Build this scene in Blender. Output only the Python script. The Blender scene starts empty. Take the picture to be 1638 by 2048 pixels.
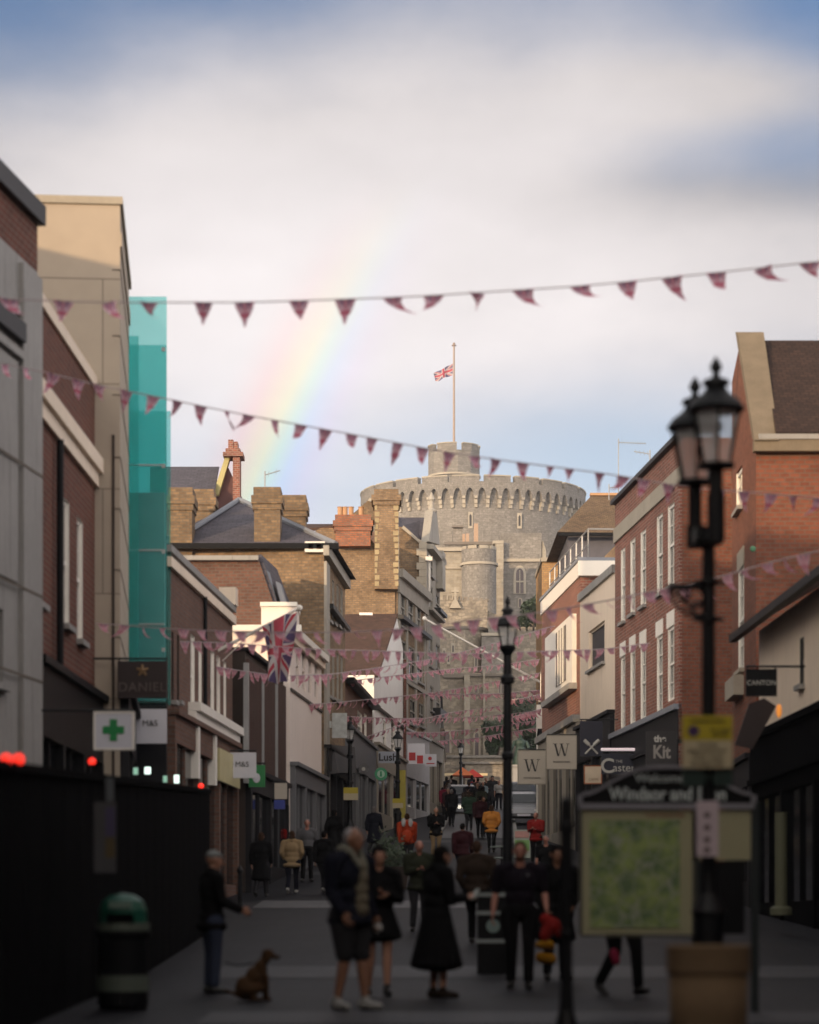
import bpy, bmesh, math, random
import numpy as np
from mathutils import Vector, Matrix
R = math.radians
rnd = random.Random(7)
sc = bpy.context.scene
COL = sc.collection

# ---------------------------------------------------------------- camera
FPX, HX, HY, CAMZ = 5000.0, 819.0, 1850.0, 1.6
cd = bpy.data.cameras.new('camera'); cam = bpy.data.objects.new('camera', cd); COL.objects.link(cam)
cam.location = (0, 0, CAMZ); cam.rotation_euler = (R(90), 0, 0)
cd.sensor_fit = 'VERTICAL'; cd.sensor_height = 36; cd.sensor_width = 28.8
cd.lens = FPX / 2048 * 36; cd.shift_y = (HY - 1024) / 2048
cd.clip_start = 0.5; cd.clip_end = 20000
cd.dof.use_dof = True; cd.dof.focus_distance = 170; cd.dof.aperture_fstop = 1.25
sc.camera = cam
sc.view_settings.view_transform = 'Standard'; sc.view_settings.look = 'None'
sc.view_settings.exposure = 0; sc.view_settings.gamma = 1

# ---------------------------------------------------------------- node maths
class X:
    """a socket with arithmetic: builds Math nodes"""
    def __init__(s, t, k): s.t, s.k = t, k
    def op(s, o, *a, clamp=False):
        n = s.t.nodes.new('ShaderNodeMath'); n.operation = o; n.use_clamp = clamp
        for i, v in enumerate((s,) + a):
            if isinstance(v, X): s.t.links.new(v.k, n.inputs[i])
            else: n.inputs[i].default_value = v
        return X(s.t, n.outputs[0])
    def __add__(s, o): return s.op('ADD', o)
    __radd__ = __add__
    def __sub__(s, o): return s.op('SUBTRACT', o)
    def __rsub__(s, o): return (s * -1) + o
    def __mul__(s, o): return s.op('MULTIPLY', o)
    __rmul__ = __mul__
    def __truediv__(s, o): return s.op('DIVIDE', o)
    def lt(s, o): return s.op('LESS_THAN', o)
    def gt(s, o): return s.op('GREATER_THAN', o)
    def abs(s): return s.op('ABSOLUTE')
    def sm(s, a, b):
        n = s.t.nodes.new('ShaderNodeMapRange'); n.interpolation_type = 'SMOOTHSTEP'
        s.t.links.new(s.k, n.inputs[0]); n.inputs[1].default_value = a; n.inputs[2].default_value = b
        return X(s.t, n.outputs[0])
def mixc(t, f, a, b, mode='MIX'):
    n = t.nodes.new('ShaderNodeMix'); n.data_type = 'RGBA'; n.blend_type = mode
    for i, v in ((0, f), (6, a), (7, b)):
        if isinstance(v, X): v = v.k
        if hasattr(v, 'is_output'): t.links.new(v, n.inputs[i])
        elif i == 0: n.inputs[0].default_value = v
        else: n.inputs[i].default_value = tuple(v) + ((1,) if len(v) == 3 else ())
    return n.outputs[2]

# ---------------------------------------------------------------- sun, sky, clouds and rainbow
SUN_EL = 7.0
def dirv(az, el): return Vector((math.sin(R(az)) * math.cos(R(el)), math.cos(R(az)) * math.cos(R(el)), math.sin(R(el))))
bow = Vector(((520 - HX) / FPX, 1, (HY - 950) / FPX)).normalized()
AZ = min((abs(dirv(a / 20, -SUN_EL).angle(bow) - R(41.4)), a / 20) for a in range(400, 900))[1]
ANTI = dirv(AZ, -SUN_EL)
sl = bpy.data.lights.new('sun', 'SUN'); sl.energy = 3.3; sl.angle = R(0.6); sl.color = (1.0, 0.68, 0.38)
so = bpy.data.objects.new('sun', sl); COL.objects.link(so); so.rotation_euler = ANTI.to_track_quat('-Z', 'Y').to_euler()
w = bpy.data.worlds.new('World'); sc.world = w; w.use_nodes = True
t = w.node_tree; t.nodes.clear()
out = t.nodes.new('ShaderNodeOutputWorld'); bg = t.nodes.new('ShaderNodeBackground'); bg.inputs[1].default_value = 0.1
t.links.new(bg.outputs[0], out.inputs[0])
sky = t.nodes.new('ShaderNodeTexSky'); sky.sky_type = 'NISHITA'; sky.sun_disc = False
sky.sun_elevation = R(SUN_EL); sky.sun_rotation = R(180 + AZ)
sky.air_density = 1.0; sky.dust_density = 0.6; sky.ozone_density = 2.5
tc = t.nodes.new('ShaderNodeTexCoord'); sp = t.nodes.new('ShaderNodeSeparateXYZ'); t.links.new(tc.outputs['Generated'], sp.inputs[0])
dx, dy, dz = (X(t, sp.outputs[i]) for i in range(3))
azn = dx.op('ARCTAN2', dy) * 57.2958
eln = dz.op('ARCSINE') * 57.2958
def noise3(scale, stretch, off, detail=5, rough=.5):
    m = t.nodes.new('ShaderNodeCombineXYZ')
    for i, v in enumerate((azn * (.02 * scale) + off, eln * (.02 * scale * stretch) + off * 1.7)): t.links.new(v.k, m.inputs[i])
    n = t.nodes.new('ShaderNodeTexNoise'); n.inputs['Scale'].default_value = 1; n.inputs['Detail'].default_value = detail; n.inputs['Roughness'].default_value = rough
    t.links.new(m.outputs[0], n.inputs['Vector']); return X(t, n.outputs[0])
def blob(a, e, ra, re):
    d = ((azn - a) / ra) * ((azn - a) / ra) + ((eln - e) / re) * ((eln - e) / re)
    return (d * -1).op('EXPONENT')
n1 = noise3(4.0, 1.6, 3.1); n2 = noise3(11, 2.2, 8.3, 6, .55)
cover = (n1 - .5) * .9 + (n2 - .5) * .35 + .72 \
    + blob(-1, 15, 6, 5) * .4 - blob(-10, 20.5, 5, 2.6) * .5 - blob(10.5, 20, 3.4, 1.9) * .6 - blob(8.5, 17.0, 5, 1.0) * .5 \
    + blob(6.5, 18.3, 3.4, .75) * .45 - blob(4.5, 10.2, 8, 2.0) * .75 - (eln - 17.2).op('MAXIMUM', 0).op('MINIMUM', 3.6) * .15 + eln.sm(21.5, 28) * 1.4 - blob(-2, 21.5, 5, 1.6) * .3
cover = cover.sm(-.25, .95) * .94 + .06
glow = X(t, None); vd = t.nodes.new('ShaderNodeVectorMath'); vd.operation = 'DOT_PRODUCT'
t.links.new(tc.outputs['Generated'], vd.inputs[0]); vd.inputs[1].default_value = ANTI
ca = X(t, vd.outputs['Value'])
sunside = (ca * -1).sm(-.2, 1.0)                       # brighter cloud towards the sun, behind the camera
cshade = (n2 - .5) * .24 + (n1 - .5) * .16 + 1.0 + blob(-2, 14, 7, 4) * .09 - (eln - 14).op('MAXIMUM', 0).op('MINIMUM', 7) * .04 - (azn - 4).op('MAXIMUM', 0).op('MINIMUM', 7) * .03 \
    - (azn * -1 - 6).op('MAXIMUM', 0).op('MINIMUM', 6) * .035 - blob(8, 16.3, 4.5, .7) * .26
cshade = cshade.op('MAXIMUM', .45)
ccol = mixc(t, (eln).sm(7, 14), (7.4, 7.8, 8.8), (8.9, 8.35, 8.35))
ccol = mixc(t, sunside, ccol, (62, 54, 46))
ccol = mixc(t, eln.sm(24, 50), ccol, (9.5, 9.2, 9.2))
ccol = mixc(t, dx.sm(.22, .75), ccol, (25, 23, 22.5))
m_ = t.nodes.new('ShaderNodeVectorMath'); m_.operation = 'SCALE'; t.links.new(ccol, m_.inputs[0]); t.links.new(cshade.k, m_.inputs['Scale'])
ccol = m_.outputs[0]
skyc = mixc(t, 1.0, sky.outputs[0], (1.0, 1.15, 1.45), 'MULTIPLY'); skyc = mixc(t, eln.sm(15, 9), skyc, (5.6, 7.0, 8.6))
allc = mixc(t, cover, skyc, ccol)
ang = (ca.op('ARCCOSINE')) * 57.2958
cr = t.nodes.new('ShaderNodeValToRGB'); el_ = cr.color_ramp.elements
pos = [(0, (.5, .5, .5)), (.16, (.49, .47, .55)), (.32, (.41, .49, .60)), (.46, (.43, .57, .49)), (.59, (.57, .57, .38)), (.71, (.60, .50, .37)), (.84, (.58, .43, .41)), (1, (.5, .5, .5))]
el_[0].position, el_[0].color = 0, (.5, .5, .5, 1); el_[1].position, el_[1].color = 1, (.5, .5, .5, 1)
for p_, c_ in pos[1:-1]:
    e = el_.new(p_); e.color = c_ + (1,)
t.links.new(ang.sm(39.6, 43.0).k, cr.inputs[0])
bowf = eln.sm(17.2, 8.5) * (azn * -1).sm(-3, 0.5) * (n2 * .5 + .65)
m2 = t.nodes.new('ShaderNodeVectorMath'); m2.operation = 'SCALE'; t.links.new(cr.outputs[0], m2.inputs[0]); m2.inputs['Scale'].default_value = 2.0
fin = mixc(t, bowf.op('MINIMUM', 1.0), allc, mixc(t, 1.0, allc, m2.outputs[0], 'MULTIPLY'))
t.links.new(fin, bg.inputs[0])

# ---------------------------------------------------------------- helpers
GD = [-400, 0, 24, 30, 42, 66, 76, 88, 142, 175, 215, 300, 345, 700, 6000]
GZ = [0, 0, .78, .84, 1.3, 2.4, 3.25, 4.15, 8.3, 10.3, 14.5, 26, 34, 20, 10]
_gy = np.arange(-400, 6000, 1.0); _gz = np.interp(_gy, GD, GZ); _gz = np.convolve(np.pad(_gz, 3, 'edge'), np.ones(7) / 7, 'valid')
def gz(d): return float(np.interp(d, _gy, _gz))
def PX(px, d): return (px - HX) / FPX * d
def PZ(py, d): return CAMZ + (HY - py) / FPX * d
def P(px, py, d): return Vector((PX(px, d), d, PZ(py, d)))

def tag(o, label=None, cat=None, group=None, kind=None):
    for k, v in (('label', label), ('category', cat), ('group', group), ('kind', kind)):
        if v: o[k] = v
    return o
def thing(name, label, cat, loc=(0, 0, 0), group=None, rz=0):
    o = bpy.data.objects.new(name, None); COL.objects.link(o); o.location = loc; o.rotation_euler = (0, 0, rz)
    o.empty_display_size = .2
    return tag(o, label, cat, group)
def kids(o): return [c for c in bpy.data.objects if c.parent == o]
def copy_tree(o, parent=None, kid=None):
    c = o.copy(); COL.objects.link(c); c.parent = parent
    for ch in kids(o): copy_tree(ch, c)
    return c
def place_children(root):
    """parts were built in world space: keep them there under the root"""
    pass

class MB:
    def __init__(s): s.v, s.f, s.mi, s.uv = [], [], [], {}
    def face(s, pts, mi=0, uv=None):
        i = len(s.v); s.v += [tuple(p) for p in pts]; s.f.append(tuple(range(i, i + len(pts)))); s.mi.append(mi)
        if uv: s.uv[len(s.f) - 1] = uv
        return s
    def hexa(s, b, tp, mi=0):
        b, tp = list(b), list(tp); n = len(b)
        s.face(b[::-1], mi); s.face(tp, mi)
        for i in range(n): j = (i + 1) % n; s.face([b[i], b[j], tp[j], tp[i]], mi)
        return s
    def box(s, x0, x1, y0, y1, z0, z1, mi=0):
        return s.hexa([(x0, y0, z0), (x1, y0, z0), (x1, y1, z0), (x0, y1, z0)], [(x0, y0, z1), (x1, y0, z1), (x1, y1, z1), (x0, y1, z1)], mi)
    def tube(s, p, q, r0, r1=None, n=8, mi=0, cap=True):
        p, q = Vector(p), Vector(q); r1 = r0 if r1 is None else r1; d = (q - p).normalized()
        a = d.orthogonal().normalized(); b = d.cross(a)
        c0 = [p + (a * math.cos(k * 2 * math.pi / n) + b * math.sin(k * 2 * math.pi / n)) * r0 for k in range(n)]
        c1 = [q + (a * math.cos(k * 2 * math.pi / n) + b * math.sin(k * 2 * math.pi / n)) * r1 for k in range(n)]
        for k in range(n): j = (k + 1) % n; s.face([c0[k], c0[j], c1[j], c1[k]], mi)
        if cap: s.face(c0[::-1], mi); s.face(c1, mi)
        return s
    def path(s, pts, r, n=6, mi=0):
        for a, b in zip(pts[:-1], pts[1:]): s.tube(a, b, r, r, n, mi)
        return s
    def lathe(s, prof, cx=0, cy=0, z=0, n=16, mi=0, a0=0):
        rings = [[(cx + r * math.cos(a0 + k * 2 * math.pi / n), cy + r * math.sin(a0 + k * 2 * math.pi / n), z + h) for k in range(n)] for r, h in prof]
        for u, v in zip(rings[:-1], rings[1:]):
            for k in range(n): j = (k + 1) % n; s.face([u[k], u[j], v[j], v[k]], mi)
        s.face(rings[0][::-1], mi); s.face(rings[-1], mi)
        return s
    def ball(s, c, rx, ry=None, rz=None, n=10, m=7, mi=0):
        ry = ry or rx; rz = rz or rx
        pr = [(math.sin(math.pi * (i + .02) / (m + .04)), -math.cos(math.pi * (i + .02) / (m + .04))) for i in range(m + 1)]
        rings = [[(c[0] + rx * a * math.cos(k * 2 * math.pi / n), c[1] + ry * a * math.sin(k * 2 * math.pi / n), c[2] + rz * b) for k in range(n)] for a, b in pr]
        for u, v in zip(rings[:-1], rings[1:]):
            for k in range(n): j = (k + 1) % n; s.face([u[k], u[j], v[j], v[k]], mi)
        return s
    def build(s, name, mats, parent=None, smooth=False, weld=True):
        me = bpy.data.meshes.new(name); me.from_pydata(s.v, [], s.f)
        if not isinstance(mats, (list, tuple)): mats = [mats]
        for m in mats: me.materials.append(m)
        if len(mats) > 1: me.polygons.foreach_set('material_index', s.mi)
        uvl = me.uv_layers.new(name='UVMap'); co = np.zeros(len(me.loops) * 2, np.float32)
        V = s.v
        for p in me.polygons:
            n = p.normal
            cu = s.uv.get(p.index)
            if cu:
                for li, c in zip(p.loop_indices, cu): co[2 * li], co[2 * li + 1] = c
                continue
            if abs(n.z) > .92: f = lambda q: (q[0], q[1])
            else:
                h = math.hypot(n.x, n.y) or 1; tx, ty = -n.y / h, n.x / h
                k = 1 / max(.3, math.sqrt(max(1e-6, 1 - n.z * n.z)))
                f = lambda q: (q[0] * tx + q[1] * ty, q[2] * k)
            for li in p.loop_indices:
                u = f(V[me.loops[li].vertex_index]); co[2 * li], co[2 * li + 1] = u
        uvl.data.foreach_set('uv', co)
        if weld and smooth:
            bm = bmesh.new(); bm.from_mesh(me); bmesh.ops.remove_doubles(bm, verts=bm.verts, dist=1e-5); bm.to_mesh(me); bm.free()
        if smooth: me.polygons.foreach_set('use_smooth', [True] * len(me.polygons))
        me.update()
        o = bpy.data.objects.new(name, me); COL.objects.link(o)
        if parent:
            o.parent = parent
            if parent.type == 'EMPTY' and not parent.get('local'):
                o.matrix_parent_inverse = (Matrix.Translation(parent.location) @ parent.rotation_euler.to_matrix().to_4x4()).inverted()
        return o
def sub(part, parent):
    """sub-part built in world space under a part mesh whose matrix is already the world frame"""
    return part

# ---------------------------------------------------------------- materials
MATS = {}
def newmat(name):
    m = bpy.data.materials.new(name); m.use_nodes = True
    return m, m.node_tree, m.node_tree.nodes['Principled BSDF']
def uvmap(t, sx=1, sy=1):
    tc = t.nodes.new('ShaderNodeTexCoord'); mp = t.nodes.new('ShaderNodeMapping'); mp.inputs['Scale'].default_value = (sx, sy, 1)
    t.links.new(tc.outputs['UV'], mp.inputs[0]); return mp.outputs[0]
def objco(t):
    return t.nodes.new('ShaderNodeTexCoord').outputs['Object']
def nz(t, vec, scale, detail=4, rough=.55):
    n = t.nodes.new('ShaderNodeTexNoise'); n.inputs['Scale'].default_value = scale; n.inputs['Detail'].default_value = detail; n.inputs['Roughness'].default_value = rough
    t.links.new(vec, n.inputs['Vector']); return X(t, n.outputs[0])
def bump(t, b, h, strength, dist=.02):
    n = t.nodes.new('ShaderNodeBump'); n.inputs['Strength'].default_value = strength; n.inputs['Distance'].default_value = dist
    t.links.new(h.k if isinstance(h, X) else h, n.inputs['Height']); t.links.new(n.outputs[0], b.inputs['Normal'])
def plain(name, c, rough=.6, var=.18, metal=0, scale=2.5, spec=.4, streak=0):
    if name in MATS: return MATS[name]
    m, t, b = newmat(name)
    v = objco(t); n = nz(t, v, scale, 6); n2_ = nz(t, v, scale * 9, 3)
    f = (n - .5) * (2 * var) + (n2_ - .5) * var + 1
    if streak:
        mp = t.nodes.new('ShaderNodeMapping'); mp.inputs['Scale'].default_value = (5, 5, .35); t.links.new(v, mp.inputs[0])
        f = f * (1 - nz(t, mp.outputs[0], 1.6, 4).sm(.52, .8) * streak)
    s = t.nodes.new('ShaderNodeVectorMath'); s.operation = 'SCALE'; s.inputs[0].default_value = c; t.links.new(f.k, s.inputs['Scale'])
    t.links.new(s.outputs[0], b.inputs['Base Color'])
    b.inputs['Roughness'].default_value = rough; b.inputs['Metallic'].default_value = metal; b.inputs['Specular IOR Level'].default_value = spec
    MATS[name] = m; return m
def masonry(name, c1, c2, mortar, bw=.225, bh=.1, ms=.017, var=.5, rough=.85, bias=0, stain=.35, offset=.5, bmp=.35, wob=0):
    if name in MATS: return MATS[name]
    m, t, b = newmat(name); v = uvmap(t)
    if wob:
        wn = t.nodes.new('ShaderNodeTexNoise'); wn.inputs['Scale'].default_value = 1.6 / bw * .6; wn.inputs['Detail'].default_value = 2; t.links.new(v, wn.inputs['Vector'])
        w1 = t.nodes.new('ShaderNodeVectorMath'); w1.operation = 'SUBTRACT'; t.links.new(wn.outputs['Color'], w1.inputs[0]); w1.inputs[1].default_value = (.5, .5, .5)
        w2 = t.nodes.new('ShaderNodeVectorMath'); w2.operation = 'SCALE'; t.links.new(w1.outputs[0], w2.inputs[0]); w2.inputs['Scale'].default_value = wob
        w3 = t.nodes.new('ShaderNodeVectorMath'); w3.operation = 'ADD'; t.links.new(v, w3.inputs[0]); t.links.new(w2.outputs[0], w3.inputs[1]); v = w3.outputs[0]
    # wobble so that courses are not ruler-straight
    br = t.nodes.new('ShaderNodeTexBrick'); br.offset = offset
    br.inputs['Color1'].default_value = c1 + (1,); br.inputs['Color2'].default_value = c2 + (1,); br.inputs['Mortar'].default_value = mortar + (1,)
    br.inputs['Scale'].default_value = 1; br.inputs['Mortar Size'].default_value = ms; br.inputs['Bias'].default_value = bias
    br.inputs['Brick Width'].default_value = bw; br.inputs['Row Height'].default_value = bh; br.inputs['Mortar Smooth'].default_value = .3
    t.links.new(v, br.inputs['Vector'])
    a = nz(t, v, .45, 5); c = nz(t, v, 2.6, 4); d = nz(t, v, 1.0 / bw * 1.7, 2)
    f = (a - .5) * (2 * stain) + (c - .5) * stain + (d - .5) * var + 1
    s = t.nodes.new('ShaderNodeVectorMath'); s.operation = 'SCALE'; t.links.new(br.outputs[0], s.inputs[0]); t.links.new(f.k, s.inputs['Scale'])
    t.links.new(s.outputs[0], b.inputs['Base Color']); b.inputs['Roughness'].default_value = rough; b.inputs['Specular IOR Level'].default_value = .25
    bump(t, b, (d * .5 + 0) - X(t, br.outputs['Fac']) * .6, bmp, .012)
    MATS[name] = m; return m
def glassy(name, c=(.02, .025, .03), rough=.06):
    if name in MATS: return MATS[name]
    m, t, b = newmat(name); v = objco(t)
    n = nz(t, v, .9, 3)
    s = t.nodes.new('ShaderNodeVectorMath'); s.operation = 'SCALE'; s.inputs[0].default_value = c; t.links.new((n * 1.4 + .3).k, s.inputs['Scale'])
    t.links.new(s.outputs[0], b.inputs['Base Color']); b.inputs['Roughness'].default_value = rough; b.inputs['Specular IOR Level'].default_value = .5
    bump(t, b, nz(t, v, 1.3, 2), .06, .05)
    MATS[name] = m; return m
def emis(name, c, s):
    if name in MATS: return MATS[name]
    m, t, b = newmat(name); b.inputs['Base Color'].default_value = c + (1,)
    b.inputs['Emission Color'].default_value = c + (1,); b.inputs['Emission Strength'].default_value = s
    MATS[name] = m; return m
def union_jack(name, translucent=.4, haze_mix=.0, WHT=(.6, .57, .57), FC=(.68, .30, .40)):
    m, t, b = newmat(name); tc = t.nodes.new('ShaderNodeTexCoord'); s = t.nodes.new('ShaderNodeSeparateXYZ'); t.links.new(tc.outputs['UV'], s.inputs[0])
    x = (X(t, s.outputs[0]) - .5) * 60; y = (X(t, s.outputs[1]) - .5) * 30
    ax, ay = x.abs(), y.abs()
    dd = (ax * .5 - ay) * .894; sg = dd * (x * y).op('SIGN')
    wd = dd.abs().lt(3.0); rd = sg.gt(0.0) * sg.lt(2.0)
    wc = ax.lt(5.2).op('MAXIMUM', ay.lt(5.2)); rc = ax.lt(3.2).op('MAXIMUM', ay.lt(3.2))
    f = lambda c: tuple(q * (1 - haze_mix) + k_ * haze_mix for q, k_ in zip(c, FC))  # pink mixed into the flag colours, standing in for backlight and haze
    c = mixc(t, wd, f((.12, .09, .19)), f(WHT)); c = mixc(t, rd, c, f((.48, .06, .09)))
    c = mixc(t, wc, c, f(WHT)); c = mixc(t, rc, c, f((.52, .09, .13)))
    t.links.new(c, b.inputs['Base Color']); b.inputs['Roughness'].default_value = .75; b.inputs['Specular IOR Level'].default_value = .2
    tr = t.nodes.new('ShaderNodeBsdfTranslucent'); t.links.new(c, tr.inputs[0]); mx = t.nodes.new('ShaderNodeMixShader'); mx.inputs[0].default_value = translucent
    o = t.nodes['Material Output']; t.links.new(b.outputs[0], mx.inputs[1]); t.links.new(tr.outputs[0], mx.inputs[2]); t.links.new(mx.outputs[0], o.inputs[0])
    return m
def lantern_glass(name, c=(.9, .93, .95), a=.36):
    m, t, b = newmat(name); b.inputs['Base Color'].default_value = c + (1,); b.inputs['Roughness'].default_value = .12
    b.inputs['Alpha'].default_value = a; b.inputs['Specular IOR Level'].default_value = .8
    return m

brick_red = masonry('red_brick', (.29, .10, .07), (.15, .054, .042), (.28, .205, .165))
brick_dark = masonry('dark_red_brick', (.15, .046, .029), (.10, .033, .023), (.15, .10, .08))
brick_brown = masonry('brown_brick', (.17, .085, .06), (.115, .06, .045), (.13, .10, .085))
brick_orange = masonry('orange_brick', (.23, .078, .046), (.16, .053, .033), (.15, .095, .07))
brick_yellow = masonry('yellow_stock_brick', (.30, .20, .115), (.19, .125, .075), (.18, .145, .105), stain=.6, var=.8)
brick_soot = masonry('sooty_stock_brick', (.24, .16, .09), (.14, .095, .06), (.14, .115, .085), stain=.5, var=.7)
stone_castle = masonry('castle_rubble_stone', (.255, .24, .22), (.185, .175, .16), (.175, .165, .15), bw=.55, bh=.30, ms=.03, var=.8, stain=.3, bmp=.8, wob=.5)
stone_dark = masonry('weathered_rubble_stone', (.33, .29, .23), (.19, .17, .145), (.22, .195, .16), bw=.55, bh=.27, ms=.04, var=1.2, stain=.45, bmp=.9, wob=.4)
stone_dress = plain('dressed_limestone', (.38, .345, .285), .8, .22, scale=1.2, spec=.2)
stone_grey = plain('grey_stone_cladding', (.30, .295, .285), .7, .2, scale=.8, spec=.25, streak=.45)
stone_beige = masonry('beige_stone_cladding', (.43, .37, .30), (.40, .345, .28), (.22, .19, .155), bw=3.4, bh=1.9, ms=.014, var=.06, stain=.16, bmp=.2)
stucco_grey = plain('grey_stucco', (.36, .34, .30), .8, .2, scale=1.5, streak=.35)
white_paint = plain('white_painted_wood', (.82, .79, .73), .5, .08)
cream = plain('cream_render', (.80, .68, .55), .8, .08, scale=.7, streak=.25)
pale_cream = plain('pale_render', (.84, .75, .69), .8, .06, scale=.7, streak=.12)  # paler render, the corner building's own colour
white_render = plain('white_render', (.84, .83, .80), .8, .08, scale=.8, streak=.2)
slate = masonry('slate_roof', (.105, .10, .125), (.075, .072, .09), (.045, .043, .05), bw=.32, bh=.22, ms=.012, var=.5, stain=.25, rough=.7)
tile_brown = masonry('brown_clay_tiles', (.11, .062, .046), (.07, .042, .033), (.05, .033, .028), bw=.2, bh=.13, ms=.012, var=.8, stain=.4)
tile_dark = masonry('dark_clay_tiles', (.055, .033, .027), (.036, .023, .02), (.02, .014, .012), bw=.2, bh=.13, ms=.012, var=.8, stain=.4)
tile_lichen = masonry('lichened_clay_tiles', (.20, .14, .085), (.13, .09, .06), (.07, .05, .035), bw=.2, bh=.13, ms=.012, var=.9, stain=.5)
lead = plain('lead_sheet', (.22, .24, .28), .55, .15, scale=1)
black_paint = plain('black_gloss_paint', (.004, .0045, .006), .5, .2, spec=.15)
hoarding_m = plain('black_hoarding_paint', (.0016, .0016, .002), .9, .3, spec=.02)
dark_wood = plain('dark_timber', (.035, .022, .017), .6, .3)
dark_shop = plain('dark_shopfront_paint', (.012, .012, .015), .6, .3, spec=.2)
grey_shop = plain('grey_shopfront_paint', (.14, .145, .16), .55, .15)
cream_shop = plain('stone_shopfront_paint', (.33, .30, .25), .6, .12)
gold_wood = plain('brown_planter_wood', (.19, .13, .075), .8, .25, scale=3, spec=.15)
win_glass = glassy('window_glass')
shop_glass = glassy('shop_window_glass', (.008, .009, .011), .08)
iron = plain('cast_iron_paint', (.004, .005, .007), .45, .2, spec=.3)
steel = plain('galvanised_steel', (.35, .36, .37), .45, .15, metal=.4)
rope_m = plain('bunting_cord', (.50, .42, .44), .8, .1)
jack = union_jack('union_flag_bunting', .85, .40, (.95, .84, .88), (.80, .36, .48))
jack_far = union_jack('union_flag_bunting_hazed', .62, .58, (.85, .66, .70), (.85, .48, .56))  # far strings: haze and blur put into a paler colour
jack_big = union_jack('union_flag_cloth', .3, 0)
lamp_glass = lantern_glass('lantern_glass')
green_glass = None
def teal():
    m, t, b = newmat('teal_tinted_glass')
    b.inputs['Base Color'].default_value = (.10, .48, .46, 1); b.inputs['Roughness'].default_value = .07; b.inputs['Specular IOR Level'].default_value = .5
    tr = t.nodes.new('ShaderNodeBsdfTransparent'); tr.inputs[0].default_value = (.66, .93, .92, 1)
    mx = t.nodes.new('ShaderNodeMixShader'); mx.inputs[0].default_value = .80
    o = t.nodes['Material Output']; t.links.new(b.outputs[0], mx.inputs[1]); t.links.new(tr.outputs[0], mx.inputs[2]); t.links.new(mx.outputs[0], o.inputs[0])
    return m
green_glass = teal()

# ---------------------------------------------------------------- ground
def ground():
    xs = [-3000, -400, -60, -12, -6, 0, 6, 12, 60, 400, 3000]
    ys = [-300, -40] + list(range(-10, 360, 3)) + [420, 520, 700, 1200, 3000, 5900]
    mb = MB()
    for x0, x1 in zip(xs[:-1], xs[1:]):
        for y0, y1 in zip(ys[:-1], ys[1:]):
            mb.face([(x0, y0, gz(y0)), (x1, y0, gz(y0)), (x1, y1, gz(y1)), (x0, y1, gz(y1))])
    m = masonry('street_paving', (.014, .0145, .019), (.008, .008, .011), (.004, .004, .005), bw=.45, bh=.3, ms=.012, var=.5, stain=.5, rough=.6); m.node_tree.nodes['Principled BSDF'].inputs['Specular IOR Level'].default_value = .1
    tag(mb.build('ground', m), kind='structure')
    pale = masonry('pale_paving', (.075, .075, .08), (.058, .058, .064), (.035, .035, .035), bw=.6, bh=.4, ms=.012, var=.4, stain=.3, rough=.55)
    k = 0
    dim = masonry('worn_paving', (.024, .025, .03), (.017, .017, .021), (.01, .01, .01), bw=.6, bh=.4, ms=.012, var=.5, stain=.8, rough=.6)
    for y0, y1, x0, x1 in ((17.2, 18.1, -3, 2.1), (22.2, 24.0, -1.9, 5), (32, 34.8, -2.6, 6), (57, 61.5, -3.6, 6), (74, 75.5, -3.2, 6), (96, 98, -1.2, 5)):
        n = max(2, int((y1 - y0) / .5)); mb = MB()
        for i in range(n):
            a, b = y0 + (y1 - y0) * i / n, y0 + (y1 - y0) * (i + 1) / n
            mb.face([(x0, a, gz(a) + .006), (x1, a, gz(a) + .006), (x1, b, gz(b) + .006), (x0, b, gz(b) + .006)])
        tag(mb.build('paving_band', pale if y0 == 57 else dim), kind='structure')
    # carriageway far up the street, with a kerb each side
    mb = MB(); kb = MB(); asp = plain('asphalt', (.06, .06, .065), .55, .2)
    for i in range(40):
        a, b = 100 + i * 2, 102 + i * 2
        xa, xb = 1.2 + (a - 100) * .035, 1.2 + (b - 100) * .035
        mb.face([(xa, a, gz(a) + .01), (xa + 3, a, gz(a) + .01), (xb + 3, b, gz(b) + .01), (xb, b, gz(b) + .01)])
        for o in (-.15, 3.0):
            kb.hexa([(xa + o, a, gz(a) - .1), (xa + o + .15, a, gz(a) - .1), (xb + o + .15, b, gz(b) - .1), (xb + o, b, gz(b) - .1)],
                    [(xa + o, a, gz(a) + .11), (xa + o + .15, a, gz(a) + .11), (xb + o + .15, b, gz(b) + .11), (xb + o, b, gz(b) + .11)])
    tag(mb.build('road', asp), kind='structure'); tag(kb.build('kerb', stone_grey), kind='structure')
ground()
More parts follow.
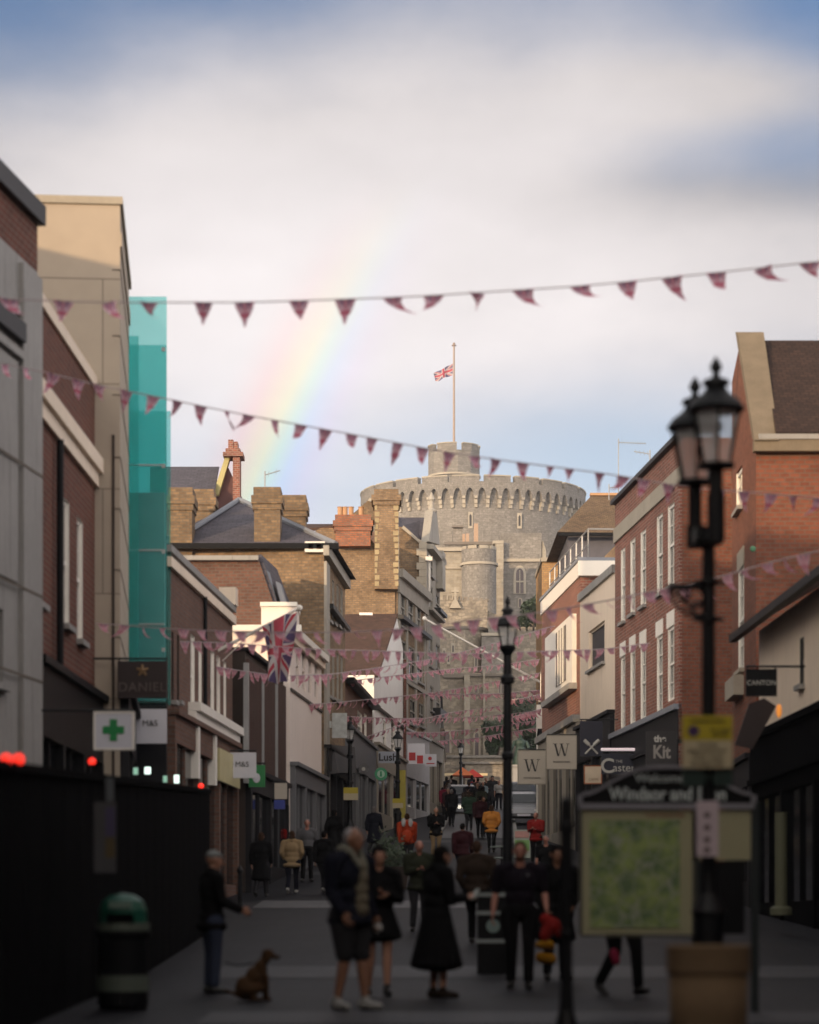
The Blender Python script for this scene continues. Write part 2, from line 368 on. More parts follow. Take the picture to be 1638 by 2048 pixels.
# ---------------------------------------------------------------- buildings
class Bld:
    """a building whose street front runs from A (near) to B (far); s along the front, t out towards the street, z up"""
    def __init__(s, name, label, A, B, side, zt, depth, mat, cat='building', group=None, back=True):
        s.A, s.B = Vector(A).to_2d() if len(A) > 2 else Vector(A), Vector(B)
        s.d = (s.B - s.A); s.L = s.d.length; s.d.normalize()
        s.n = Vector((s.d.y, -s.d.x)) * side
        s.zt, s.depth, s.mat = zt, depth, mat
        s.zb = gz(s.A.y) - .6
        mid = (s.A + s.B) / 2 - s.n * depth / 2
        s.root = thing(name, label, cat, (mid.x, mid.y, gz(mid.y)), group)
        s.holes = []; s.wins = []
    def at(s, u, t, z): q = s.A + s.d * u + s.n * t; return Vector((q.x, q.y, z))
    def S(s, px):
        k = (px - HX) / FPX                      # ray x = k*y
        den = s.d.x - k * s.d.y
        return (k * s.A.y - s.A.x) / den
    def D(s, px): return (s.A + s.d * s.S(px)).y
    def sz(s, px, py): return s.S(px), PZ(py, s.D(px))
    def box(s, mb, s0, s1, t0, t1, z0, z1, mi=0):
        a = [(s0, t0), (s1, t0), (s1, t1), (s0, t1)]
        mb.hexa([s.at(u, v, z0) for u, v in a], [s.at(u, v, z1) for u, v in a], mi); return mb
    def hole(s, s0, s1, z0, z1, **k): s.wins.append((min(s0, s1), max(s0, s1), min(z0, z1), max(z0, z1), k))
    def hpx(s, x0, x1, yt, yb, **k):
        """opening from its image columns and the rows of its head and sill at column x0"""
        d0 = s.D(x0); s.hole(s.S(x0), s.S(x1), PZ(yt, d0), PZ(yb, d0), **k)
    def wall(s, top=None, near_gable=None, front_gable=None):
        """front with openings, both ends, back and top"""
        mb = MB(); eps = 1e-4
        us = sorted({0, s.L} | {w[0] for w in s.wins} | {w[1] for w in s.wins}); zs = sorted({s.zb, s.zt} | {w[2] for w in s.wins} | {w[3] for w in s.wins})
        us = [u for u in us if -eps <= u <= s.L + eps]; zs = [z for z in zs if s.zb - eps <= z <= s.zt + eps]
        for u0, u1 in zip(us[:-1], us[1:]):
            if u1 - u0 < eps: continue
            for z0, z1 in zip(zs[:-1], zs[1:]):
                if z1 - z0 < eps: continue
                um, zm = (u0 + u1) / 2, (z0 + z1) / 2
                if any(w[0] < um < w[1] and w[2] < zm < w[3] for w in s.wins): continue
                mb.face([s.at(u0, 0, z0), s.at(u1, 0, z0), s.at(u1, 0, z1), s.at(u0, 0, z1)])
        D_, L = s.depth, s.L
        mb.face([s.at(0, 0, s.zb), s.at(0, 0, s.zt), s.at(0, -D_, s.zt), s.at(0, -D_, s.zb)])
        mb.face([s.at(L, 0, s.zb), s.at(L, -D_, s.zb), s.at(L, -D_, s.zt), s.at(L, 0, s.zt)])
        mb.face([s.at(0, -D_, s.zb), s.at(0, -D_, s.zt), s.at(L, -D_, s.zt), s.at(L, -D_, s.zb)])
        mb.face([s.at(0, 0, s.zt), s.at(L, 0, s.zt), s.at(L, -D_, s.zt), s.at(0, -D_, s.zt)])
        s.wall_o = mb.build('wall', s.mat, s.root)
        for w in s.wins: s.window(*w)
        return s.wall_o
    def window(s, s0, s1, z0, z1, k):
        rec = k.get('rec', .11); fm = k.get('frame', white_paint); gm = k.get('glass', win_glass); fw = k.get('fw', .07)
        nx, nz_ = k.get('bars', (2, 2)); mb = MB(); e = .003
        a = lambda u, t, z: s.at(u, t, z)
        # painted reveals
        for q in ([(s0, 0, z0), (s0, 0, z1), (s0, -rec, z1), (s0, -rec, z0)], [(s1, 0, z0), (s1, -rec, z0), (s1, -rec, z1), (s1, 0, z1)],
                  [(s0, 0, z1), (s1, 0, z1), (s1, -rec, z1), (s0, -rec, z1)], [(s0, 0, z0), (s0, -rec, z0), (s1, -rec, z0), (s1, 0, z0)]):
            mb.face([a(*p) for p in q])
        f0, f1 = -rec + .01, -rec + .06
        s.box(mb, s0 + e, s0 + fw, f0, f1, z0 + e, z1 - e); s.box(mb, s1 - fw, s1 - e, f0, f1, z0 + e, z1 - e)
        s.box(mb, s0 + fw, s1 - fw, f0, f1, z1 - fw, z1 - e); s.box(mb, s0 + fw, s1 - fw, f0, f1, z0 + e, z0 + fw)
        zm = (z0 + z1) / 2
        if k.get('sash', True): s.box(mb, s0 + fw, s1 - fw, f0 + .003, f1 + .01, zm - .035, zm + .035)
        for i in range(1, nx): u = s0 + (s1 - s0) * i / nx; s.box(mb, u - .015, u + .015, f0 + .004, f1 - .012, z0 + fw, z1 - fw)
        for i in range(1, nz_):
            z = z0 + (z1 - z0) * i / nz_
            if abs(z - zm) > .05: s.box(mb, s0 + fw, s1 - fw, f0 + .006, f1 - .015, z - .015, z + .015)
        o = mb.build(k.get('name', 'window'), fm, s.root)
        g = MB(); g.face([a(s0, -rec + .006, z0), a(s1, -rec + .006, z0), a(s1, -rec + .006, z1), a(s0, -rec + .006, z1)])
        g.build('pane', gm, o)
        if k.get('sill', True):
            b = MB(); s.box(b, s0 - .08, s1 + .08, 0.002, .12, z0 - .1, z0 - .004); b.build('sill', k.get('sillm', stone_grey), o)
        if k.get('lintel'):
            b = MB(); s.box(b, s0 - .1, s1 + .1, .002, .03, z1 + .004, z1 + k['lintel']); b.build('lintel', k.get('lintelm', stone_dress), o)
    def strip(s, name, s0, s1, t1, z0, z1, m, t0=.002, parent=None):
        mb = MB(); s.box(mb, s0, s1, t0, t1, z0, z1); return mb.build(name, m, parent or s.root)
    def roof(s, zr, m, over=.25, name='roof', hip=0, ridge=.5, zt=None):
        """pitched roof, ridge along the street, optional hips"""
        L, D_ = s.L, s.depth; zt = zt or s.zt; o = over
        e = [s.at(-o, o, zt), s.at(L + o, o, zt), s.at(L + o, -D_ - o, zt), s.at(-o, -D_ - o, zt)]
        r0, r1 = s.at(-o + hip, -D_ * ridge, zr), s.at(L + o - hip, -D_ * ridge, zr)
        mb = MB(); mb.face([e[0], e[1], r1, r0]); mb.face([e[2], e[3], r0, r1]); mb.face([e[3], e[0], r0]); mb.face([e[1], e[2], r1]); mb.face(e[::-1])
        return mb.build(name, m, s.root)
    def shopfront(s, zt=3.3, m=dark_shop, bays=3, fascia=.55, glass=shop_glass, s0=0, s1=None, pil=.22, base=None, mul=dark_shop):
        """fascia, stall riser, pilasters and glass, standing just proud of the wall"""
        s1 = s.L if s1 is None else s1; g0 = base if base is not None else gz((s.at((s0 + s1) / 2, 0, 0)).y)
        mb = MB(); z1 = g0 + zt; zl = min(gz(s.A.y), gz(s.B.y)) - .3
        s.box(mb, s0, s1, .003, .16, z1 - fascia, z1); s.box(mb, s0 - .05, s1 + .05, .003, .26, z1 + .004, z1 + .12)
        for i in range(bays + 1):
            u = s0 + (s1 - s0 - pil) * i / bays; s.box(mb, u, u + pil, .004, .17, zl, z1 - fascia - .004)
        for i in range(bays):
            u0 = s0 + (s1 - s0 - pil) * i / bays + pil; u1 = s0 + (s1 - s0 - pil) * (i + 1) / bays
            s.box(mb, u0, u1, .004, .12, zl, g0 + .5)
            um = (u0 + u1) / 2; s.box(mb, um - .03, um + .03, .02, .10, g0 + .504, z1 - fascia - .004)
        o = mb.build('shopfront', m, s.root); g = MB()
        for i in range(bays):
            u0 = s0 + (s1 - s0 - pil) * i / bays + pil; u1 = s0 + (s1 - s0 - pil) * (i + 1) / bays
            g.face([s.at(u0, .04, g0 + .5), s.at(u1, .04, g0 + .5), s.at(u1, .04, z1 - fascia), s.at(u0, .04, z1 - fascia)])
        g.build('shop_window', glass, o); return o
def chimney_stack(mb, x0, x1, y0, y1, z0, z1, corb=.09, pots=0, mi=0, potmi=0):
    mb.box(x0, x1, y0, y1, z0, z1 - .75, mi)
    mb.box(x0 - corb * .5, x1 + corb * .5, y0 - corb * .5, y1 + corb * .5, z1 - .752, z1 - .55, mi); mb.box(x0 - corb, x1 + corb, y0 - corb, y1 + corb, z1 - .552, z1 - .28, mi)
    mb.box(x0 - .02, x1 + .02, y0 - .02, y1 + .02, z1 - .282, z1, mi)
    for i in range(pots):
        u = x0 + (x1 - x0) * (i + .5) / pots
        mb.lathe([(.13, 0), (.11, .12), (.10, .5), (.13, .52), (.13, .58)], u, (y0 + y1) / 2, z1 - .02, 10, potmi)
pot_m = plain('terracotta_pot', (.45, .27, .15), .8, .2)

def line_pts(pxf, df, vpx, dn):
    """front line through image column pxf at depth df heading for vanishing column vpx, from depth dn"""
    k = (vpx - HX) / FPX; xf = PX(pxf, df)
    return (xf + k * (dn - df), dn), (xf, df)

# ---- left row, near to far
A, B = line_pts(75, 38, 1471, 26)
b0 = Bld('corner_shop_building', 'grey stone clad building with dark brick top storey, nearest on the left', A, B, 1, PZ(412, 38) - .35, 10, stone_grey)
b0.zt = PZ(545, 38)
b0.hpx(-40, 6, 1200, 1355, rec=.25, bars=(1, 1), sash=False, frame=stone_grey)
b0.wall()
mb = MB(); b0.box(mb, 0, b0.L, -10, 0, b0.zt + .004, PZ(412, 38) - .3); mb.build('brick_storey', brick_dark, b0.root)
b0.strip('coping', -.1, b0.L + .05, .12, PZ(412, 38) - .296, PZ(412, 38), plain('dark_coping', (.05, .05, .055), .7), t0=-.5)
sp_ = b0.S(37)
b0.strip('pilaster', sp_, b0.L + .004, .08, b0.zb, PZ(560, 38), stone_grey)
b0.strip('cornice', 0, sp_ - .02, .13, PZ(655, 36), PZ(655, 36) + .28, plain('dark_coping', (.05, .05, .055)))
mb = MB()
for py in (930, 1177, 1352): z = PZ(py, 37); b0.box(mb, 0, b0.L + .006, .081, .086, z - .02, z + .02)
mb.build('panel_joint', plain('dark_joint', (.12, .10, .08), .9), b0.root)  # dark strips along the panel joints
for py, t_ in ((598, .05), (690, .1)): b0.strip('ledge', 0, sp_ - .02, t_, PZ(py, 36), PZ(py, 36) + .12, stone_grey)
b0.strip('panel', b0.S(-60), b0.S(30), .05, PZ(1150, 36), PZ(700, 36), stone_grey)

A, B = line_pts(190, 45.3, 894, 38.2)
b1 = Bld('brick_terrace_house', 'dark red brick house with white eaves cornice between grey and beige buildings', A, B, 1, PZ(915, 45.3), 9, brick_dark)
b1.hpx(70, 84, 918, 1200, bars=(2, 4)); b1.hpx(126, 138, 992, 1246, bars=(2, 4)); b1.hpx(154, 165, 1032, 1277, bars=(2, 4))
b1.wall()
mb = MB(); mb.box(-20, -12.5, 37.6, 43.9, gz(40), 16.4); mb.build('shade_block', brick_dark, b1.root)  # unseen block, added to keep sun off the right row
b1.strip('cornice', -.05, b1.L - .02, .16, b1.zt - .30, b1.zt - .04, cream)
b1.strip('cornice_bed', -.05, b1.L - .03, .08, b1.zt - .55, b1.zt - .304, cream)
b1.strip('parapet', 0, b1.L - .02, .0, b1.zt + .004, PZ(780, 45.3), brick_dark, t0=-.35)
b1.strip('balustrade', 0, b1.L - .02, .05, PZ(780, 45.3) + .004, PZ(770, 45.3) + .12, cream, t0=-.45)
mb = MB(); mb.tube(b1.at(b1.S(108), .1, b1.zb), b1.at(b1.S(108), .1, b1.zt - .6), .06, n=8); mb.build('drainpipe', black_paint, b1.root)
b1.shopfront(PZ(1370, 42) - gz(42), black_paint, 3, fascia=1.1)

# beige department store
xc = PX(240, 45.3)
b2 = Bld('beige_department_store', 'tall beige stone clad store with sunlit top and green glass bay', (xc, 45.3), (PX(258, 51.3), 51.3), 1, PZ(410, 45.3), 12, stone_beige)
b2.wall()
mb = MB(); b2.box(mb, -.05, b2.L + .04, -12, .05, b2.zt + .004, b2.zt + .14); mb.build('roof_coping', stone_dress, b2.root)
b2.strip('fascia_band', 0, b2.L, .03, b2.zt - .75, b2.zt - .5, stone_beige)
mb = MB()
for z in (PZ(540, 45.3), PZ(672, 45.3), PZ(790, 45.3), PZ(915, 45.3), PZ(1018, 45.3), PZ(1140, 45.3), PZ(1275, 45.3)):
    mb.box(PX(70, 45.3), xc + .002, 45.3 - .012, 45.3 - .002, z - .012, z + .012)
    b2.box(mb, 0, b2.L, .003, .012, z - .012, z + .012)
mb.build('panel_joint', plain('dark_joint', (.12, .10, .08), .9), b2.root)
mb = MB(); x_ = PX(224, 45.3); mb.box(x_, x_ + .05, 45.3 - .03, 45.3 - .003, b2.zb, PZ(870, 45.3)); mb.build('downpipe_channel', dark_wood, b2.root)
# unseen block added behind the store to cast shade, built further down
# glass bay: three tinted screens with steel clips
gb = MB(); y0 = 51.4
def pane(mb, xa, xb, yt, yb, d, th=.05): mb.box(PX(xa, d), PX(xb, d), d, d + th, PZ(yb, d), PZ(yt, d))
pane(gb, 252, 333, 593, 1402, y0); o_ = gb.build('glass_screen', green_glass, b2.root)
gb = MB(); pane(gb, 246, 333, 690, 1400, 52.6); o_ = gb.build('glass_screen', green_glass, b2.root)
gb = MB(); pane(gb, 250, 341, 822, 1410, 55.0); o_ = gb.build('glass_screen', green_glass, b2.root)
gb = MB(); pane(gb, 246, 277, 672, 1400, 51.0); gb.build('glass_screen', green_glass, b2.root)
gb = MB(); gb.box(PX(245, 52) - 2, PX(329, 52), 52.0, 52.2, PZ(1402, 52), PZ(985, 52)); gb.box(PX(245, 52) - 2, PX(278, 52), 51.7, 51.9, PZ(1402, 52), PZ(1105, 52))
gb.build('stair_core', plain('grey_stair_core', (.28, .30, .32), .6, .3), b2.root)
gb = MB()
for py in (932, 1102, 1250): gb.box(PX(240, y0), PX(330, y0), y0 - .03, y0 - .004, PZ(py, y0), PZ(py - 3, y0))
for py in (700, 933, 1104, 1300): gb.box(PX(324, y0), PX(331, y0), y0 - .07, y0 - .034, PZ(py + 4, y0), PZ(py - 4, y0))
gb.build('glazing_clip', steel, b2.root)
mb = MB(); mb.box(-13.6, -10, 44, 60.3, gz(52), 19.6); mb.build('shade_block', stone_beige, b2.root)  # unseen, sized and added to shade the brick fronts across the street
mb = MB(); mb.box(-20, -12.5, 14, 37.5, gz(30), 15.1); mb.build('shade_block', brick_dark, b0.root)  # unseen, added to shade the beige store below its top
b2.shopfront(4.2, dark_shop, 2, fascia=.9)
mb = MB(); mb.box(PX(240, 51.5), PX(332, 51.5), 51.6, 51.75, gz(52) - .3, PZ(1405, 51.5)); mb.build('lobby_wall', dark_shop, b2.root)

# brown brick store
A, B = line_pts(465, 65.7, 1130, 55)
b3 = Bld('brown_brick_store', 'dark brown brick store with tall white windows beyond the green glass', A, B, 1, PZ(1226, 65.7), 4.6, brick_brown)
for x0, x1, yt, yb in ((381, 389, 1268, 1432), (397, 403, 1282, 1440), (421, 428, 1300, 1452), (433, 440, 1310, 1462), (447, 452, 1322, 1468)):
    b3.hpx(x0, x1, yt, yb, bars=(1, 3), fw=.1)
b3.hpx(343, 347, 1262, 1400, frame=dark_wood, bars=(1, 2)); b3.hpx(354, 358, 1268, 1400, frame=dark_wood, bars=(1, 2))
b3.wall()
b3.strip('parapet_coping', -.1, b3.L + .03, .1, b3.zt + .004, b3.zt + .16, stone_grey, t0=-.4)
b3.strip('cornice', -.1, b3.L + .02, .1, b3.zt - .32, b3.zt - .1, cream)
b3.strip('bullnose_box', b3.L - .45, b3.L + .04, .14, b3.zt + .164, b3.zt + .62, cream, t0=-.3)
z_ = PZ(1416, b3.D(388)); s_ = b3.S(376)
b3.strip('shop_cornice', s_, b3.L + .06, .3, z_ - .14, z_ + .06, white_paint); b3.strip('shop_fascia', s_, b3.L + .04, .2, z_ - .45, z_ - .145, white_paint)
for px in (378, 413, 478):
    b3.strip('bracket', b3.S(px), b3.S(px) + .3, .22, z_ - 1.7, z_ - .455, white_paint)
b3.shopfront(z_ - .5 - gz(60), brick_brown, 3, fascia=.6)
mb = MB(); s1_, s2_ = b3.S(420), b3.S(462); b3.box(mb, s1_, s2_, .17, .24, z_ - 1.55, z_ - .75); mb.build('lit_sign', plain('pale_gold_sign', (.5, .45, .25), .5), b3.root)
mb = MB(); mb.tube(b3.at(b3.S(404), .08, z_), b3.at(b3.S(404), .08, b3.zt - .3), .05); mb.build('drainpipe', black_paint, b3.root)

# slatted dark building
A, B = line_pts(567, 74.2, 1202, 66.2)
b3c = Bld('slatted_dark_building', 'low dark slatted building with thin white glazing strips in front of cream gable', A, B, 1, PZ(1361, 74.2), 1.6, dark_wood)
b3c.wall()
mb = MB()
for i in range(26):
    u = b3c.L * (i + .5) / 26; b3c.box(mb, u - .05, u + .05, .003, .09, gz(70) + 3.0, b3c.zt - .2)
mb.build('timber_slat', plain('brown_timber_slats', (.085, .05, .042), .7, .25), b3c.root)
for px in (486, 517, 545):
    mb = MB(); b3c.box(mb, b3c.S(px), b3c.S(px) + .16, .01, .14, gz(70) + 2.6, b3c.zt - .35); mb.build('glazing_strip', steel, b3c.root)
b3c.strip('roof_edge', -.05, b3c.L, .14, b3c.zt + .003, b3c.zt + .1, dark_shop, t0=-1.6)
b3c.shopfront(2.9, dark_shop, 2, fascia=.5)

# cream building with sunlit gable
A, B = (PX(580, 74.5), 74.5), (PX(643, 82.4), 82.4)
b4 = Bld('cream_corner_building', 'pale cream building with sunlit side wall behind the hanging flag', A, B, 1, PZ(1262, 74.5), 2.6, pale_cream)
for i in range(4):
    x0 = 592 + i * 12.5; b4.hpx(x0, x0 + 6, 1283 + i * 13, 1372 + i * 8, frame=pale_cream, bars=(1, 2), rec=.09, sill=False)
b4.wall()
b4.strip('cornice', -.1, b4.L, .26, b4.zt - .12, b4.zt + .08, white_paint); b4.strip('cornice_bed', -.05, b4.L, .14, b4.zt - .34, b4.zt - .125, cream)
mb = MB(); mb.box(PX(458, 74.4), PX(583, 74.4) + .3, 74.1, 74.45, b4.zt - .05, b4.zt + .14); mb.build('side_coping', white_paint, b4.root)
mb = MB(); mb.box(PX(522, 74.8), PX(592, 74.8), 74.9, 77, b4.zt + .1, PZ(1212, 74.8)); mb.build('roof_block', pale_cream, b4.root)
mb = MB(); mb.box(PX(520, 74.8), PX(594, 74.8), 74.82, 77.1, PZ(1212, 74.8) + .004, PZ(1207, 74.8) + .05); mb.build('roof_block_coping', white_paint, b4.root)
mb = MB(); mb.box(PX(449, 74.6), PX(580, 74.5) - 2.5, 74.6, 80, gz(74), b4.zt - .002); mb.build('side_wing', pale_cream, b4.root)
mb = MB(); mb.tube(P(540, 1265, 74.4), P(540, 1420, 74.4), .05); mb.build('drainpipe', cream, b4.root)
b4.strip('plat_band', 0, b4.L, .05, PZ(1393, 76.5), PZ(1388, 76.5), plain('dark_band', (.06, .05, .045)))  # dark band across the front
b4.shopfront(PZ(1548, 78) - gz(78), grey_shop, 3, fascia=.5)

# tall yellow brick house with hipped slate roof
A, B = (PX(648, 83), 83), (PX(690, 91), 91)
b5 = Bld('yellow_brick_house', 'tall yellow brick house with hipped slate roof and large square chimneys', A, B, 1, PZ(1092, 83), 6.0, brick_yellow)
for i, px in enumerate((655, 664, 673, 681)):
    b5.hpx(px, px + 4.5, 1150 + i * 8, 1238 + i * 5, bars=(2, 2), rec=.1, frame=stucco_grey)
    b5.hpx(px, px + 4.5, 1292 + i * 6, 1390 + i * 4, bars=(2, 2), rec=.1, frame=stucco_grey)
b5.wall()
mb = MB(); b5.box(mb, -.003, b5.L, .003, .05, b5.zb, b5.zt - .6); 
b5.strip('stone_front', .0, b5.S(655) - .05, .09, b5.zb, b5.zt - .5, stucco_grey)
b5.strip('cornice', -.3, b5.L + .1, .2, b5.zt - .35, b5.zt - .02, stucco_grey); b5.strip('balcony', b5.S(654), b5.L, .22, PZ(1216, 84), PZ(1207, 84), iron)
xl = PX(300, 83.5)
mb = MB(); e = [Vector((xl, 82.9, b5.zt)), b5.at(-.1, .4, b5.zt), b5.at(b5.L + .1, .4, b5.zt), Vector((xl, 93, b5.zt))]
r0, r1 = P(395, 1046, 86), P(478, 1002, 88.2); r2 = b5.at(b5.L * .6, -2.6, PZ(1004, 88.2))
mb.face([e[0], e[1], r1]); mb.face([e[1], e[2], r1]); mb.face([e[2], e[3], r1]); mb.face([e[3], e[0], r1]); mb.build('roof', slate, b5.root)
mb = MB(); mb.tube(e[1] + Vector((0, 0, .05)), r1 + Vector((0, 0, .05)), .10, n=6); mb.tube(P(385, 1058, 84.2), r1 + Vector((0, 0, .05)), .09, n=6); mb.build('lead_hip', lead, b5.root)
mb = MB(); mb.box(xl, PX(648, 83) + .5, 82.72, 82.98, b5.zt - .12, b5.zt + .06); mb.build('gutter', black_paint, b5.root)
mb = MB(); mb.box(xl, b5.A.x - 6.0, 83.0, 91, gz(83), b5.zt - .003); mb.build('side_wing', brick_yellow, b5.root)
mb = MB(); chimney_stack(mb, PX(508, 83.3), PX(560, 83.3), 83.3, 84.5, b5.zt - .5, PZ(974, 83.3)); mb.build('chimney', brick_soot, b5.root)
mb = MB(); chimney_stack(mb, PX(558, 87), PX(611, 87), 87, 88.2, b5.zt - .5, PZ(990, 87)); mb.build('chimney', brick_soot, b5.root)
mb = MB(); chimney_stack(mb, PX(338, 83.1), PX(384, 83.1), 83.1, 84.3, b5.zt - .5, PZ(975, 83.1)); mb.build('chimney', brick_soot, b5.root)
mb = MB(); chimney_stack(mb, PX(386, 86), PX(427, 86), 86, 87, b5.zt, PZ(978, 86)); mb.build('chimney', brick_soot, b5.root)
mb = MB(); x0, x1 = PX(610, 82.95), PX(650, 82.95)
mb.box(x0, x1, 82.75, 82.98, PZ(1106, 83), PZ(1085, 83))
mb.build('eaves_bracket', white_paint, b5.root)
mb = MB()
for px in (617, 633): mb.box(PX(px, 82.7), PX(px + 9, 82.7), 82.72, 82.748, PZ(1100, 83), PZ(1089, 83))
mb.build('eaves_recess', brick_dark, b5.root)
b5.shopfront(3.4, dark_shop, 3, fascia=.7)

# brown mansard behind the brown store
b3b = Bld('mansard_roofed_block', 'brown tiled mansard with blue grey dormers above the cream gable', (PX(566, 78.5), 78.5), (PX(590, 82), 82), 1, PZ(1270, 78.5), 4.6, brick_brown)
b3b.wall()
mb = MB(); y_ = 78.3
f0 = [P(300, 1115, y_), P(515, 1112, y_), P(566, 1262, y_), P(566, 1300, y_), P(300, 1300, y_)]
f1 = [p + Vector((0, 3.5, 0)) for p in f0]; f1[1] = P(515, 1112, y_) + Vector((.1, 3.6, 0)); f1[2] = f0[2] + Vector((.25, 3.6, 0))
mb.hexa(f0, f1); mb.build('mansard_wall', brick_brown, b3b.root)
mb = MB(); mb.box(PX(300, 78.2), PX(517, 78.2), 78.05, 78.29, PZ(1121, 78.2), PZ(1112, 78.2)); mb.build('coping', stone_grey, b3b.root)
for px in (528, 551):
    mb = MB(); yt = 1148 + (px - 533) * 1.0
    q = [P(px, yt - 4, 78.4), P(px + 9, yt, 78.5), P(px + 33, yt + 84, 78.5), P(px + 21, yt + 84, 78.4)]
    q2 = [p + Vector((.02, .9, .05)) for p in q]
    mb.hexa(q, q2); mb.build('dormer_glazing', lead, b3b.root)
mb = MB(); q = [P(515, 1110, 78.4), P(548, 1140, 81.9), P(594, 1262, 81.9), P(566, 1262, 78.4)]; mb.hexa(q, [p + Vector((.1, 0, .03)) for p in q]); mb.build('mansard_slope', slate, b3b.root)

# far left gabled house
g = thing('gabled_town_house', 'dark gabled house with stone coping and tall chimney far behind the slate roof', 'building', (PX(430, 120), 124, gz(124)))
mb = MB(); y_ = 120
mb.hexa([P(330, 1200, y_), P(480, 1200, y_), P(480, 985, y_), P(452, 925, y_), P(420, 990, y_), P(330, 990, y_)], [p + Vector((0, 8, 0)) for p in [P(330, 1200, y_), P(480, 1200, y_), P(480, 985, y_), P(452, 925, y_), P(420, 990, y_), P(330, 990, y_)]])
mb.build('wall', plain('dusky_brick', (.12, .06, .06), .85, .25), g)
mb = MB(); q = [P(300, 992, 118), P(428, 992, 118), P(438, 936, 121.5), P(300, 936, 121.5)]; mb.hexa(q, [p + Vector((0, .3, .12)) for p in q]); mb.build('roof', slate, g)
mb = MB(); q = [P(425, 990, 119.6), P(437, 990, 119.6), P(462, 908, 119.6), P(452, 908, 119.6)]; mb.hexa(q, [p + Vector((0, .5, 0)) for p in q]); mb.build('gable_coping', plain('lichened_coping', (.42, .38, .18), .85), g)
mb = MB(); mb.box(PX(466, 119.5), PX(480, 119.5), 119.4, 120.4, PZ(1010, 120), PZ(918, 120)); mb.box(PX(446, 119.3), PX(486, 119.3), 119.2, 120.6, PZ(918, 120), PZ(910, 120)); mb.box(PX(451, 119.3), PX(480, 119.3), 119.3, 120.5, PZ(910, 120), PZ(902, 120))
mb.box(PX(456, 119.3), PX(466, 119.3), 119.4, 120.2, PZ(902, 120), PZ(884, 120)); mb.box(PX(467, 119.3), PX(475, 119.3), 119.4, 120.2, PZ(902, 120), PZ(888, 120))
mb.build('chimney', brick_red, g)

# low brick shops before the white gable
A, B = (PX(690, 91.2), 91.2), (PX(745, 103.5), 103.5)
b5a = Bld('low_brick_shops', 'low brick shops with dark eaves between yellow brick house and white gable', A, B, 1, PZ(1360, 91.2), 5, brick_brown)
b5a.hpx(715, 724, 1420, 1475, bars=(2, 2)); b5a.hpx(728, 733, 1425, 1475, bars=(2, 2))
b5a.wall()
b5a.strip('gutter', -.05, b5a.L - .02, .35, b5a.zt - .05, b5a.zt + .1, black_paint)
b5a.roof(b5a.zt + 1.1, tile_brown, .05)
b5a.shopfront(PZ(1480, 96) - gz(96), grey_shop, 3, fascia=1.3)

# white gabled house, gable to the street
A, B = (PX(748, 104), 104), (PX(806, 116), 116)
b5b = Bld('white_gabled_house', 'white rendered house with steep gable to the street and brown tiled roof', A, B, 1, PZ(1350, 104), 6, white_render)
b5b.hpx(766, 772, 1440, 1500, bars=(1, 2)); b5b.hpx(782, 790, 1440, 1530, bars=(1, 3))
b5b.wall()
ap = b5b.at(b5b.S(793.5), 0, PZ(1232, b5b.D(793.5))); E0, E1 = b5b.at(.6, 0, b5b.zt + .003), b5b.at(b5b.L, 0, b5b.zt + .003); E00 = b5b.at(0, 0, b5b.zt + .003)
bk = Vector((-6.2, .6, 0))
mb = MB(); q = [E0, E1, b5b.at(b5b.L, 0, PZ(1300, 116)), ap]; mb.hexa(q, [p + Vector((-.3, .02, 0)) for p in q]); mb.build('gable', white_render, b5b.root)
mb = MB(); q = [E0 + Vector((.1, -.3, -.1)), E0 + bk + Vector((0, -.3, -.1)), ap + bk, ap + Vector((.05, 0, 0))]; mb.hexa(q, [p + Vector((0, -.06, .1)) for p in q])
q = [ap, ap + bk, E1 + bk, E1 + Vector((0, 0, .8))]; mb.hexa(q, [p + Vector((0, .05, .1)) for p in q]); mb.build('roof', tile_brown, b5b.root)
mb = MB(); mb.box(PX(716, 104.6), PX(743, 104.6), 107.5, 107.8, PZ(1233, 108), PZ(1228, 108)); mb.build('ridge_light', emis('pale_skylight', (.9, .85, .8), .0), b5b.root)  # pale box lying on the roof ridge
b5b.strip('string_course', 0, b5b.L, .12, PZ(1422, 106), PZ(1417, 106), dark_wood)
mb = MB(); mb.tube(b5b.at(b5b.L - .15, .1, gz(116)), b5b.at(b5b.L - .15, .1, PZ(1320, 116)), .07); mb.build('drainpipe', brick_dark, b5b.root)
b5b.shopfront(PZ(1510, 108) - gz(108), cream_shop, 2, fascia=.9)

# Victorian terrace, two houses
A, B = line_pts(795, 118.3, 1614, 118.3)[1], (PX(853, 127.3), 127.3)
b6 = Bld('stone_fronted_terrace', 'yellow brick terrace house with grey stone front and two massive chimneys', A, B, 1, PZ(1142, 118.3), 7, brick_yellow)
for x0, x1, yt, yb in ((800, 810, 1172, 1250), (815, 827, 1186, 1258), (832, 842, 1205, 1262), (802, 812, 1278, 1352), (818, 830, 1290, 1358), (835, 846, 1305, 1362), (804, 814, 1388, 1440), (820, 832, 1396, 1446), (838, 848, 1404, 1450)):
    b6.hpx(x0, x1, yt, yb, bars=(2, 2), frame=stucco_grey, rec=.08)
b6.wall()
mb = MB(); fr = b6
b6.strip('cornice', -.1, b6.L, .3, b6.zt - .3, b6.zt + .1, stucco_grey); b6.strip('frieze', -.05, b6.L, .12, b6.zt - 1.0, b6.zt - .304, stucco_grey)
b6.strip('balcony', 0, b6.L, .3, PZ(1251, 121), PZ(1243, 121), iron); b6.strip('string_course', 0, b6.L, .1, PZ(1368, 121), PZ(1360, 121), stucco_grey)
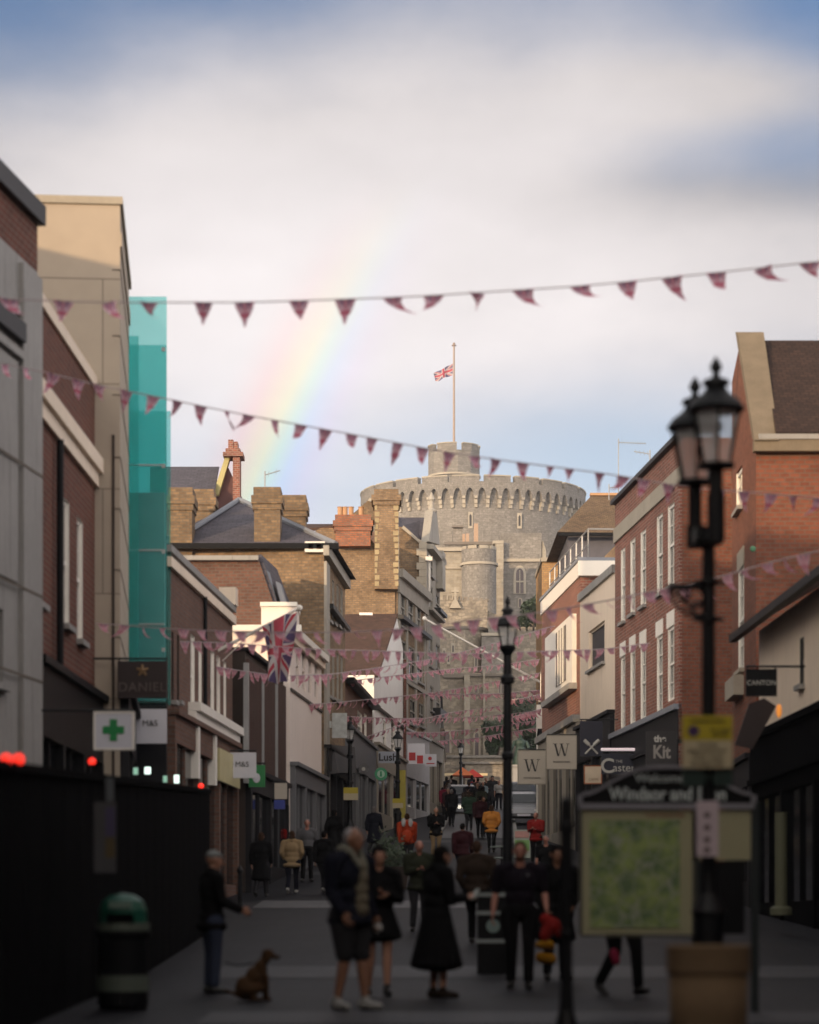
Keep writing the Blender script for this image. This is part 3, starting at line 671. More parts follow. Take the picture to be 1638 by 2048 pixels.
for px in (796, 811, 829, 847): b6.strip('pilaster', b6.S(px), b6.S(px) + .45, .07, gz(122) + 3.5, b6.zt - 1.004, stucco_grey)
y_ = 118.2; mb = MB(); q = [P(612, 1300, y_), P(790, 1300, y_), P(790, 1135, y_), P(745, 1082, y_), P(700, 1056, y_), P(640, 1056, y_), P(612, 1075, y_)]
mb.hexa(q, [p + Vector((0, 6, 0)) for p in q]); mb.build('gable_wall', brick_yellow, b6.root)
mb = MB(); q = [P(612, 1064, 119), P(690, 1054, 119), P(690, 1054, 124), P(612, 1054, 124)]; mb.hexa(q, [p + Vector((0, 0, .15)) for p in q]); mb.build('roof', tile_brown, b6.root)
mb = MB(); chimney_stack(mb, PX(671, 117.6), PX(741, 117.6), 117.5, 118.9, PZ(1095, 118), PZ(1030, 117.6), .12, 0); mb.build('chimney', masonry('patched_red_brick', (.40, .14, .07), (.22, .10, .07), (.2, .14, .1), stain=.7), b6.root)
mb = MB(); [mb.lathe([(.15, 0), (.12, .1), (.12, .45), (.15, .5)], PX(px, 118), 118.2, PZ(1031, 117.6), 10) for px in (680, 690, 702, 722)]; mb.build('chimney_pot', pot_m, b6.root)
mb = MB(); chimney_stack(mb, PX(749, 117.6), PX(796, 117.6), 117.6, 119.2, PZ(1180, 118), PZ(978, 117.6), .15); mb.build('chimney', brick_yellow, b6.root)
for sd in (0, 1):
    mb = MB()
    for i in range(13):
        py = 1014 + i * 12.6; wq = (5, 9, 6, 10, 7)[(i * 3 + sd) % 5]
        if sd: mb.box(PX(796 - wq, 117.6), PX(797, 117.6), 117.575, 117.9, PZ(py + 9, 118), PZ(py, 118))
        else: mb.box(PX(749.5, 117.6), PX(749 + wq, 117.6), 117.575, 117.9, PZ(py + 9, 118), PZ(py, 118))
    mb.build('quoin', plain('yellow_quoin_stone', (.36, .29, .17), .85, .35, scale=3), b6.root)
mb = MB(); q = [P(703, 1040, 122), P(752, 1040, 122), P(752, 1012, 122), P(742, 1000, 122), P(737, 1000, 122), P(703, 1030, 122)]
mb.hexa(q, [p + Vector((0, 1.5, 0)) for p in q]); mb.build('chimney', brick_soot, b6.root)
mb = MB(); q = [P(735, 1002, 121.9), P(739, 996, 121.9), P(741, 996, 121.9), P(750, 1004, 121.9)]; mb.hexa(q, [p + Vector((0, 1.7, 0)) for p in q]); mb.build('chimney_cap', stone_dress, b6.root)
b6.shopfront(PZ(1470, 122) - gz(122), plain('white_shopfront', (.5, .5, .52), .5), 2, fascia=2.2)

A, B = (PX(853.5, 127.4), 127.4), (PX(880, 133.2), 133.2)
b7 = Bld('dormered_terrace_house', 'taller terrace house with dark slate roof and stone dormer gable before the castle', A, B, 1, PZ(1090, 127.4), 1.4, brick_yellow)
for x0, x1, yt, yb in ((860, 866, 1110, 1150), (872, 879, 1125, 1160), (860, 866, 1170, 1222), (872, 879, 1185, 1225), (858, 866, 1268, 1330), (872, 880, 1285, 1335), (860, 867, 1370, 1420), (873, 880, 1380, 1425)):
    b7.hpx(x0, x1, yt, yb, bars=(2, 2), frame=stucco_grey, rec=.08)
b7.mat = stucco_grey
b7.wall()
y_ = 127.3; mb = MB(); q = [P(798, 1210, y_), P(844, 1210, y_), P(844, 1083, y_), P(836, 1082, y_), P(805, 1054, y_), P(798, 1054, y_)]
mb.hexa(q, [p + Vector((0, 7, 0)) for p in q]); mb.build('side_wall', brick_soot, b7.root)
mb = MB()
for i in range(9): py = 1084 + i * 14; mb.box(PX(838 - (i % 2) * 5, y_), PX(853.3, y_), y_ - .15, y_ + .5, PZ(py + 13.6, y_), PZ(py, y_))
mb.build('quoin', stone_dress, b7.root)
mb = MB(); q = [P(803, 1056, y_ - .2), P(807, 1051, y_ - .2), P(840, 1080, y_ - .2), P(838, 1085, y_ - .2)]; mb.hexa(q, [p + Vector((0, .4, 0)) for p in q]); mb.build('verge_coping', stone_dress, b7.root)
mb = MB(); q = [P(797, 1052, 128), P(853, 1086, 128), P(859, 1035, 131), P(797, 1035, 131)]; mb.hexa(q, [p + Vector((0, .5, .05)) for p in q]); mb.build('roof', slate, b7.root)
mb = MB(); q = [b7.at(0.1, .1, PZ(1086, 128)), b7.at(b7.S(876), .1, PZ(1082, 131)), b7.at(b7.S(870), .1, PZ(1020, 130)), b7.at(b7.S(862), .1, PZ(1020, 129))]; mb.hexa(q, [p + Vector((-.4, .1, 0)) for p in q]); mb.build('dormer_gable', stucco_grey, b7.root)
mb = MB(); mb.lathe([(.25, 0), (.3, .1), (.12, .25), (.12, .6), (.2, .7), (.02, 1.1)], b7.at(b7.S(867), -.1, 0).x, b7.at(b7.S(867), -.1, 0).y, PZ(1021, 129.5), 8); mb.build('finial', stucco_grey, b7.root)
b7.strip('cornice', 0, b7.L, .35, b7.zt - .2, b7.zt + .05, stucco_grey); b7.strip('string_course', 0, b7.L, .3, PZ(1232, 130), PZ(1226, 130), stucco_grey)
b7.strip('oriel_window', b7.S(872), b7.S(878), .35, PZ(1185, 133), PZ(1110, 133), stucco_grey); b7.strip('balcony', b7.S(866), b7.L, .4, PZ(1236, 133), PZ(1229, 133), iron); b7.strip('canopy', b7.S(866), b7.L, .4, PZ(1440, 133), PZ(1425, 133), iron)
mb = MB(); mb.tube(b7.at(.1, .12, PZ(1110, 127.4)), b7.at(.1, .12, PZ(1190, 127.4)), .06); mb.box(b7.at(.1, .12, 0).x - .2, b7.at(.1, .12, 0).x + .15, 127.0, 127.3, PZ(1121, 127), PZ(1113, 127)); mb.build('drainpipe', white_paint, b7.root)
b7.shopfront(3.6, cream_shop, 2, fascia=.8)
# the next house carries the row on to the top of the street
A, B = (PX(880.2, 133.4), 133.4), (PX(884, 160), 160)
b8 = Bld('last_terrace_house', 'pale stone corner house at the top of the street beside the terrace wall', A, B, 1, PZ(1395, 135.7), 6, stucco_grey)
for px in (881, 882.5): b8.hpx(px, px + 1.6, 1400, 1440, rec=.06, bars=(1, 2))
b8.wall(); b8.roof(b8.zt + 1.4, slate, .12); b8.shopfront(3.4, cream_shop, 4, fascia=.7)

# ---- right row
# nearest cream building with black shopfront
A, B = (8.0, 36), (PX(1518, 54.5), 54.5)
c0 = Bld('cream_black_pub', 'cream upper storey over a black shopfront under a dark tiled roof, nearest on the right', A, B, -1, PZ(1262, 54.5), 1.0, cream)
c0.hpx(1600, 1608, 1278, 1372, frame=plain('dark_frame', (.05, .05, .05)), bars=(1, 2), rec=.1)
c0.wall()
mb = MB(); ro = [c0.at(-.5, .45, c0.zt - .1), c0.at(c0.L + .3, .45, c0.zt - .1), c0.at(c0.L + .3, -1.6, c0.zt + 1.15), c0.at(-.5, -1.6, c0.zt + 1.15)]
mb.hexa(ro, [p + Vector((0, 0, .16)) for p in ro]); mb.build('roof', tile_dark, c0.root)
c0.strip('gutter', -.5, c0.L + .3, .62, c0.zt - .22, c0.zt - .06, black_paint, t0=.46)
mb = MB(); c0.box(mb, 0, c0.L, -6, -1.005, c0.zb, c0.zt); mb.build('rear_wing', brick_red, c0.root)
z_ = PZ(1482, 54)
c0.strip('fascia', 0, c0.L, .2, z_ - .9, z_, hoarding_m); c0.strip('fascia_cornice', 0, c0.L, .3, z_ + .003, z_ + .14, hoarding_m)
c0.shopfront(z_ - .95 - gz(48), hoarding_m, 5, fascia=.3, base=gz(48))
mb = MB(); x_ = PX(1562, 45); mb.tube((x_, 45, PZ(1815, 45)), (x_, 45, PZ(1625, 45)), .11, n=12); mb.lathe([(.2, 0), (.2, .12), (.14, .16)], x_, 45, PZ(1830, 45)); mb.build('column', plain('pale_green_column', (.10, .105, .065), .7), c0.root)

# tall brick building with gable to the street
A, B = (PX(1512, 57), 57), (PX(1464, 62.2), 62.2)
c1 = Bld('gabled_brick_building', 'tall red brick building with stone coped gable and dark tiled roof on the right', A, B, -1, PZ(882, 57), 9, brick_orange)
c1.hpx(1484, 1473, 862, 1010, bars=(2, 3), rec=.09); c1.hpx(1488, 1477, 1130, 1335, bars=(2, 4), lintel=.45, rec=.09, sillm=stone_dress)
c1.wall()
s_ap = c1.S(1479); ap = c1.at(s_ap, 0, PZ(690, c1.D(1479)))
mb = MB(); q = [c1.at(0, 0, c1.zt + .003), c1.at(c1.L, 0, c1.zt + .003), c1.at(c1.L, 0, PZ(760, 62)), ap]; mb.hexa(q, [p + Vector((.4, 0, 0)) for p in q]); mb.build('gable', brick_orange, c1.root)
mb = MB(); lo = c1.at(-.12, .08, c1.zt - .05)
q = [lo, lo + Vector((.55, 0, 0)), ap + Vector((.55, 0, .25)), ap + Vector((-.08, 0, .25))]; mb.hexa([p + Vector((0, -.25, 0)) for p in q], [p + Vector((0, .15, .1)) for p in q]); mb.build('gable_coping', plain('weathered_coping', (.19, .155, .11), .85, .3), c1.root)
mb = MB(); bk = Vector((10, 0, 0)); q = [lo + Vector((.5, -.1, .1)), lo + bk + Vector((0, -.1, .1)), ap + bk, ap + Vector((.5, 0, 0))]; mb.hexa(q, [p + Vector((0, -.05, .1)) for p in q])
q = [ap, ap + bk, c1.at(c1.L, 0, c1.zt) + bk, c1.at(c1.L, 0, c1.zt)]; mb.hexa(q, [p + Vector((0, .05, .1)) for p in q]); mb.build('roof', tile_dark, c1.root)
mb = MB(); mb.box(lo.x, lo.x + 10, 56.7, 56.99, c1.zt - .28, c1.zt - .02); mb.build('eaves_band', plain('weathered_coping', (.19, .155, .11), .85, .3), c1.root)
mb = MB(); mb.box(lo.x + .1, lo.x + 10, 56.66, 56.9, c1.zt - .016, c1.zt + .1); mb.build('gutter', stone_grey, c1.root)
c1.strip('door_hood', c1.S(1488), c1.S(1470), .25, PZ(1385, 59), PZ(1345, 59), stone_dress)
c1.shopfront(3.3, dark_shop, 2, fascia=.6)
mb = MB(); mb.ball(P(1506, 1098, 56.9), .07, .05, .07); mb.build('alarm_box', plain('green_alarm', (.08, .22, .12), .4), c1.root)

# five-bay brick building
A, B = (PX(1364, 70), 70), (PX(1230, 81.4), 81.4)
c2 = Bld('five_bay_brick_building', 'red brick building with five bays of tall white windows and stone parapet band', A, B, -1, PZ(874, 70), 8, brick_red)
for i, (x0, x1) in enumerate(((1348.6, 1336), (1325.5, 1314), (1292, 1281.5), (1270.5, 1261), (1250.5, 1242))):
    yt = (1003, 1024, 1056, 1074, 1093)[i]; yb = (1167, 1184, 1208, 1224, 1241)[i]
    c2.hole(c2.S(x0), c2.S(x1), PZ(yb, c2.D(x0)), PZ(yt, c2.D(x0)), bars=(2, 4), fw=.09, rec=.1)
    yt = (1250, 1268, 1288, 1298, 1310)[i]
    c2.hole(c2.S(x0), c2.S(x1), PZ((1398, 1422, 1436, 1446, 1458)[i], c2.D(x0)), PZ(yt, c2.D(x0)), bars=(2, 4), fw=.09, rec=.1, lintel=.45, sill=False, lintelm=white_paint)
c2.wall()
zb_ = PZ(960, 70)
c2.strip('stone_band', -.06, c2.L, .06, zb_ - .05, zb_ + .42, stone_dress); c2.strip('parapet_coping', -.1, c2.L, .16, c2.zt + .003, c2.zt + .13, plain('dark_coping', (.05, .05, .055)), t0=-.4)
mb = MB(); c2.box(mb, -.006, -.002, -8, -.0, c2.zb, c2.zt - .01); mb.build('end_wall', brick_orange, c2.root)
c2.strip('corner_pilaster', .0, .55, .1, c2.zb, zb_ - .054, brick_red)
z_ = PZ(1414, 70)
c2.strip('shop_cornice', 0, c2.L, .22, z_ - .06, z_ + .1, lead); c2.strip('shop_fascia', 0, c2.L, .12, z_ - 1.0, z_ - .065, dark_shop)
c2.shopfront(z_ - 1.02 - gz(76), dark_shop, 4, fascia=.3, base=gz(76))
# cream building with one dark window
A, B = (PX(1229.6, 81.5), 81.5), (PX(1160, 89), 89)
c3 = Bld('cream_render_building', 'narrow cream rendered building with one large dark window beside the five bay brick', A, B, -1, PZ(1135, 81.5), 5, cream)
c3.hpx(1209, 1177, 1240, 1322, frame=cream, glass=plain('dark_opening', (.02, .02, .025), .5), bars=(1, 1), sash=False, rec=.14, sillm=stone_grey)
c3.wall()
c3.strip('coping', -.02, c3.L + .03, .1, c3.zt - .16, c3.zt + .1, stone_grey, t0=-.3)
c3.shopfront(PZ(1445, 85) - gz(85), dark_shop, 2, fascia=1.2)
# brick building with white bay window and roof railing
A, B = (PX(1161, 89.2), 89.2), (PX(1084, 100.4), 100.4)
c4 = Bld('brick_bay_window_building', 'red brick building with white bay window and railed flat roof', A, B, -1, PZ(1122, 89.2), 6, brick_red)
c4.wall()
c4.strip('parapet_band', -.1, c4.L + .05, .06, c4.zt - .55, c4.zt - .02, white_paint); c4.strip('coping', -.15, c4.L + .1, .1, c4.zt + .003, c4.zt + .12, lead, t0=-6.1)
mb = MB(); mb.box(c4.A.x - .1, c4.A.x + 6, 88.95, 89.19, c4.zt - .55, c4.zt - .02); mb.build('end_band', white_paint, c4.root)
z0, z1 = PZ(1385, 94), PZ(1252, 94); u0, u1 = c4.S(1153), c4.S(1098)
c4.strip('bay_window', u0, u1, .16, z0, z1, white_paint)
mb = MB(); g0_, g1_ = c4.S(1141), c4.S(1121); c4.box(mb, g0_, g1_, .165, .18, z0 + .25, z1 - .2); mb.build('bay_glass', plain('curtained_glass', (.16, .15, .15), .15), c4.root)
mb = MB()
for i in range(1, 4): u = g0_ + (g1_ - g0_) * i / 4; c4.box(mb, u - .06, u + .06, .183, .21, z0 + .25, z1 - .2)
mb.build('bay_mullion', white_paint, c4.root)
c4.strip('bay_sill', u0 - .15, u1 + .15, .3, z0 - .22, z0 - .004, stone_grey)
z_ = PZ(1450, 92)
c4.strip('canopy', 0, c4.L, .3, z_ - .1, z_ + .15, stone_grey)
c4.shopfront(z_ - .12 - gz(94), cream_shop, 3, fascia=.8, base=gz(94))
mb = MB(); rt = c4.zt + .12
for i in range(8):
    u = .15 + (c4.L - .3) * i / 7; mb.tube(c4.at(u, -.3, rt), c4.at(u, -.3, rt + 1.05), .03, n=6)
for h in (.5, 1.05): mb.tube(c4.at(.15, -.3, rt + h), c4.at(c4.L - .15, -.3, rt + h), .03, n=6)
for i in range(4): mb.tube(c4.at(.15, -.3 - i * 1.2, rt), c4.at(.15, -.3 - i * 1.2, rt + 1.05), .03, n=6)
mb.tube(c4.at(.15, -.3, rt + 1.05), c4.at(.15, -4, rt + 1.05), .03, n=6); mb.build('roof_railing', steel, c4.root)
mb = MB(); c4.box(mb, 3.0, 10, -5.9, -2.2, rt, PZ(1062, 92)); mb.build('roof_house', brick_yellow, c4.root)
# tiled roof building behind
c5 = thing('hipped_tile_building', 'building with brown hipped tile roof and grey walls rising behind the railed roof', 'building', (10, 120, gz(120)))
mb = MB(); mb.box(PX(1136, 116), PX(1260, 116), 116, 124, gz(116), PZ(1068, 116)); mb.build('wall', plain('grey_tile_hanging', (.10, .10, .12), .8, .25), c5)
mb = MB(); e = [P(1115, 1064, 115.4), P(1275, 1066, 115.4), P(1275, 1066, 115.4) + Vector((0, 9.5, 0)), P(1115, 1064, 115.4) + Vector((0, 9.5, 0))]; r0, r1 = P(1184, 990, 120), P(1250, 990, 120)
mb.face([e[0], e[1], r1, r0]); mb.face([e[3], e[0], r0]); mb.face([e[2], e[3], r0, r1]); mb.face([e[1], e[2], r1]); mb.face(e[::-1]); mb.build('roof', tile_lichen, c5)
mb = MB(); mb.box(PX(1117, 115.2), PX(1275, 115.2), 115.2, 115.4, PZ(1071, 115.2), PZ(1065, 115.2)); mb.build('gutter', black_paint, c5)
mb = MB(); mb.box(PX(1180, 120), PX(1245, 120), 119.8, 120.2, PZ(992, 120), PZ(987, 120)); mb.build('ridge_tile', pot_m, c5)
# yellow brick shop and further dark brick front
A, B = (PX(1088, 101), 101), (PX(1078, 126), 126)
c6 = Bld('brown_brick_shop', 'dark brown brick shop with white pilaster beyond the bay window building', A, B, -1, PZ(1240, 101), 6, brick_brown)
c6.hpx(1082, 1080.5, 1330, 1400, bars=(1, 2)); c6.wall(); c6.strip('white_pilaster', c6.S(1085), c6.S(1083.5), .25, gz(105), PZ(1395, 104), white_paint)
c6.shopfront(3.3, dark_shop, 4, fascia=.7)
c7 = thing('yellow_brick_gable', 'small sunlit yellow brick gable beside the castle tower behind the white bay', 'building', (PX(1105, 128), 130, gz(128)))
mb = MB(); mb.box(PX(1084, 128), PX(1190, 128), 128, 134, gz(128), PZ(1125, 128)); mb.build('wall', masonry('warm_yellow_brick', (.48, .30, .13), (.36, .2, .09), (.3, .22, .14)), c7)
mb = MB(); mb.box(PX(1082, 127.9), PX(1170, 127.9), 127.8, 134.1, PZ(1124, 128), PZ(1116, 128)); mb.build('coping', stone_dress, c7)

hb = Bld('castle_shade_block', 'unseen block added behind the left terrace to shade the castle', (-1.5, 171), (-1.5, 187), 1, 28.5, 40, brick_brown); hb.wall()  # never in view, added to keep sun off the lower castle walls
eb = Bld('street_end_shade_block', 'long unseen block added behind the camera to darken the street', (-40, -16), (40, -16), -1, 20.6, 9, brick_dark); eb.wall()  # never in view, added to block low sky from people and paving
# street carries on unseen beside the camera; rows added to shade the near paving
for nm, lb, A, B, side, zt, m in (
    ('left_shade_row', 'unseen brick row added on the left beside the camera to cast shade', (-7.4, -4), (-6.6, 25.6), 1, 13.5, brick_dark),
    ('right_shade_row', 'unseen brick row added on the right beside the camera to cast shade', (8.1, -2), (8.0, 35.8), -1, 12.0, brick_red)):
    q = Bld(nm, lb, A, B, side, zt, 9, m)
    n_ = int(q.L / 4)
    for i in range(n_):
        for z in (4.6, 7.8): q.hole(q.L * (i + .35) / n_, q.L * (i + .65) / n_, gz((A[1] + B[1]) / 2) + z, gz((A[1] + B[1]) / 2) + z + 1.7, bars=(2, 2))
    q.wall(); q.shopfront(3.6, dark_shop, n_)
# ---------------------------------------------------------------- castle
def arc_pts(cx, cy, r, a0, a1, n): return [(cx + r * math.sin(a0 + (a1 - a0) * i / n), cy - r * math.cos(a0 + (a1 - a0) * i / n)) for i in range(n + 1)]
TWO = 2 * math.pi
def ring_wall(mb, cx, cy, r0, r1, z0, z1, n, a0=0, a1=TWO, mi=0):
    """closed ring segment r0..r1 (outer r1), angle 0 faces the camera"""
    o, i_ = arc_pts(cx, cy, r1, a0, a1, n), arc_pts(cx, cy, r0, a0, a1, n)
    for k in range(n):
        a, b, c, d = o[k], o[k + 1], i_[k + 1], i_[k]
        for q in ([a + (z0,), b + (z0,), b + (z1,), a + (z1,)], [c + (z0,), d + (z0,), d + (z1,), c + (z1,)], [a + (z1,), b + (z1,), c + (z1,), d + (z1,)], [b + (z0,), a + (z0,), d + (z0,), c + (z0,)]): mb.face(q, mi)
    if abs(a1 - a0) < TWO - .01:
        for k in (0, n): mb.face([o[k] + (z0,), i_[k] + (z0,), i_[k] + (z1,), o[k] + (z1,)], mi)
    return mb
def drum(mb, cx, cy, r, z0, z1, n=64, a0=0):
    p = arc_pts(cx, cy, r, a0, a0 + TWO, n)[:-1]; mb.hexa([q + (z0,) for q in p], [q + (z1,) for q in p]); return mb
def crenels(mb, cx, cy, r0, r1, z0, z1, n, gap, seg=3, off=0):
    for k in range(n):
        a = off + TWO * k / n; ring_wall(mb, cx, cy, r0, r1, z0, z1, seg, a, a + TWO / n * (1 - gap))
    return mb

RT = thing('round_tower', 'great round stone castle tower with arched machicolations, turret and battlements', 'castle tower', (PX(946, 345), 345, gz(345)))
cx, cy, r = PX(946, 345), 345.0, 14.75
ztop = PZ(951, 330)
zc0 = PZ(1012, 330); za0, za1 = PZ(1007, 330), PZ(974, 330); zp = PZ(965, 330)
mb = MB(); drum(mb, cx, cy, r, gz(345) - 8, za1 + .5, 96); RTW = mb.build('drum_wall', stone_castle, RT)
# battered base ring and string courses
mb = MB()
NA = 60; ro = r + .75
for k in range(NA):
    a0 = TWO * k / NA; da = TWO / NA; m = 7
    f = lambda t_, z, rr=ro: (cx + rr * math.sin(a0 + da * t_), cy - rr * math.cos(a0 + da * t_), z)
    # arch outline t in [.17,.83]
    ts = [.13 + .74 * i / m for i in range(m + 1)]
    def zt_(t_):
        q = abs(t_ - .5) / .37; return za0 + (za1 - za0 - .12) * (.30 + .70 * math.sqrt(max(0, 1 - q ** 1.7)))
    for i in range(m):
        mb.face([f(ts[i], zt_(ts[i])), f(ts[i + 1], zt_(ts[i + 1])), f(ts[i + 1], zp), f(ts[i], zp)])
        mb.face([f(ts[i], zt_(ts[i])), f(ts[i], zt_(ts[i]), r), f(ts[i + 1], zt_(ts[i + 1]), r), f(ts[i + 1], zt_(ts[i + 1]))])
    zs = zt_(.13)
    for ta, tb in ((0, .13), (.87, 1)):
        mb.face([f(ta, zs), f(tb, zs), f(tb, zp), f(ta, zp)])
MCH = mb.build('machicolation', stone_castle, RT)
mb = MB()
for k in range(NA):
    a0 = TWO * (k - .13) / NA; a1 = TWO * (k + .13) / NA
    ring_wall(mb, cx, cy, r - .05, ro + .02, za0 + (za1 - za0) * .3, za0 + (za1 - za0) * .45, 1, a0, a1); ring_wall(mb, cx, cy, r - .05, r + .5, za0, za0 + (za1 - za0) * .297, 1, a0, a1); ring_wall(mb, cx, cy, r - .05, r + .26, za0 - .5, za0 - .003, 1, a0, a1)
mb.build('corbel', stone_dress, RT)
mb = MB(); ring_wall(mb, cx, cy, r - .6, ro, zp + .002, ztop - .85, 96); crenels(mb, cx, cy, r - .1, ro - .004, ztop - .848, ztop - .12, 23, .15, 4, R(4)); mb.build('parapet', stone_castle, RT)
mb = MB(); crenels(mb, cx, cy, r - .2, ro + .1, ztop - .118, ztop + .05, 23, .15, 4, R(4)); mb.build('merlon_coping', stone_dress, RT)
mb = MB(); drum(mb, cx, cy, r - .3, zp, zp + .3, 48); mb.build('roof_deck', lead, RT)
def loop_win(px, yt, yb, parent, dfac, w=5, m=None):
    mb = MB(); d = dfac; dk = plain('window_dark', (.02, .018, .02), .5)
    mb.box(PX(px - w, d), PX(px + w, d), d - .05, d + .8, PZ(yb + 5, d), PZ(yt - 4, d)); o = mb.build('window_surround', stone_dress, parent)
    g = MB(); wi = w * .48; q = [P(px - wi, yb, d), P(px + wi, yb, d), P(px + wi, yt + wi * 1.5, d), P(px, yt, d), P(px - wi, yt + wi * 1.5, d)]; g.face([p + Vector((0, -.06, 0)) for p in q]); g.build('pane', dk, o)
def rt_front(px):  # depth of the drum's face in that column
    x = (px - HX) / FPX; a = 1 + x * x; b = -2 * (x * cx + cy); c = cx * cx + cy * cy - r * r
    return (-b - math.sqrt(b * b - 4 * a * c)) / (2 * a)
for px, yt, yb in ((941, 1028, 1052), (1039, 1030, 1052), (1040, 1074, 1104)): loop_win(px, yt, yb, RT, rt_front(px) - .12, 4.5)
# turret
tx, ty = PX(908, 341), 341.0
mb = MB(); rr = PX(960, 341) - PX(908, 341); z1 = PZ(893, 338); drum(mb, tx, ty, rr * .93, ztop - 3, z1 - 1.0, 12, R(8)); ring_wall(mb, tx, ty, rr - .7, rr, PZ(945, 338), z1 - .5, 12, R(8), R(8) + TWO); 
for k in range(6): ring_wall(mb, tx, ty, rr - .6, rr - .004, z1 - .498, PZ(887, 338), 2, R(19 + k * 60), R(19 + k * 60 + 46))
mb.build('turret', stone_castle, RT)
mb = MB()
for k in range(6): ring_wall(mb, tx, ty, rr - .7, rr + .12, PZ(887, 338) + .003, PZ(885, 338), 2, R(19 + k * 60), R(19 + k * 60 + 46))
ring_wall(mb, tx, ty, rr * .9, rr + .1, PZ(945, 338) - .25, PZ(945, 338) - .003, 24); mb.build('turret_coping', stone_dress, RT)
fp = thing('castle_flagpole', 'slender flagpole standing on the round tower turret', 'flagpole', (tx, ty, z1 - 1))
mb = MB(); mb.tube((tx, ty, z1 - 1), (tx, ty, PZ(692, 341)), .17, .12, 10); mb.build('pole', plain('flagpole_paint', (.32, .25, .21), .6), fp); mb = MB(); mb.lathe([(.3, 0), (.34, .1), (.12, .2), (.2, .35), (.03, .5)], tx, ty, PZ(692, 341), 10); mb.build('finial', plain('flagpole_paint', (.32, .25, .21)), fp)
def cloth(name, mat, corners, nu=16, nv=10, wave=None, parent=None):
    """cloth patch between four corners (tl,tr,br,bl) displaced by wave(u,v)"""
    tl, tr, br, bl = [Vector(c) for c in corners]; mb = MB()
    g = [[(tl.lerp(tr, i / nu)).lerp(bl.lerp(br, i / nu), j / nv) + (wave(i / nu, j / nv) if wave else Vector()) for i in range(nu + 1)] for j in range(nv + 1)]
    for j in range(nv):
        for i in range(nu):
            mb.face([g[j + 1][i], g[j + 1][i + 1], g[j][i + 1], g[j][i]], 0, [(i / nu, 1 - (j + 1) / nv), ((i + 1) / nu, 1 - (j + 1) / nv), ((i + 1) / nu, 1 - j / nv), (i / nu, 1 - j / nv)])
    return mb.build(name, mat, parent, smooth=True)
d = 341
tag(cloth('castle_flag', jack_big, [P(867, 747, d), P(905.5, 727, d), P(905.5, 750, d), P(871, 763, d)], wave=lambda u, v: Vector((0, .5 * math.sin(u * 9 + v) * (1 - u), .16 * math.sin(u * 10 + v * 2) * (1 - u)))), 'union flag flying at half mast from the castle flagpole', 'flag')

# middle ward: square tower, round tower and low wall
sq = thing('square_castle_tower', 'square stone castle tower with tall pointed window and clasping buttress', 'castle tower', (PX(1045, 265), 270, gz(265)))
D_ = 262
mb = MB(); mb.box(PX(1000, D_), PX(1083, D_), D_, D_ + 8, gz(D_) - 3, PZ(1066, D_)); mb.build('wall', stone_castle, sq)
mb = MB(); mb.box(PX(990, D_), PX(1006.5, D_), D_ - .9, D_ + 2, gz(D_) - 3, PZ(1090, D_)); q = [P(1083, 1240, D_), P(1092, 1240, D_), P(1092, 1100, D_), P(1085, 1080, D_)]; mb.hexa(q, [p + Vector((0, 2, 0)) for p in q]); mb.build('buttress', masonry('pale_ashlar', (.36, .33, .275), (.29, .265, .22), (.3, .26, .2), bw=.7, bh=.34, ms=.02, var=.5, stain=.3), sq)
mb = MB(); mb.box(PX(1006.6, D_), PX(1083, D_), D_ - .3, D_ - .003, PZ(1124, D_), PZ(1118, D_)); mb.build('string_course', stone_dress, sq)
mb = MB(); mb.box(PX(985, D_), PX(1006.5, D_), D_ - 1.0, D_ + 2.1, PZ(1090, D_) + .003, PZ(1084, D_)); mb.build('buttress_cap', stone_dress, sq)
def pointed(px0, px1, yt, yb, d, parent, mull=1, sur=4, dep=.12):
    m_ = (px0 + px1) / 2; h = (px1 - px0)
    def outl(a, b, t0, yb_):
        pts = [P(a, yb_, d), P(b, yb_, d)]; hh = (b - a) * .85
        for i in range(0, 7): u = i / 6; pts.append(P(b - (b - a) / 2 * (1 - math.cos(u * math.pi / 2)) , t0 + hh * (1 - math.sin(u * math.pi / 2) ** .9), d))
        for i in range(5, -1, -1): u = i / 6; pts.append(P(a + (b - a) / 2 * (1 - math.cos(u * math.pi / 2)), t0 + hh * (1 - math.sin(u * math.pi / 2) ** .9), d))
        return pts
    mb = MB(); q = outl(px0 - sur, px1 + sur, yt - sur * 1.2, yb + 1); mb.hexa([p + Vector((0, -dep, 0)) for p in q], [p + Vector((0, .5, 0)) for p in q]); o = mb.build('window_surround', stone_dress, parent)
    g = MB(); g.face([p + Vector((0, -dep - .01, 0)) for p in outl(px0, px1, yt, yb)]); g.build('pane', plain('leaded_glass', (.05, .03, .035), .3), o)
    mb = MB()
    for i in range(1, mull + 1): x = px0 + h * i / (mull + 1); mb.box(PX(x - h * .06, d), PX(x + h * .06, d), d - dep - .1, d - dep - .02, PZ(yb, d), PZ(yt + h * .25, d))
    if mull: mb.box(PX(px0, d), PX(px1, d), d - dep - .09, d - dep - .025, PZ((yt + yb) / 2 + 3, d), PZ((yt + yb) / 2, d)); mb.build('mullion', stone_dress, o)
pointed(1032, 1047, 1137, 1187, D_, sq, 1, 5); pointed(1037.5, 1042.5, 1198, 1214, D_, sq, 0, 2)
rt2 = thing('drum_castle_tower', 'lower round castle tower with string course beside the square tower', 'castle tower', (PX(962, 252), 252, gz(252)))
cx2, cy2 = PX(958, 254), 254.0; r2 = PX(993, 252) - PX(958, 252)
mb = MB(); drum(mb, cx2, cy2, r2, gz(252) - 3, PZ(1092, 251), 40); mb.build('drum_wall', stone_castle, rt2)
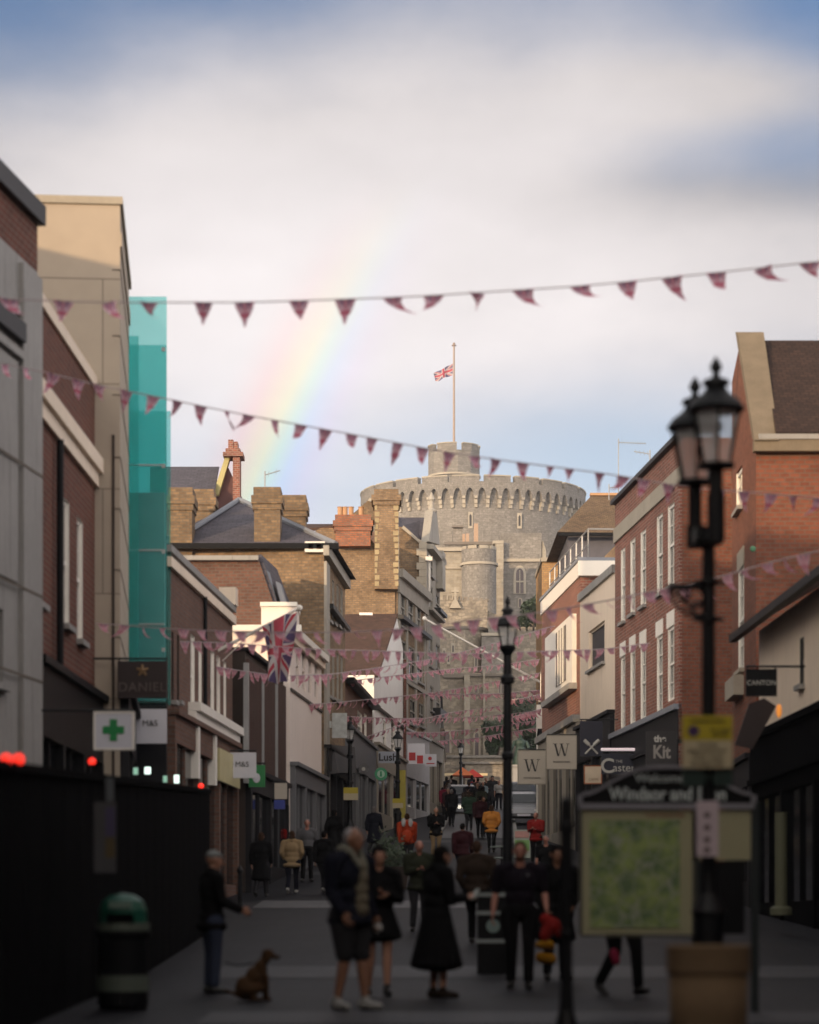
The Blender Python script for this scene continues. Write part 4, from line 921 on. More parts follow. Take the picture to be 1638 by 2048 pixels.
mb = MB(); ring_wall(mb, cx2, cy2, r2 - .2, r2 + .18, PZ(1124, 251), PZ(1119, 251), 40); crenels(mb, cx2, cy2, r2 - .6, r2 + .02, PZ(1092, 251) + .002, PZ(1086, 251), 9, .25); mb.build('coping', stone_dress, rt2)
wl = thing('castle_gate_block', 'pale sunlit ashlar gate block with stepped roofline beside the terrace houses', 'castle tower', (PX(900, 258), 260, gz(258)))
mb = MB(); mb.box(PX(872, 257), PX(928, 257), 257, 264, gz(257) - 3, PZ(1100, 257)); mb.build('wall', MATS['pale_ashlar'], wl)
mb = MB(); mb.box(PX(872, 257), PX(930, 257), 256.6, 256.99, PZ(1103, 257), PZ(1096, 257)); mb.box(PX(872, 257), PX(927, 257), 256.8, 256.99, PZ(1138, 257), PZ(1134, 257)); mb.build('string_course', stone_dress, wl)
mb = MB(); mb.box(PX(890, 266), PX(1008, 266), 266, 270, gz(266), PZ(1086, 266)); mb.box(PX(906, 268), PX(926, 268), 268, 270, PZ(1086, 266), PZ(1052, 268)); mb.box(PX(880, 268), PX(904, 268), 268, 270, PZ(1090, 266), PZ(1062, 268)); mb.build('rear_range', stone_castle, wl)
mb = MB(); mb.box(PX(888, 265.9), PX(1007, 265.9), 265.7, 265.99, PZ(1090, 266), PZ(1084, 266)); mb.box(PX(904, 267.5), PX(927, 267.5), 267.5, 267.99, PZ(1056, 268), PZ(1052, 268)); mb.build('parapet_coping', plain('dark_stone_coping', (.17, .15, .13), .85), wl)
mb = MB(); mb.box(PX(925, 267), PX(930, 267), 267, 267.8, PZ(1086, 266), PZ(1068, 267)); mb.box(PX(948, 266.4), PX(956, 266.4), 266, 267, PZ(1096, 266), PZ(1050, 267)); mb.box(PX(932, 266.4), PX(938, 266.4), 266, 267, PZ(1086, 266), PZ(1070, 267)); mb.build('chimney', plain('buff_chimney', (.40, .28, .20), .85), wl)
# low embattled wall with a little gable cross
lw = thing('embattled_wall', 'dark weathered embattled wall below the round castle towers', 'wall', (PX(930, 225), 226, gz(225)))
mb = MB(); mb.box(PX(870, 225), PX(975, 225), 225, 227, gz(225) - 4, PZ(1200, 225)); 
for i in range(9): x0 = 886 + i * 10.5; mb.box(PX(x0, 225), PX(x0 + 7, 225), 225.003, 226.5, PZ(1200, 225) + .002, PZ(1190 + i * .9, 225))
mb.build('wall', stone_dark, lw)
mb = MB(); q = [P(899, 1216, 224.5), P(922, 1216, 224.5), P(914, 1200, 224.5), P(907, 1200, 224.5)]; mb.hexa(q, [p + Vector((0, .5, 0)) for p in q]); mb.box(PX(908.5, 224.5), PX(913, 224.5), 224.5, 224.9, PZ(1200, 224.5), PZ(1174, 224.5)); mb.box(PX(903, 224.5), PX(918, 224.5), 224.52, 224.88, PZ(1184, 224.5), PZ(1180, 224.5)); mb.build('stone_cross', stone_dress, lw)
mb = MB(); q = [P(976, 1260, 226), P(1095, 1250, 226), P(1095, 1238, 226), P(1000, 1232, 226), P(976, 1222, 226)]; mb.hexa([p + Vector((0, 0, -14)) if i < 2 else p for i, p in enumerate(q)], [(p + Vector((0, 3, -14)) if i < 2 else p + Vector((0, 3, 0))) for i, p in enumerate(q)]); mb.build('bank_wall', stone_dark, lw)

# lower ward front: towers and range above the terrace
lr = thing('lower_ward_range', 'weathered stone range with buttresses and arched windows above the terrace wall', 'castle building', (PX(960, 200), 204, gz(200)))
D_ = 200
mb = MB(); mb.box(PX(870, D_), PX(1012, D_), D_, D_ + 8, gz(D_) - 4, PZ(1346, D_)); mb.build('wall', stone_dark, lr)
mb = MB(); drum(mb, PX(922, 206), 206, PX(971, 206) - PX(922, 206), gz(D_) - 4, PZ(1258, 204), 40); mb.build('drum_wall', stone_dark, lr)
mb = MB(); ring_wall(mb, PX(922, 206), 206, 1.5, PX(971, 206) - PX(922, 206) + .18, PZ(1258, 204) + .003, PZ(1252, 204), 40); mb.build('coping', plain('dark_stone_coping', (.17, .15, .13)), lr)
mb = MB(); mb.box(PX(964, 203), PX(1011, 203), 203, 209, gz(D_) - 4, PZ(1270, 203)); mb.box(PX(977, 204), PX(1013, 204), 204, 209, PZ(1270, 203) + .002, PZ(1234, 204)); mb.build('stair_tower', MATS['castle_rubble_stone'], lr)
mb = MB(); mb.box(PX(963, 202.9), PX(1012, 202.9), 202.8, 202.99, PZ(1272, 203), PZ(1266, 203)); mb.build('string_course', stone_dress, lr)
mb = MB(); mb.box(PX(886, D_), PX(940, D_), D_ - .25, D_ - .003, PZ(1356, D_), PZ(1349, D_)); mb.box(PX(940, D_), PX(1012, D_), D_ - .25, D_ - .003, PZ(1353, D_), PZ(1349, D_)); mb.build('label_course', plain('dark_stone_coping', (.17, .15, .13)), lr)
mb = MB(); mb.box(PX(928, D_), PX(939, D_), D_ - 1.1, D_ - .003, gz(D_) - 3, PZ(1360, D_)); q = [P(928, 1360, D_), P(939, 1360, D_), P(939, 1351, D_), P(928, 1351, D_)]; mb.hexa([p + Vector((0, -.7, 0)) for p in q], [p + Vector((0, -.002, 0)) for p in q]); mb.box(PX(966, D_), PX(970, D_), D_ - .5, D_ - .003, gz(D_) - 3, PZ(1340, D_)); mb.build('buttress', MATS['pale_ashlar'], lr)
pointed(889, 899, 1464, 1506, D_, lr, 0, 4); pointed(950, 957, 1466, 1512, D_, lr, 0, 4); pointed(949, 955, 1376, 1386, D_, lr, 0, 2); loop_win(952, 1310, 1338, lr, 199.9, 3)
mb = MB(); mb.box(PX(996, D_), PX(1012, D_), D_ - .12, D_ + .3, PZ(1388, D_), PZ(1360, D_)); o = mb.build('window_surround', stone_dress, lr)
g_ = MB(); [g_.box(PX(998 + i * 4.6, D_), PX(1001 + i * 4.6, D_), D_ - .14, D_ - .125, PZ(1386, D_), PZ(1364, D_)) for i in range(3)]; g_.build('pane', MATS['leaded_glass'], o)
for px, py in ((888, 1300), (897, 1310), (906, 1290)): loop_win(px, py, py + 14, lr, 200.4, 3)
cw = thing('curtain_wall', 'long rough stone curtain wall at the right below the square tower', 'wall', (PX(1060, 205), 207, gz(205)))
mb = MB(); mb.box(PX(1008, 205), PX(1110, 205), 205, 208, gz(200) - 4, PZ(1262, 205)); 
for i in range(7): mb.box(PX(1014 + i * 14, 205), PX(1023 + i * 14, 205), 205.01, 206, PZ(1262, 205) + .002, PZ(1254, 205))
mb.build('wall', stone_dark, cw)
mb = MB(); [mb.box(PX(1042 + i * 8, 204.9), PX(1047 + i * 8, 204.9), 204.9, 204.99, PZ(1360, 205), PZ(1352, 205)) for i in range(2)]; mb.build('slit_window', white_paint, cw)
mb = MB(); mb.box(PX(1020, 203), PX(1085, 203), 202.4, 204.9, PZ(1402, 203), PZ(1396, 203)); mb.build('string_course', plain('dark_stone_coping', (.17, .15, .13)), cw)
# terrace wall and steps at the head of the street
tw = thing('terrace_wall', 'stone retaining wall of the green at the head of the street', 'wall', (PX(980, 180), 181, gz(180)))
mb = MB(); mb.box(PX(860, 186), PX(1120, 186), 186, 187.5, gz(175) - 3, PZ(1516, 186)); mb.box(PX(930, 182), PX(1120, 182), 182, 186, gz(175) - 3, PZ(1528, 182)); mb.build('wall', stone_dark, tw)
mb = MB(); mb.box(PX(860, 186), PX(1120, 186), 185.7, 187.7, PZ(1516, 186) + .003, PZ(1511, 186)); mb.box(PX(925, 182), PX(1120, 182), 181.7, 185.6, PZ(1528, 182) + .003, PZ(1524, 182)); mb.build('coping', stone_castle, tw)
mb = MB(); mb.box(PX(886, 181), PX(975, 181), 180.6, 181, PZ(1552, 181), PZ(1547, 181)); mb.build('rail', plain('pale_wooden_rail', (.55, .45, .28), .7), tw)

# ---------------------------------------------------------------- shrubs
leaf_m = None
def leafmat(name, c):
    m, t, b = newmat(name); oi = t.nodes.new('ShaderNodeObjectInfo'); v = objco(t); n = nz(t, v, 1.2, 3)
    s = t.nodes.new('ShaderNodeVectorMath'); s.operation = 'SCALE'; s.inputs[0].default_value = c; t.links.new((n * 1.5 + .25).k, s.inputs['Scale']); t.links.new(s.outputs[0], b.inputs['Base Color']); b.inputs['Roughness'].default_value = .6
    return m
lm = leafmat('dark_evergreen_leaves', (.03, .05, .022))
def shrub(name, label, c, rx, ry, h, n=1800, ls=.16):
    g = thing(name, label, 'shrub', (c[0], c[1], c[2]))
    mb = MB(); rr = random.Random(hash(name) % 99 + int(c[0] * 10))
    lobes = [(rr.uniform(-.6, .6) * rx, rr.uniform(-.5, .5) * ry, rr.uniform(.3, .85) * h, rr.uniform(.35, .6)) for _ in range(9)]
    for i in range(n):
        lx, ly, lz, s = rr.choice(lobes); th, ph = rr.uniform(0, TWO), math.acos(rr.uniform(-1, 1)); q = rr.uniform(.6, 1.05)
        p = Vector((c[0] + lx + rx * s * q * math.sin(ph) * math.cos(th), c[1] + ly + ry * s * q * math.sin(ph) * math.sin(th), max(c[2] + .1, c[2] + lz + h * .5 * s * q * math.cos(ph))))
        u = Vector((rr.gauss(0, 1), rr.gauss(0, 1), rr.gauss(0, 1))).normalized(); w_ = u.orthogonal().normalized(); k = ls * rr.uniform(.6, 1.4)
        mb.face([p - u * k, p + w_ * k * .5, p + u * k, p - w_ * k * .5])
    mb.build('foliage', lm, g)
    mb = MB(); [mb.tube((c[0] + rr.uniform(-.2, .2) * rx, c[1], c[2] - .3), (c[0] + l[0], c[1] + l[1], c[2] + l[2]), .07, .02, 6) for l in lobes[:6]]; mb.build('stem', dark_wood, g)
shrub('evergreen_shrub', 'dark green bushy shrub on the terrace left of the near lamp post', (PX(990, 190), 191, PZ(1515, 188)), 1.1, 1.1, 2.9)
shrub('evergreen_shrub', 'large dark green tree behind the bronze statue', (PX(1056, 196), 196, PZ(1520, 190)), 2.0, 1.6, 5.0, 3200)
shrub('evergreen_shrub', 'olive green shrub growing on top of the curtain wall', (PX(1066, 208), 208, PZ(1264, 205)), 1.6, 1.2, 3.4, 2200)
shrub('evergreen_shrub', 'green shrub half hidden behind the white hanging sign', (PX(1082, 192), 192, PZ(1520, 190)), 1.2, 1.2, 2.9)
st = thing('bronze_statue', 'green bronze robed statue on a stone plinth before the dark tree', 'statue', (PX(1041, 178), 178, gz(178)))
mb = MB(); x_ = PX(1041, 178); mb.box(x_ - .9, x_ + .9, 177.1, 178.9, gz(178), PZ(1535, 178)); mb.box(x_ - 1.05, x_ + 1.05, 176.95, 179.05, PZ(1535, 178) + .002, PZ(1531, 178)); mb.build('plinth', stone_grey, st)
mb = MB(); zf = PZ(1531, 178); mb.lathe([(.62, 0), (.55, .5), (.42, 1.0), (.33, 1.3), (.42, 1.55), (.40, 1.75), (.14, 1.9), (.12, 1.98), (.17, 2.1), (.16, 2.25), (.06, 2.36)], x_, 178, zf + .01, 14)
mb.tube((x_ - .4, 178, zf + 1.7), (x_ - .65, 177.7, zf + 1.15), .13, .1); mb.tube((x_ - .65, 177.7, zf + 1.15), (x_ - .75, 177.4, zf + .3), .08, .05); mb.tube((x_ + .4, 178, zf + 1.7), (x_ + .6, 177.7, zf + 1.2), .13, .1); mb.build('figure', plain('verdigris_bronze', (.025, .05, .042), .6), st)

# ---------------------------------------------------------------- street lamps
def lantern(mb_m, mb_g, x, y, z, k=1.0, mb_l=None, wf=1.42, bulb=True, hf=1.0, rf=1.0):
    """four-glass tapering lantern standing at z, about one metre tall"""
    b, tp, h = .105 * k * wf, .185 * k * wf, .50 * k * hf
    mb_m.lathe([(b * 1.5, 0), (b * 1.5, .03 * k), (b * 1.2, .05 * k)], x, y, z, 6, 0, R(30))
    for i in range(6):
        a = R(30 + 60 * i); mb_m.tube((x + b * 1.1 * math.cos(a), y + b * 1.1 * math.sin(a), z + .04 * k), (x + tp * 1.08 * math.cos(a), y + tp * 1.08 * math.sin(a), z + h + .03 * k), .015 * k, n=5)
    q0 = [(x + b * math.cos(R(30 + 60 * i)), y + b * math.sin(R(30 + 60 * i)), z + .045 * k) for i in range(6)]; q1 = [(x + tp * math.cos(R(30 + 60 * i)), y + tp * math.sin(R(30 + 60 * i)), z + h + .02 * k) for i in range(6)]
    for i in range(6): j = (i + 1) % 6; mb_g.face([q0[i], q0[j], q1[j], q1[i]])
    mb_m.lathe([(a_, h + (b_ - h) * rf) for a_, b_ in [(tp * 1.16, h + .02 * k), (tp * 1.2, h + .05 * k), (tp * 1.12, h + .09 * k), (tp * .95, h + .17 * k), (tp * .62, h + .25 * k), (tp * .42, h + .33 * k), (tp * .40, h + .36 * k), (tp * .58, h + .38 * k), (tp * .52, h + .44 * k), (tp * .22, h + .47 * k), (tp * .12, h + .54 * k), (tp * .26, h + .60 * k), (tp * .22, h + .66 * k), (tp * .04, h + .76 * k)]], x, y, z, 18)
    if bulb: (mb_l or mb_m).tube((x, y, z + .06 * k), (x, y, z + .36 * k), .045 * k, .045 * k, 10, 1 if mb_l is None else 0)
frost = plain('frosted_lamp_tube', (.75, .75, .72), .5, .03)
def post_profile(h): return [(.15, 0), (.15, .12), (.125, .16), (.125, .95), (.14, .98), (.14, 1.06), (.085, 1.14), (.062, 1.25), (.058, h * .62), (.075, h * .62 + .03), (.075, h * .62 + .10), (.055, h * .62 + .13), (.05, h - .62), (.085, h - .6), (.09, h - .5), (.055, h - .45), (.048, h - .12), (.10, h - .05), (.13, h)]
def lamp_post(label, px, d, ytop, k=.70, bracket=None):
    x = PX(px, d); z0 = gz(d); h = PZ(ytop, d) - 1.26 * k - z0
    g = thing('street_lamp', label, 'street lamp', (x, d, z0), 'black cast iron lamp posts')
    mb = MB(); mb.lathe([(a_ * (1.4 if a_ < .1 else 1.1), b_) for a_, b_ in post_profile(h)], x, d, z0 - .02, 16); mb.build('post', iron, g)
    mm, gg, ll = MB(), MB(), MB(); lantern(mm, gg, x, d, z0 + h, k, ll); o = mm.build('lantern', iron, g); gg.build('glass', lamp_glass, o); ll.build('bulb', frost, o)
    return g
lamp_post('black lamp post with single lantern standing in the middle of the street', 1015, 43, 1192)
lamp_post('black lamp post over yellow parking plate beside the low brick shops', 700, 86, 1432, .66)
lamp_post('black lamp post in front of the white gabled house', 795.5, 99, 1452)
lamp_post('small distant lamp post with yellow sign near the terrace wall', 921.5, 150, 1478)
# twin lamp post in the foreground
d = 21.3; x = PX(1417, d); z0 = gz(d)
g = thing('street_lamp', 'tall twin lantern black lamp post carrying the yellow parking plate', 'street lamp', (x, d, z0), 'black cast iron lamp posts')
zt_ = PZ(1060, d); mb = MB(); mb.lathe([(.17, 0), (.17, .15), (.13, .2), (.13, 1.0), (.15, 1.04), (.08, 1.2), (.062, 1.4), (.055, zt_ - z0 - .05), (.06, zt_ - z0)], x, d, z0 - .02, 16)
for py in (1165, 1238): mb.lathe([(.07, -.025), (.09, -.02), (.09, .02), (.07, .025)], x, d, PZ(py, d), 12); mb.tube((x - .13, d, PZ(py, d)), (x + .13, d, PZ(py, d)), .02)
mb.build('post', iron, g)
mb = MB(); dn_, df_ = d - .36, d + .36; xn, xf = PX(1432, dn_), PX(1390, df_); zn, zf = PZ(935, dn_), PZ(968, df_)
mb.tube((xn, dn_, zn - .62), (xf, df_, zf - .42), .045); mb.tube((xn, dn_, zn - .64), (xn, dn_, zn), .06, n=12); mb.tube((xf, df_, zf - .52), (xf, df_, zf), .06, n=12)
mb.box(xf - .05, xn, d - .16, d + .16, zt_ - .1, zt_ + .01); mb.lathe([(.075, 0), (.075, .4)], xn, dn_, zn - .62, 12); mb.lathe([(.075, 0), (.075, .2)], xf, df_, zf - .56, 12); mb.build('cross_arm', iron, g)
for xx, dd, zz in ((xn, dn_, zn), (xf, df_, zf)):
    mm, gg, ll = MB(), MB(), MB(); lantern(mm, gg, xx, dd, zz, .73, ll, 1.5, False, 1.26, .84); o = mm.build('lantern', iron, g); gg.build('glass', lamp_glass, o)
mb = MB(); zb = PZ(1172, d)
mb.tube((x - .05, d, zb), (x - .34, d, zb), .022)
for c_, r_, a0, a1 in (((x - .12, zb - .10), .085, 0, 330), ((x - .21, zb - .075), .05, 60, 380), ((x - .09, zb - .19), .055, 0, 300), ((x - .27, zb - .045), .03, 0, 330)):
    mb.path([(c_[0] + r_ * math.cos(R(a0 + (a1 - a0) * i / 14)), d, c_[1] + r_ * math.sin(R(a0 + (a1 - a0) * i / 14))) for i in range(15)], .015, 5)
mb.path([(x - .34 + .3 * (1 - math.cos(R(i * 9))), d, zb - .26 * math.sin(R(i * 9)) ) for i in range(11)], .015, 5); mb.build('scroll_bracket', iron, g)

# ---------------------------------------------------------------- lettering and signs
def text_mesh(s, size, loc, m, parent, name='lettering', align='CENTER', rot=(R(90), 0, 0), ext=.004, squeeze=1, spacing=1, fat=0):
    cu = bpy.data.curves.new(name, 'FONT'); cu.body = s; cu.size = size; cu.align_x = align; cu.align_y = 'CENTER'; cu.extrude = ext; cu.space_character = spacing; cu.offset = fat
    o = bpy.data.objects.new(name, cu); COL.objects.link(o); dg = bpy.context.evaluated_depsgraph_get(); me = bpy.data.meshes.new_from_object(o.evaluated_get(dg)); bpy.data.objects.remove(o); bpy.data.curves.remove(cu)
    me.transform(Matrix.Translation(Vector(loc)) @ Matrix.Rotation(rot[2], 4, 'Z') @ Matrix.Rotation(rot[0], 4, 'X') @ Matrix.Diagonal((squeeze, 1, 1, 1)))
    me.materials.clear(); me.materials.append(m); n = bpy.data.objects.new(name, me); COL.objects.link(n)
    if parent:
        n.parent = parent
        if parent.type == 'EMPTY': n.matrix_parent_inverse = Matrix.Translation(parent.location).inverted()
    return n
def serif_w(cx_, cz_, h, y, m, parent):
    """a roman capital W from thick and thin strokes with serifs"""
    mb = MB(); w_ = h * 1.22; x0, x1, xm = cx_ - w_ / 2, cx_ + w_ / 2, cx_; zt__, zb_ = cz_ + h / 2, cz_ - h / 2; T, t_ = h * .15, h * .05
    def stroke(xa, xb, th): q = [(xa - th / 2, y, zt__), (xa + th / 2, y, zt__), (xb + th / 2, y, zb_), (xb - th / 2, y, zb_)]; mb.hexa(q[::-1], [(p[0], y + .01, p[2]) for p in q[::-1]])
    xl, xr = cx_ - w_ * .22, cx_ + w_ * .22
    stroke(x0 + w_ * .07, xl, T); stroke(xm + w_ * .02, xl + w_ * .03, t_); stroke(xm - w_ * .02, xr, T); stroke(x1 - w_ * .07, xr + w_ * .03, t_)
    for c_, q in ((x0 + w_ * .07, .15), (xm, .12), (x1 - w_ * .07, .12)): mb.box(c_ - w_ * q, c_ + w_ * q, y - .001, y + .009, zt__ - h * .015, zt__ + h * .025)
    return mb.build('letter', m, parent)
def board(name, label, x0, x1, y0, y1, d, m, th=.08, cat='sign', group=None, rim=None, bracket=0, back=0):
    g = thing(name, label, cat, (PX((x0 + x1) / 2, d), d, PZ(y1, d)), group)
    mb = MB(); mb.box(PX(x0, d), PX(x1, d), d, d + th, PZ(y1, d), PZ(y0, d)); mb.build('panel', m, g)
    if rim:
        mb = MB(); e = .03; X0, X1, Z0, Z1 = PX(x0, d), PX(x1, d), PZ(y1, d), PZ(y0, d)
        for q in ((X0 - e, X1 + e, Z1 + .002, Z1 + e), (X0 - e, X1 + e, Z0 - e, Z0 - .002), (X0 - e, X0 - .002, Z0, Z1), (X1 + .002, X1 + e, Z0, Z1)): mb.box(q[0], q[1], d - .01, d + th + .01, q[2], q[3])
        mb.build('rim', rim, g)
    if bracket:
        mb = MB(); z = PZ(y0, d) + .05; xa = PX(x0, d) if bracket < 0 else PX(x1, d); xb = xa + bracket
        mb.tube((min(xa, xb) if bracket < 0 else PX(x0, d), d + th / 2, z), (max(xa, xb) if bracket > 0 else PX(x1, d), d + th / 2, z), .02); 
        for px in (x0 + 3, x1 - 3): mb.tube((PX(px, d), d + th / 2, z), (PX(px, d), d + th / 2, PZ(y0, d) - .002), .012)
        mb.build('bracket', iron, g)
    return g
white_sign = plain('white_sign_plastic', (.60, .61, .68), .45, .04); ink = plain('black_ink', (.02, .02, .022), .6); green_ink = plain('pharmacy_green', (.01, .22, .06), .5); beige_sign = plain('beige_sign_board', (.46, .42, .36), .6, .05)
navy = plain('navy_sign_board', (.012, .014, .03), .55); silver = plain('silver_lettering', (.45, .45, .42), .5); gold_ink = plain('dull_gold_ink', (.22, .14, .07), .5); maroon = plain('dark_maroon_board', (.022, .013, .014), .5)
grey_ink = plain('faded_lettering', (.11, .085, .08), .5)
d = 45.0; g = board('hanging_sign', 'dark maroon hanging sign with small gold emblem over grey capitals', 235, 334, 1322, 1396, d, maroon, .12, bracket=-.6)
text_mesh('DANIEL', .235, P(284, 1375, d) + Vector((0, -.01, 0)), grey_ink, g, spacing=1.1); mb = MB(); c_ = P(285, 1341, d)
for i in range(5): a = R(90 + 72 * i); mb.tube(c_ + Vector((0, -.01, 0)), c_ + Vector((.11 * math.cos(a), -.01, .11 * math.sin(a))), .04, .02, 5)
mb.build('emblem', gold_ink, g)
d = 37; g = board('pharmacy_sign', 'white square pharmacy sign with green cross', 191, 264, 1427, 1496, d, white_sign, .1, rim=white_paint, bracket=-.8)
mb = MB(); c_ = P(227, 1460, d); mb.box(c_.x - .16, c_.x + .16, d - .012, d - .002, c_.z - .055, c_.z + .055); mb.box(c_.x - .055, c_.x + .055, d - .013, d - .003, c_.z - .16, c_.z + .16); mb.build('cross', green_ink, g)
d = 50.6; g = board('projecting_sign', 'white projecting sign with small black letters beside the pharmacy cross', 268, 333, 1418, 1487, d, white_sign, .1, bracket=-.9); text_mesh('M&S', .17, P(300, 1447, d) + Vector((0, -.008, 0)), ink, g)
d = 64; g = board('projecting_sign', 'white projecting sign with small black letters under the white shop cornice', 456, 512, 1505, 1556, d, white_sign, .12, bracket=-.9); text_mesh('M&S', .19, P(484, 1529, d) + Vector((0, -.008, 0)), ink, g)
d = 66; g = board('projecting_sign', 'green square projecting sign just behind the lower white sign', 497, 530, 1530, 1574, d, plain('green_sign', (.02, .20, .06), .5), .1, bracket=-.6); mb = MB(); mb.ball(P(513, 1556, d) + Vector((0, -.01, 0)), .1, .01, .13); mb.build('emblem', white_sign, g)
d = 70; g = board('hanging_sign', 'beige hanging board with blue square below the green sign', 549, 574, 1566, 1598, d, beige_sign, .08, bracket=-.5); mb = MB(); mb.box(PX(548, d), PX(570, d), d, d + .06, PZ(1618, d), PZ(1600, d)); mb.build('blue_panel', plain('blue_panel', (.03, .05, .28), .5), g)
d = 88; g = board('hanging_sign', 'cream hanging board with large W left of the other', 1037, 1091, 1502, 1567, d, beige_sign, .12, bracket=.6, rim=cream_shop); serif_w(PX(1064, d), PZ(1531, d), .42, d - .015, ink, g); text_mesh('WATERSTONES', .085, P(1064, 1556, d) + Vector((0, -.012, 0)), ink, g)
d = 86; g = board('hanging_sign', 'cream hanging board with large W nearer the crossed bats sign', 1094, 1152, 1472, 1537, d, beige_sign, .12, bracket=.6, rim=cream_shop); serif_w(PX(1123, d), PZ(1500, d), .42, d - .015, ink, g); text_mesh('WATERSTONES', .085, P(1123, 1524, d) + Vector((0, -.012, 0)), ink, g)
d = 80; g = board('hanging_sign', 'tall navy hanging sign with white crossed bats', 1160, 1205, 1442, 1512, d, navy, .1, bracket=.5)
mb = MB(); c_ = P(1183, 1494, d) + Vector((0, -.02, 0)); 
for s_ in (-1, 1): mb.tube(c_ + Vector((-.2 * s_, 0, -.22)), c_ + Vector((.08 * s_, 0, .07)), .03, .03); mb.tube(c_ + Vector((.08 * s_, 0, .07)), c_ + Vector((.24 * s_, 0, .22)), .06, .06)
mb.build('crossed_bats', silver, g)
d = 79; g = board('hanging_sign', 'small beige lit sign with orange edge below the crossed bats', 1170, 1202, 1533, 1566, d, plain('cream_light_box', (.6, .5, .38), .5), .1, bracket=.5, rim=plain('orange_edge', (.35, .10, .03), .5)); text_mesh('CAFFE', .11, P(1187, 1559, d) + Vector((0, -.008, 0)), gold_ink, g)
d = 77; g = board('fascia_sign', 'black fascia board with pale lettering under a white strip light', 1203, 1278, 1507, 1548, d, navy, .1); text_mesh('C', .62, P(1215, 1533, d) + Vector((0, -.01, 0)), silver, g, fat=.01); text_mesh('aster', .34, P(1248, 1536, d) + Vector((0, -.01, 0)), silver, g); text_mesh('THE', .12, P(1238, 1523, d) + Vector((0, -.01, 0)), silver, g)
mb = MB(); mb.tube(P(1202, 1499, d), P(1277, 1499, d), .045); mb.build('strip_light', emis('pale_tube_light', (.85, .72, .74), .45), g)
d = 68.6; g = board('fascia_sign', 'large charcoal projecting sign with pale script lettering above the map board', 1292, 1354, 1462, 1538, d, plain('charcoal_board', (.02, .019, .022), .5), .12); text_mesh('the', .25, P(1320, 1478, d) + Vector((0, -.01, 0)), silver, g, fat=.01); text_mesh('Kit', .50, P(1323, 1505, d) + Vector((0, -.01, 0)), plain('dim_lettering', (.26, .25, .23), .5), g, squeeze=.8, fat=.015)
d = 44; g = board('hanging_sign', 'black hanging pub sign with pale lettering beside the cream wall', 1492, 1554, 1338, 1392, d, black_paint, .08, bracket=.5); text_mesh('CANTON', .12, P(1523, 1366, d) + Vector((0, -.01, 0)), silver, g)
g = thing('wall_banner', 'tilted black swinging banner hanging below the black pub sign', 'banner', P(1500, 1440, 43))
mb = MB(); q = [P(1470, 1490, 43), P(1505, 1498, 43), P(1553, 1412, 43), P(1528, 1396, 43), P(1498, 1408, 43)]; mb.hexa(q, [p + Vector((0, .06, 0)) for p in q]); mb.build('panel', maroon, g)
tag(MB().ball(P(1558, 1422, 42.6), .05, .05, .12).build('amber_lamp', emis('amber_glow', (1, .35, .06), .45)), 'small amber wall lamp beside the black pub signs', 'lamp')
def park_plate(label, px0, px1, y0, y1, d, pole=None):
    g = thing('parking_plate', label, 'sign', P((px0 + px1) / 2, y1, d), 'yellow parking restriction plates')
    ym = y0 + (y1 - y0) * .47; mb = MB(); mb.box(PX(px0, d), PX(px1, d), d, d + .02, PZ(ym, d), PZ(y0, d)); mb.build('yellow_panel', plain('yellow_plate', (.42, .34, .015), .5, .05), g)
    mb = MB(); mb.box(PX(px0, d), PX(px1, d), d, d + .02, PZ(y1, d), PZ(ym, d) - .002); mb.build('cream_panel', plain('cream_plate', (.46, .40, .26), .5, .05), g); return g, ym
g, ym = park_plate('large yellow and cream parking plate strapped to the twin lamp post', 1365, 1465, 1431, 1536, 21.1)
d = 21.1; w_ = PX(1465, d) - PX(1365, d)
text_mesh('Pedestrian Zone', .042, P(1415, 1441, d) + Vector((0, -.005, 0)), ink, g); text_mesh('No loading', .036, P(1440, 1460, d) + Vector((0, -.005, 0)), ink, g); text_mesh('at any time', .03, P(1440, 1470, d) + Vector((0, -.005, 0)), ink, g)
for i, s_ in enumerate(('No waiting', 'Except permit holders', 'Monday - Sunday', 'Blue badge holders')): text_mesh(s_, .036, P(1415, 1489 + i * 12.5, d) + Vector((0, -.005, 0)), ink, g)
mb = MB(); c_ = P(1387, 1462, d) + Vector((0, -.003, 0)); mb.lathe([(.048, 0), (.048, .004)], 0, 0, 0, 24); 
for i in range(len(mb.v)): v_ = mb.v[i]; mb.v[i] = (c_.x + v_[0], c_.y - v_[2], c_.z + v_[1])
mb.build('roundel', plain('purple_roundel', (.05, .02, .09), .5), g)
for lb, a_ in (('small yellow parking plate on the lamp post beside the low brick shops', (687, 716, 1575, 1600, 85.7)), ('distant yellow plate on the small lamp post near the terrace', (912, 931, 1573, 1597, 149.7)), ('yellow plate low on the lamp post before the white gabled house', (785, 806, 1597, 1616, 98.7))): park_plate(lb, *a_)
g = thing('green_sign_box', 'pair of dark green plates just under the yellow plate', 'sign', P(1417, 1582, 21.2)); mb = MB(); mb.box(PX(1364, 21.2), PX(1408, 21.2), 21.15, 21.2, PZ(1572, 21.2), PZ(1538, 21.2)); mb.box(PX(1427, 21.2), PX(1463, 21.2), 21.15, 21.2, PZ(1572, 21.2), PZ(1538, 21.2)); mb.box(PX(1408, 21.2), PX(1427, 21.2), 21.2, 21.23, PZ(1560, 21.2), PZ(1548, 21.2)); mb.build('panel', plain('bottle_green_plate', (.01, .03, .025), .5), g)
d = 21; g = board('notice_plate', 'narrow pinkish white notice plate on the twin lamp post', 1393, 1437, 1602, 1713, d, plain('pinkish_white_plate', (.50, .42, .46), .5), .02)
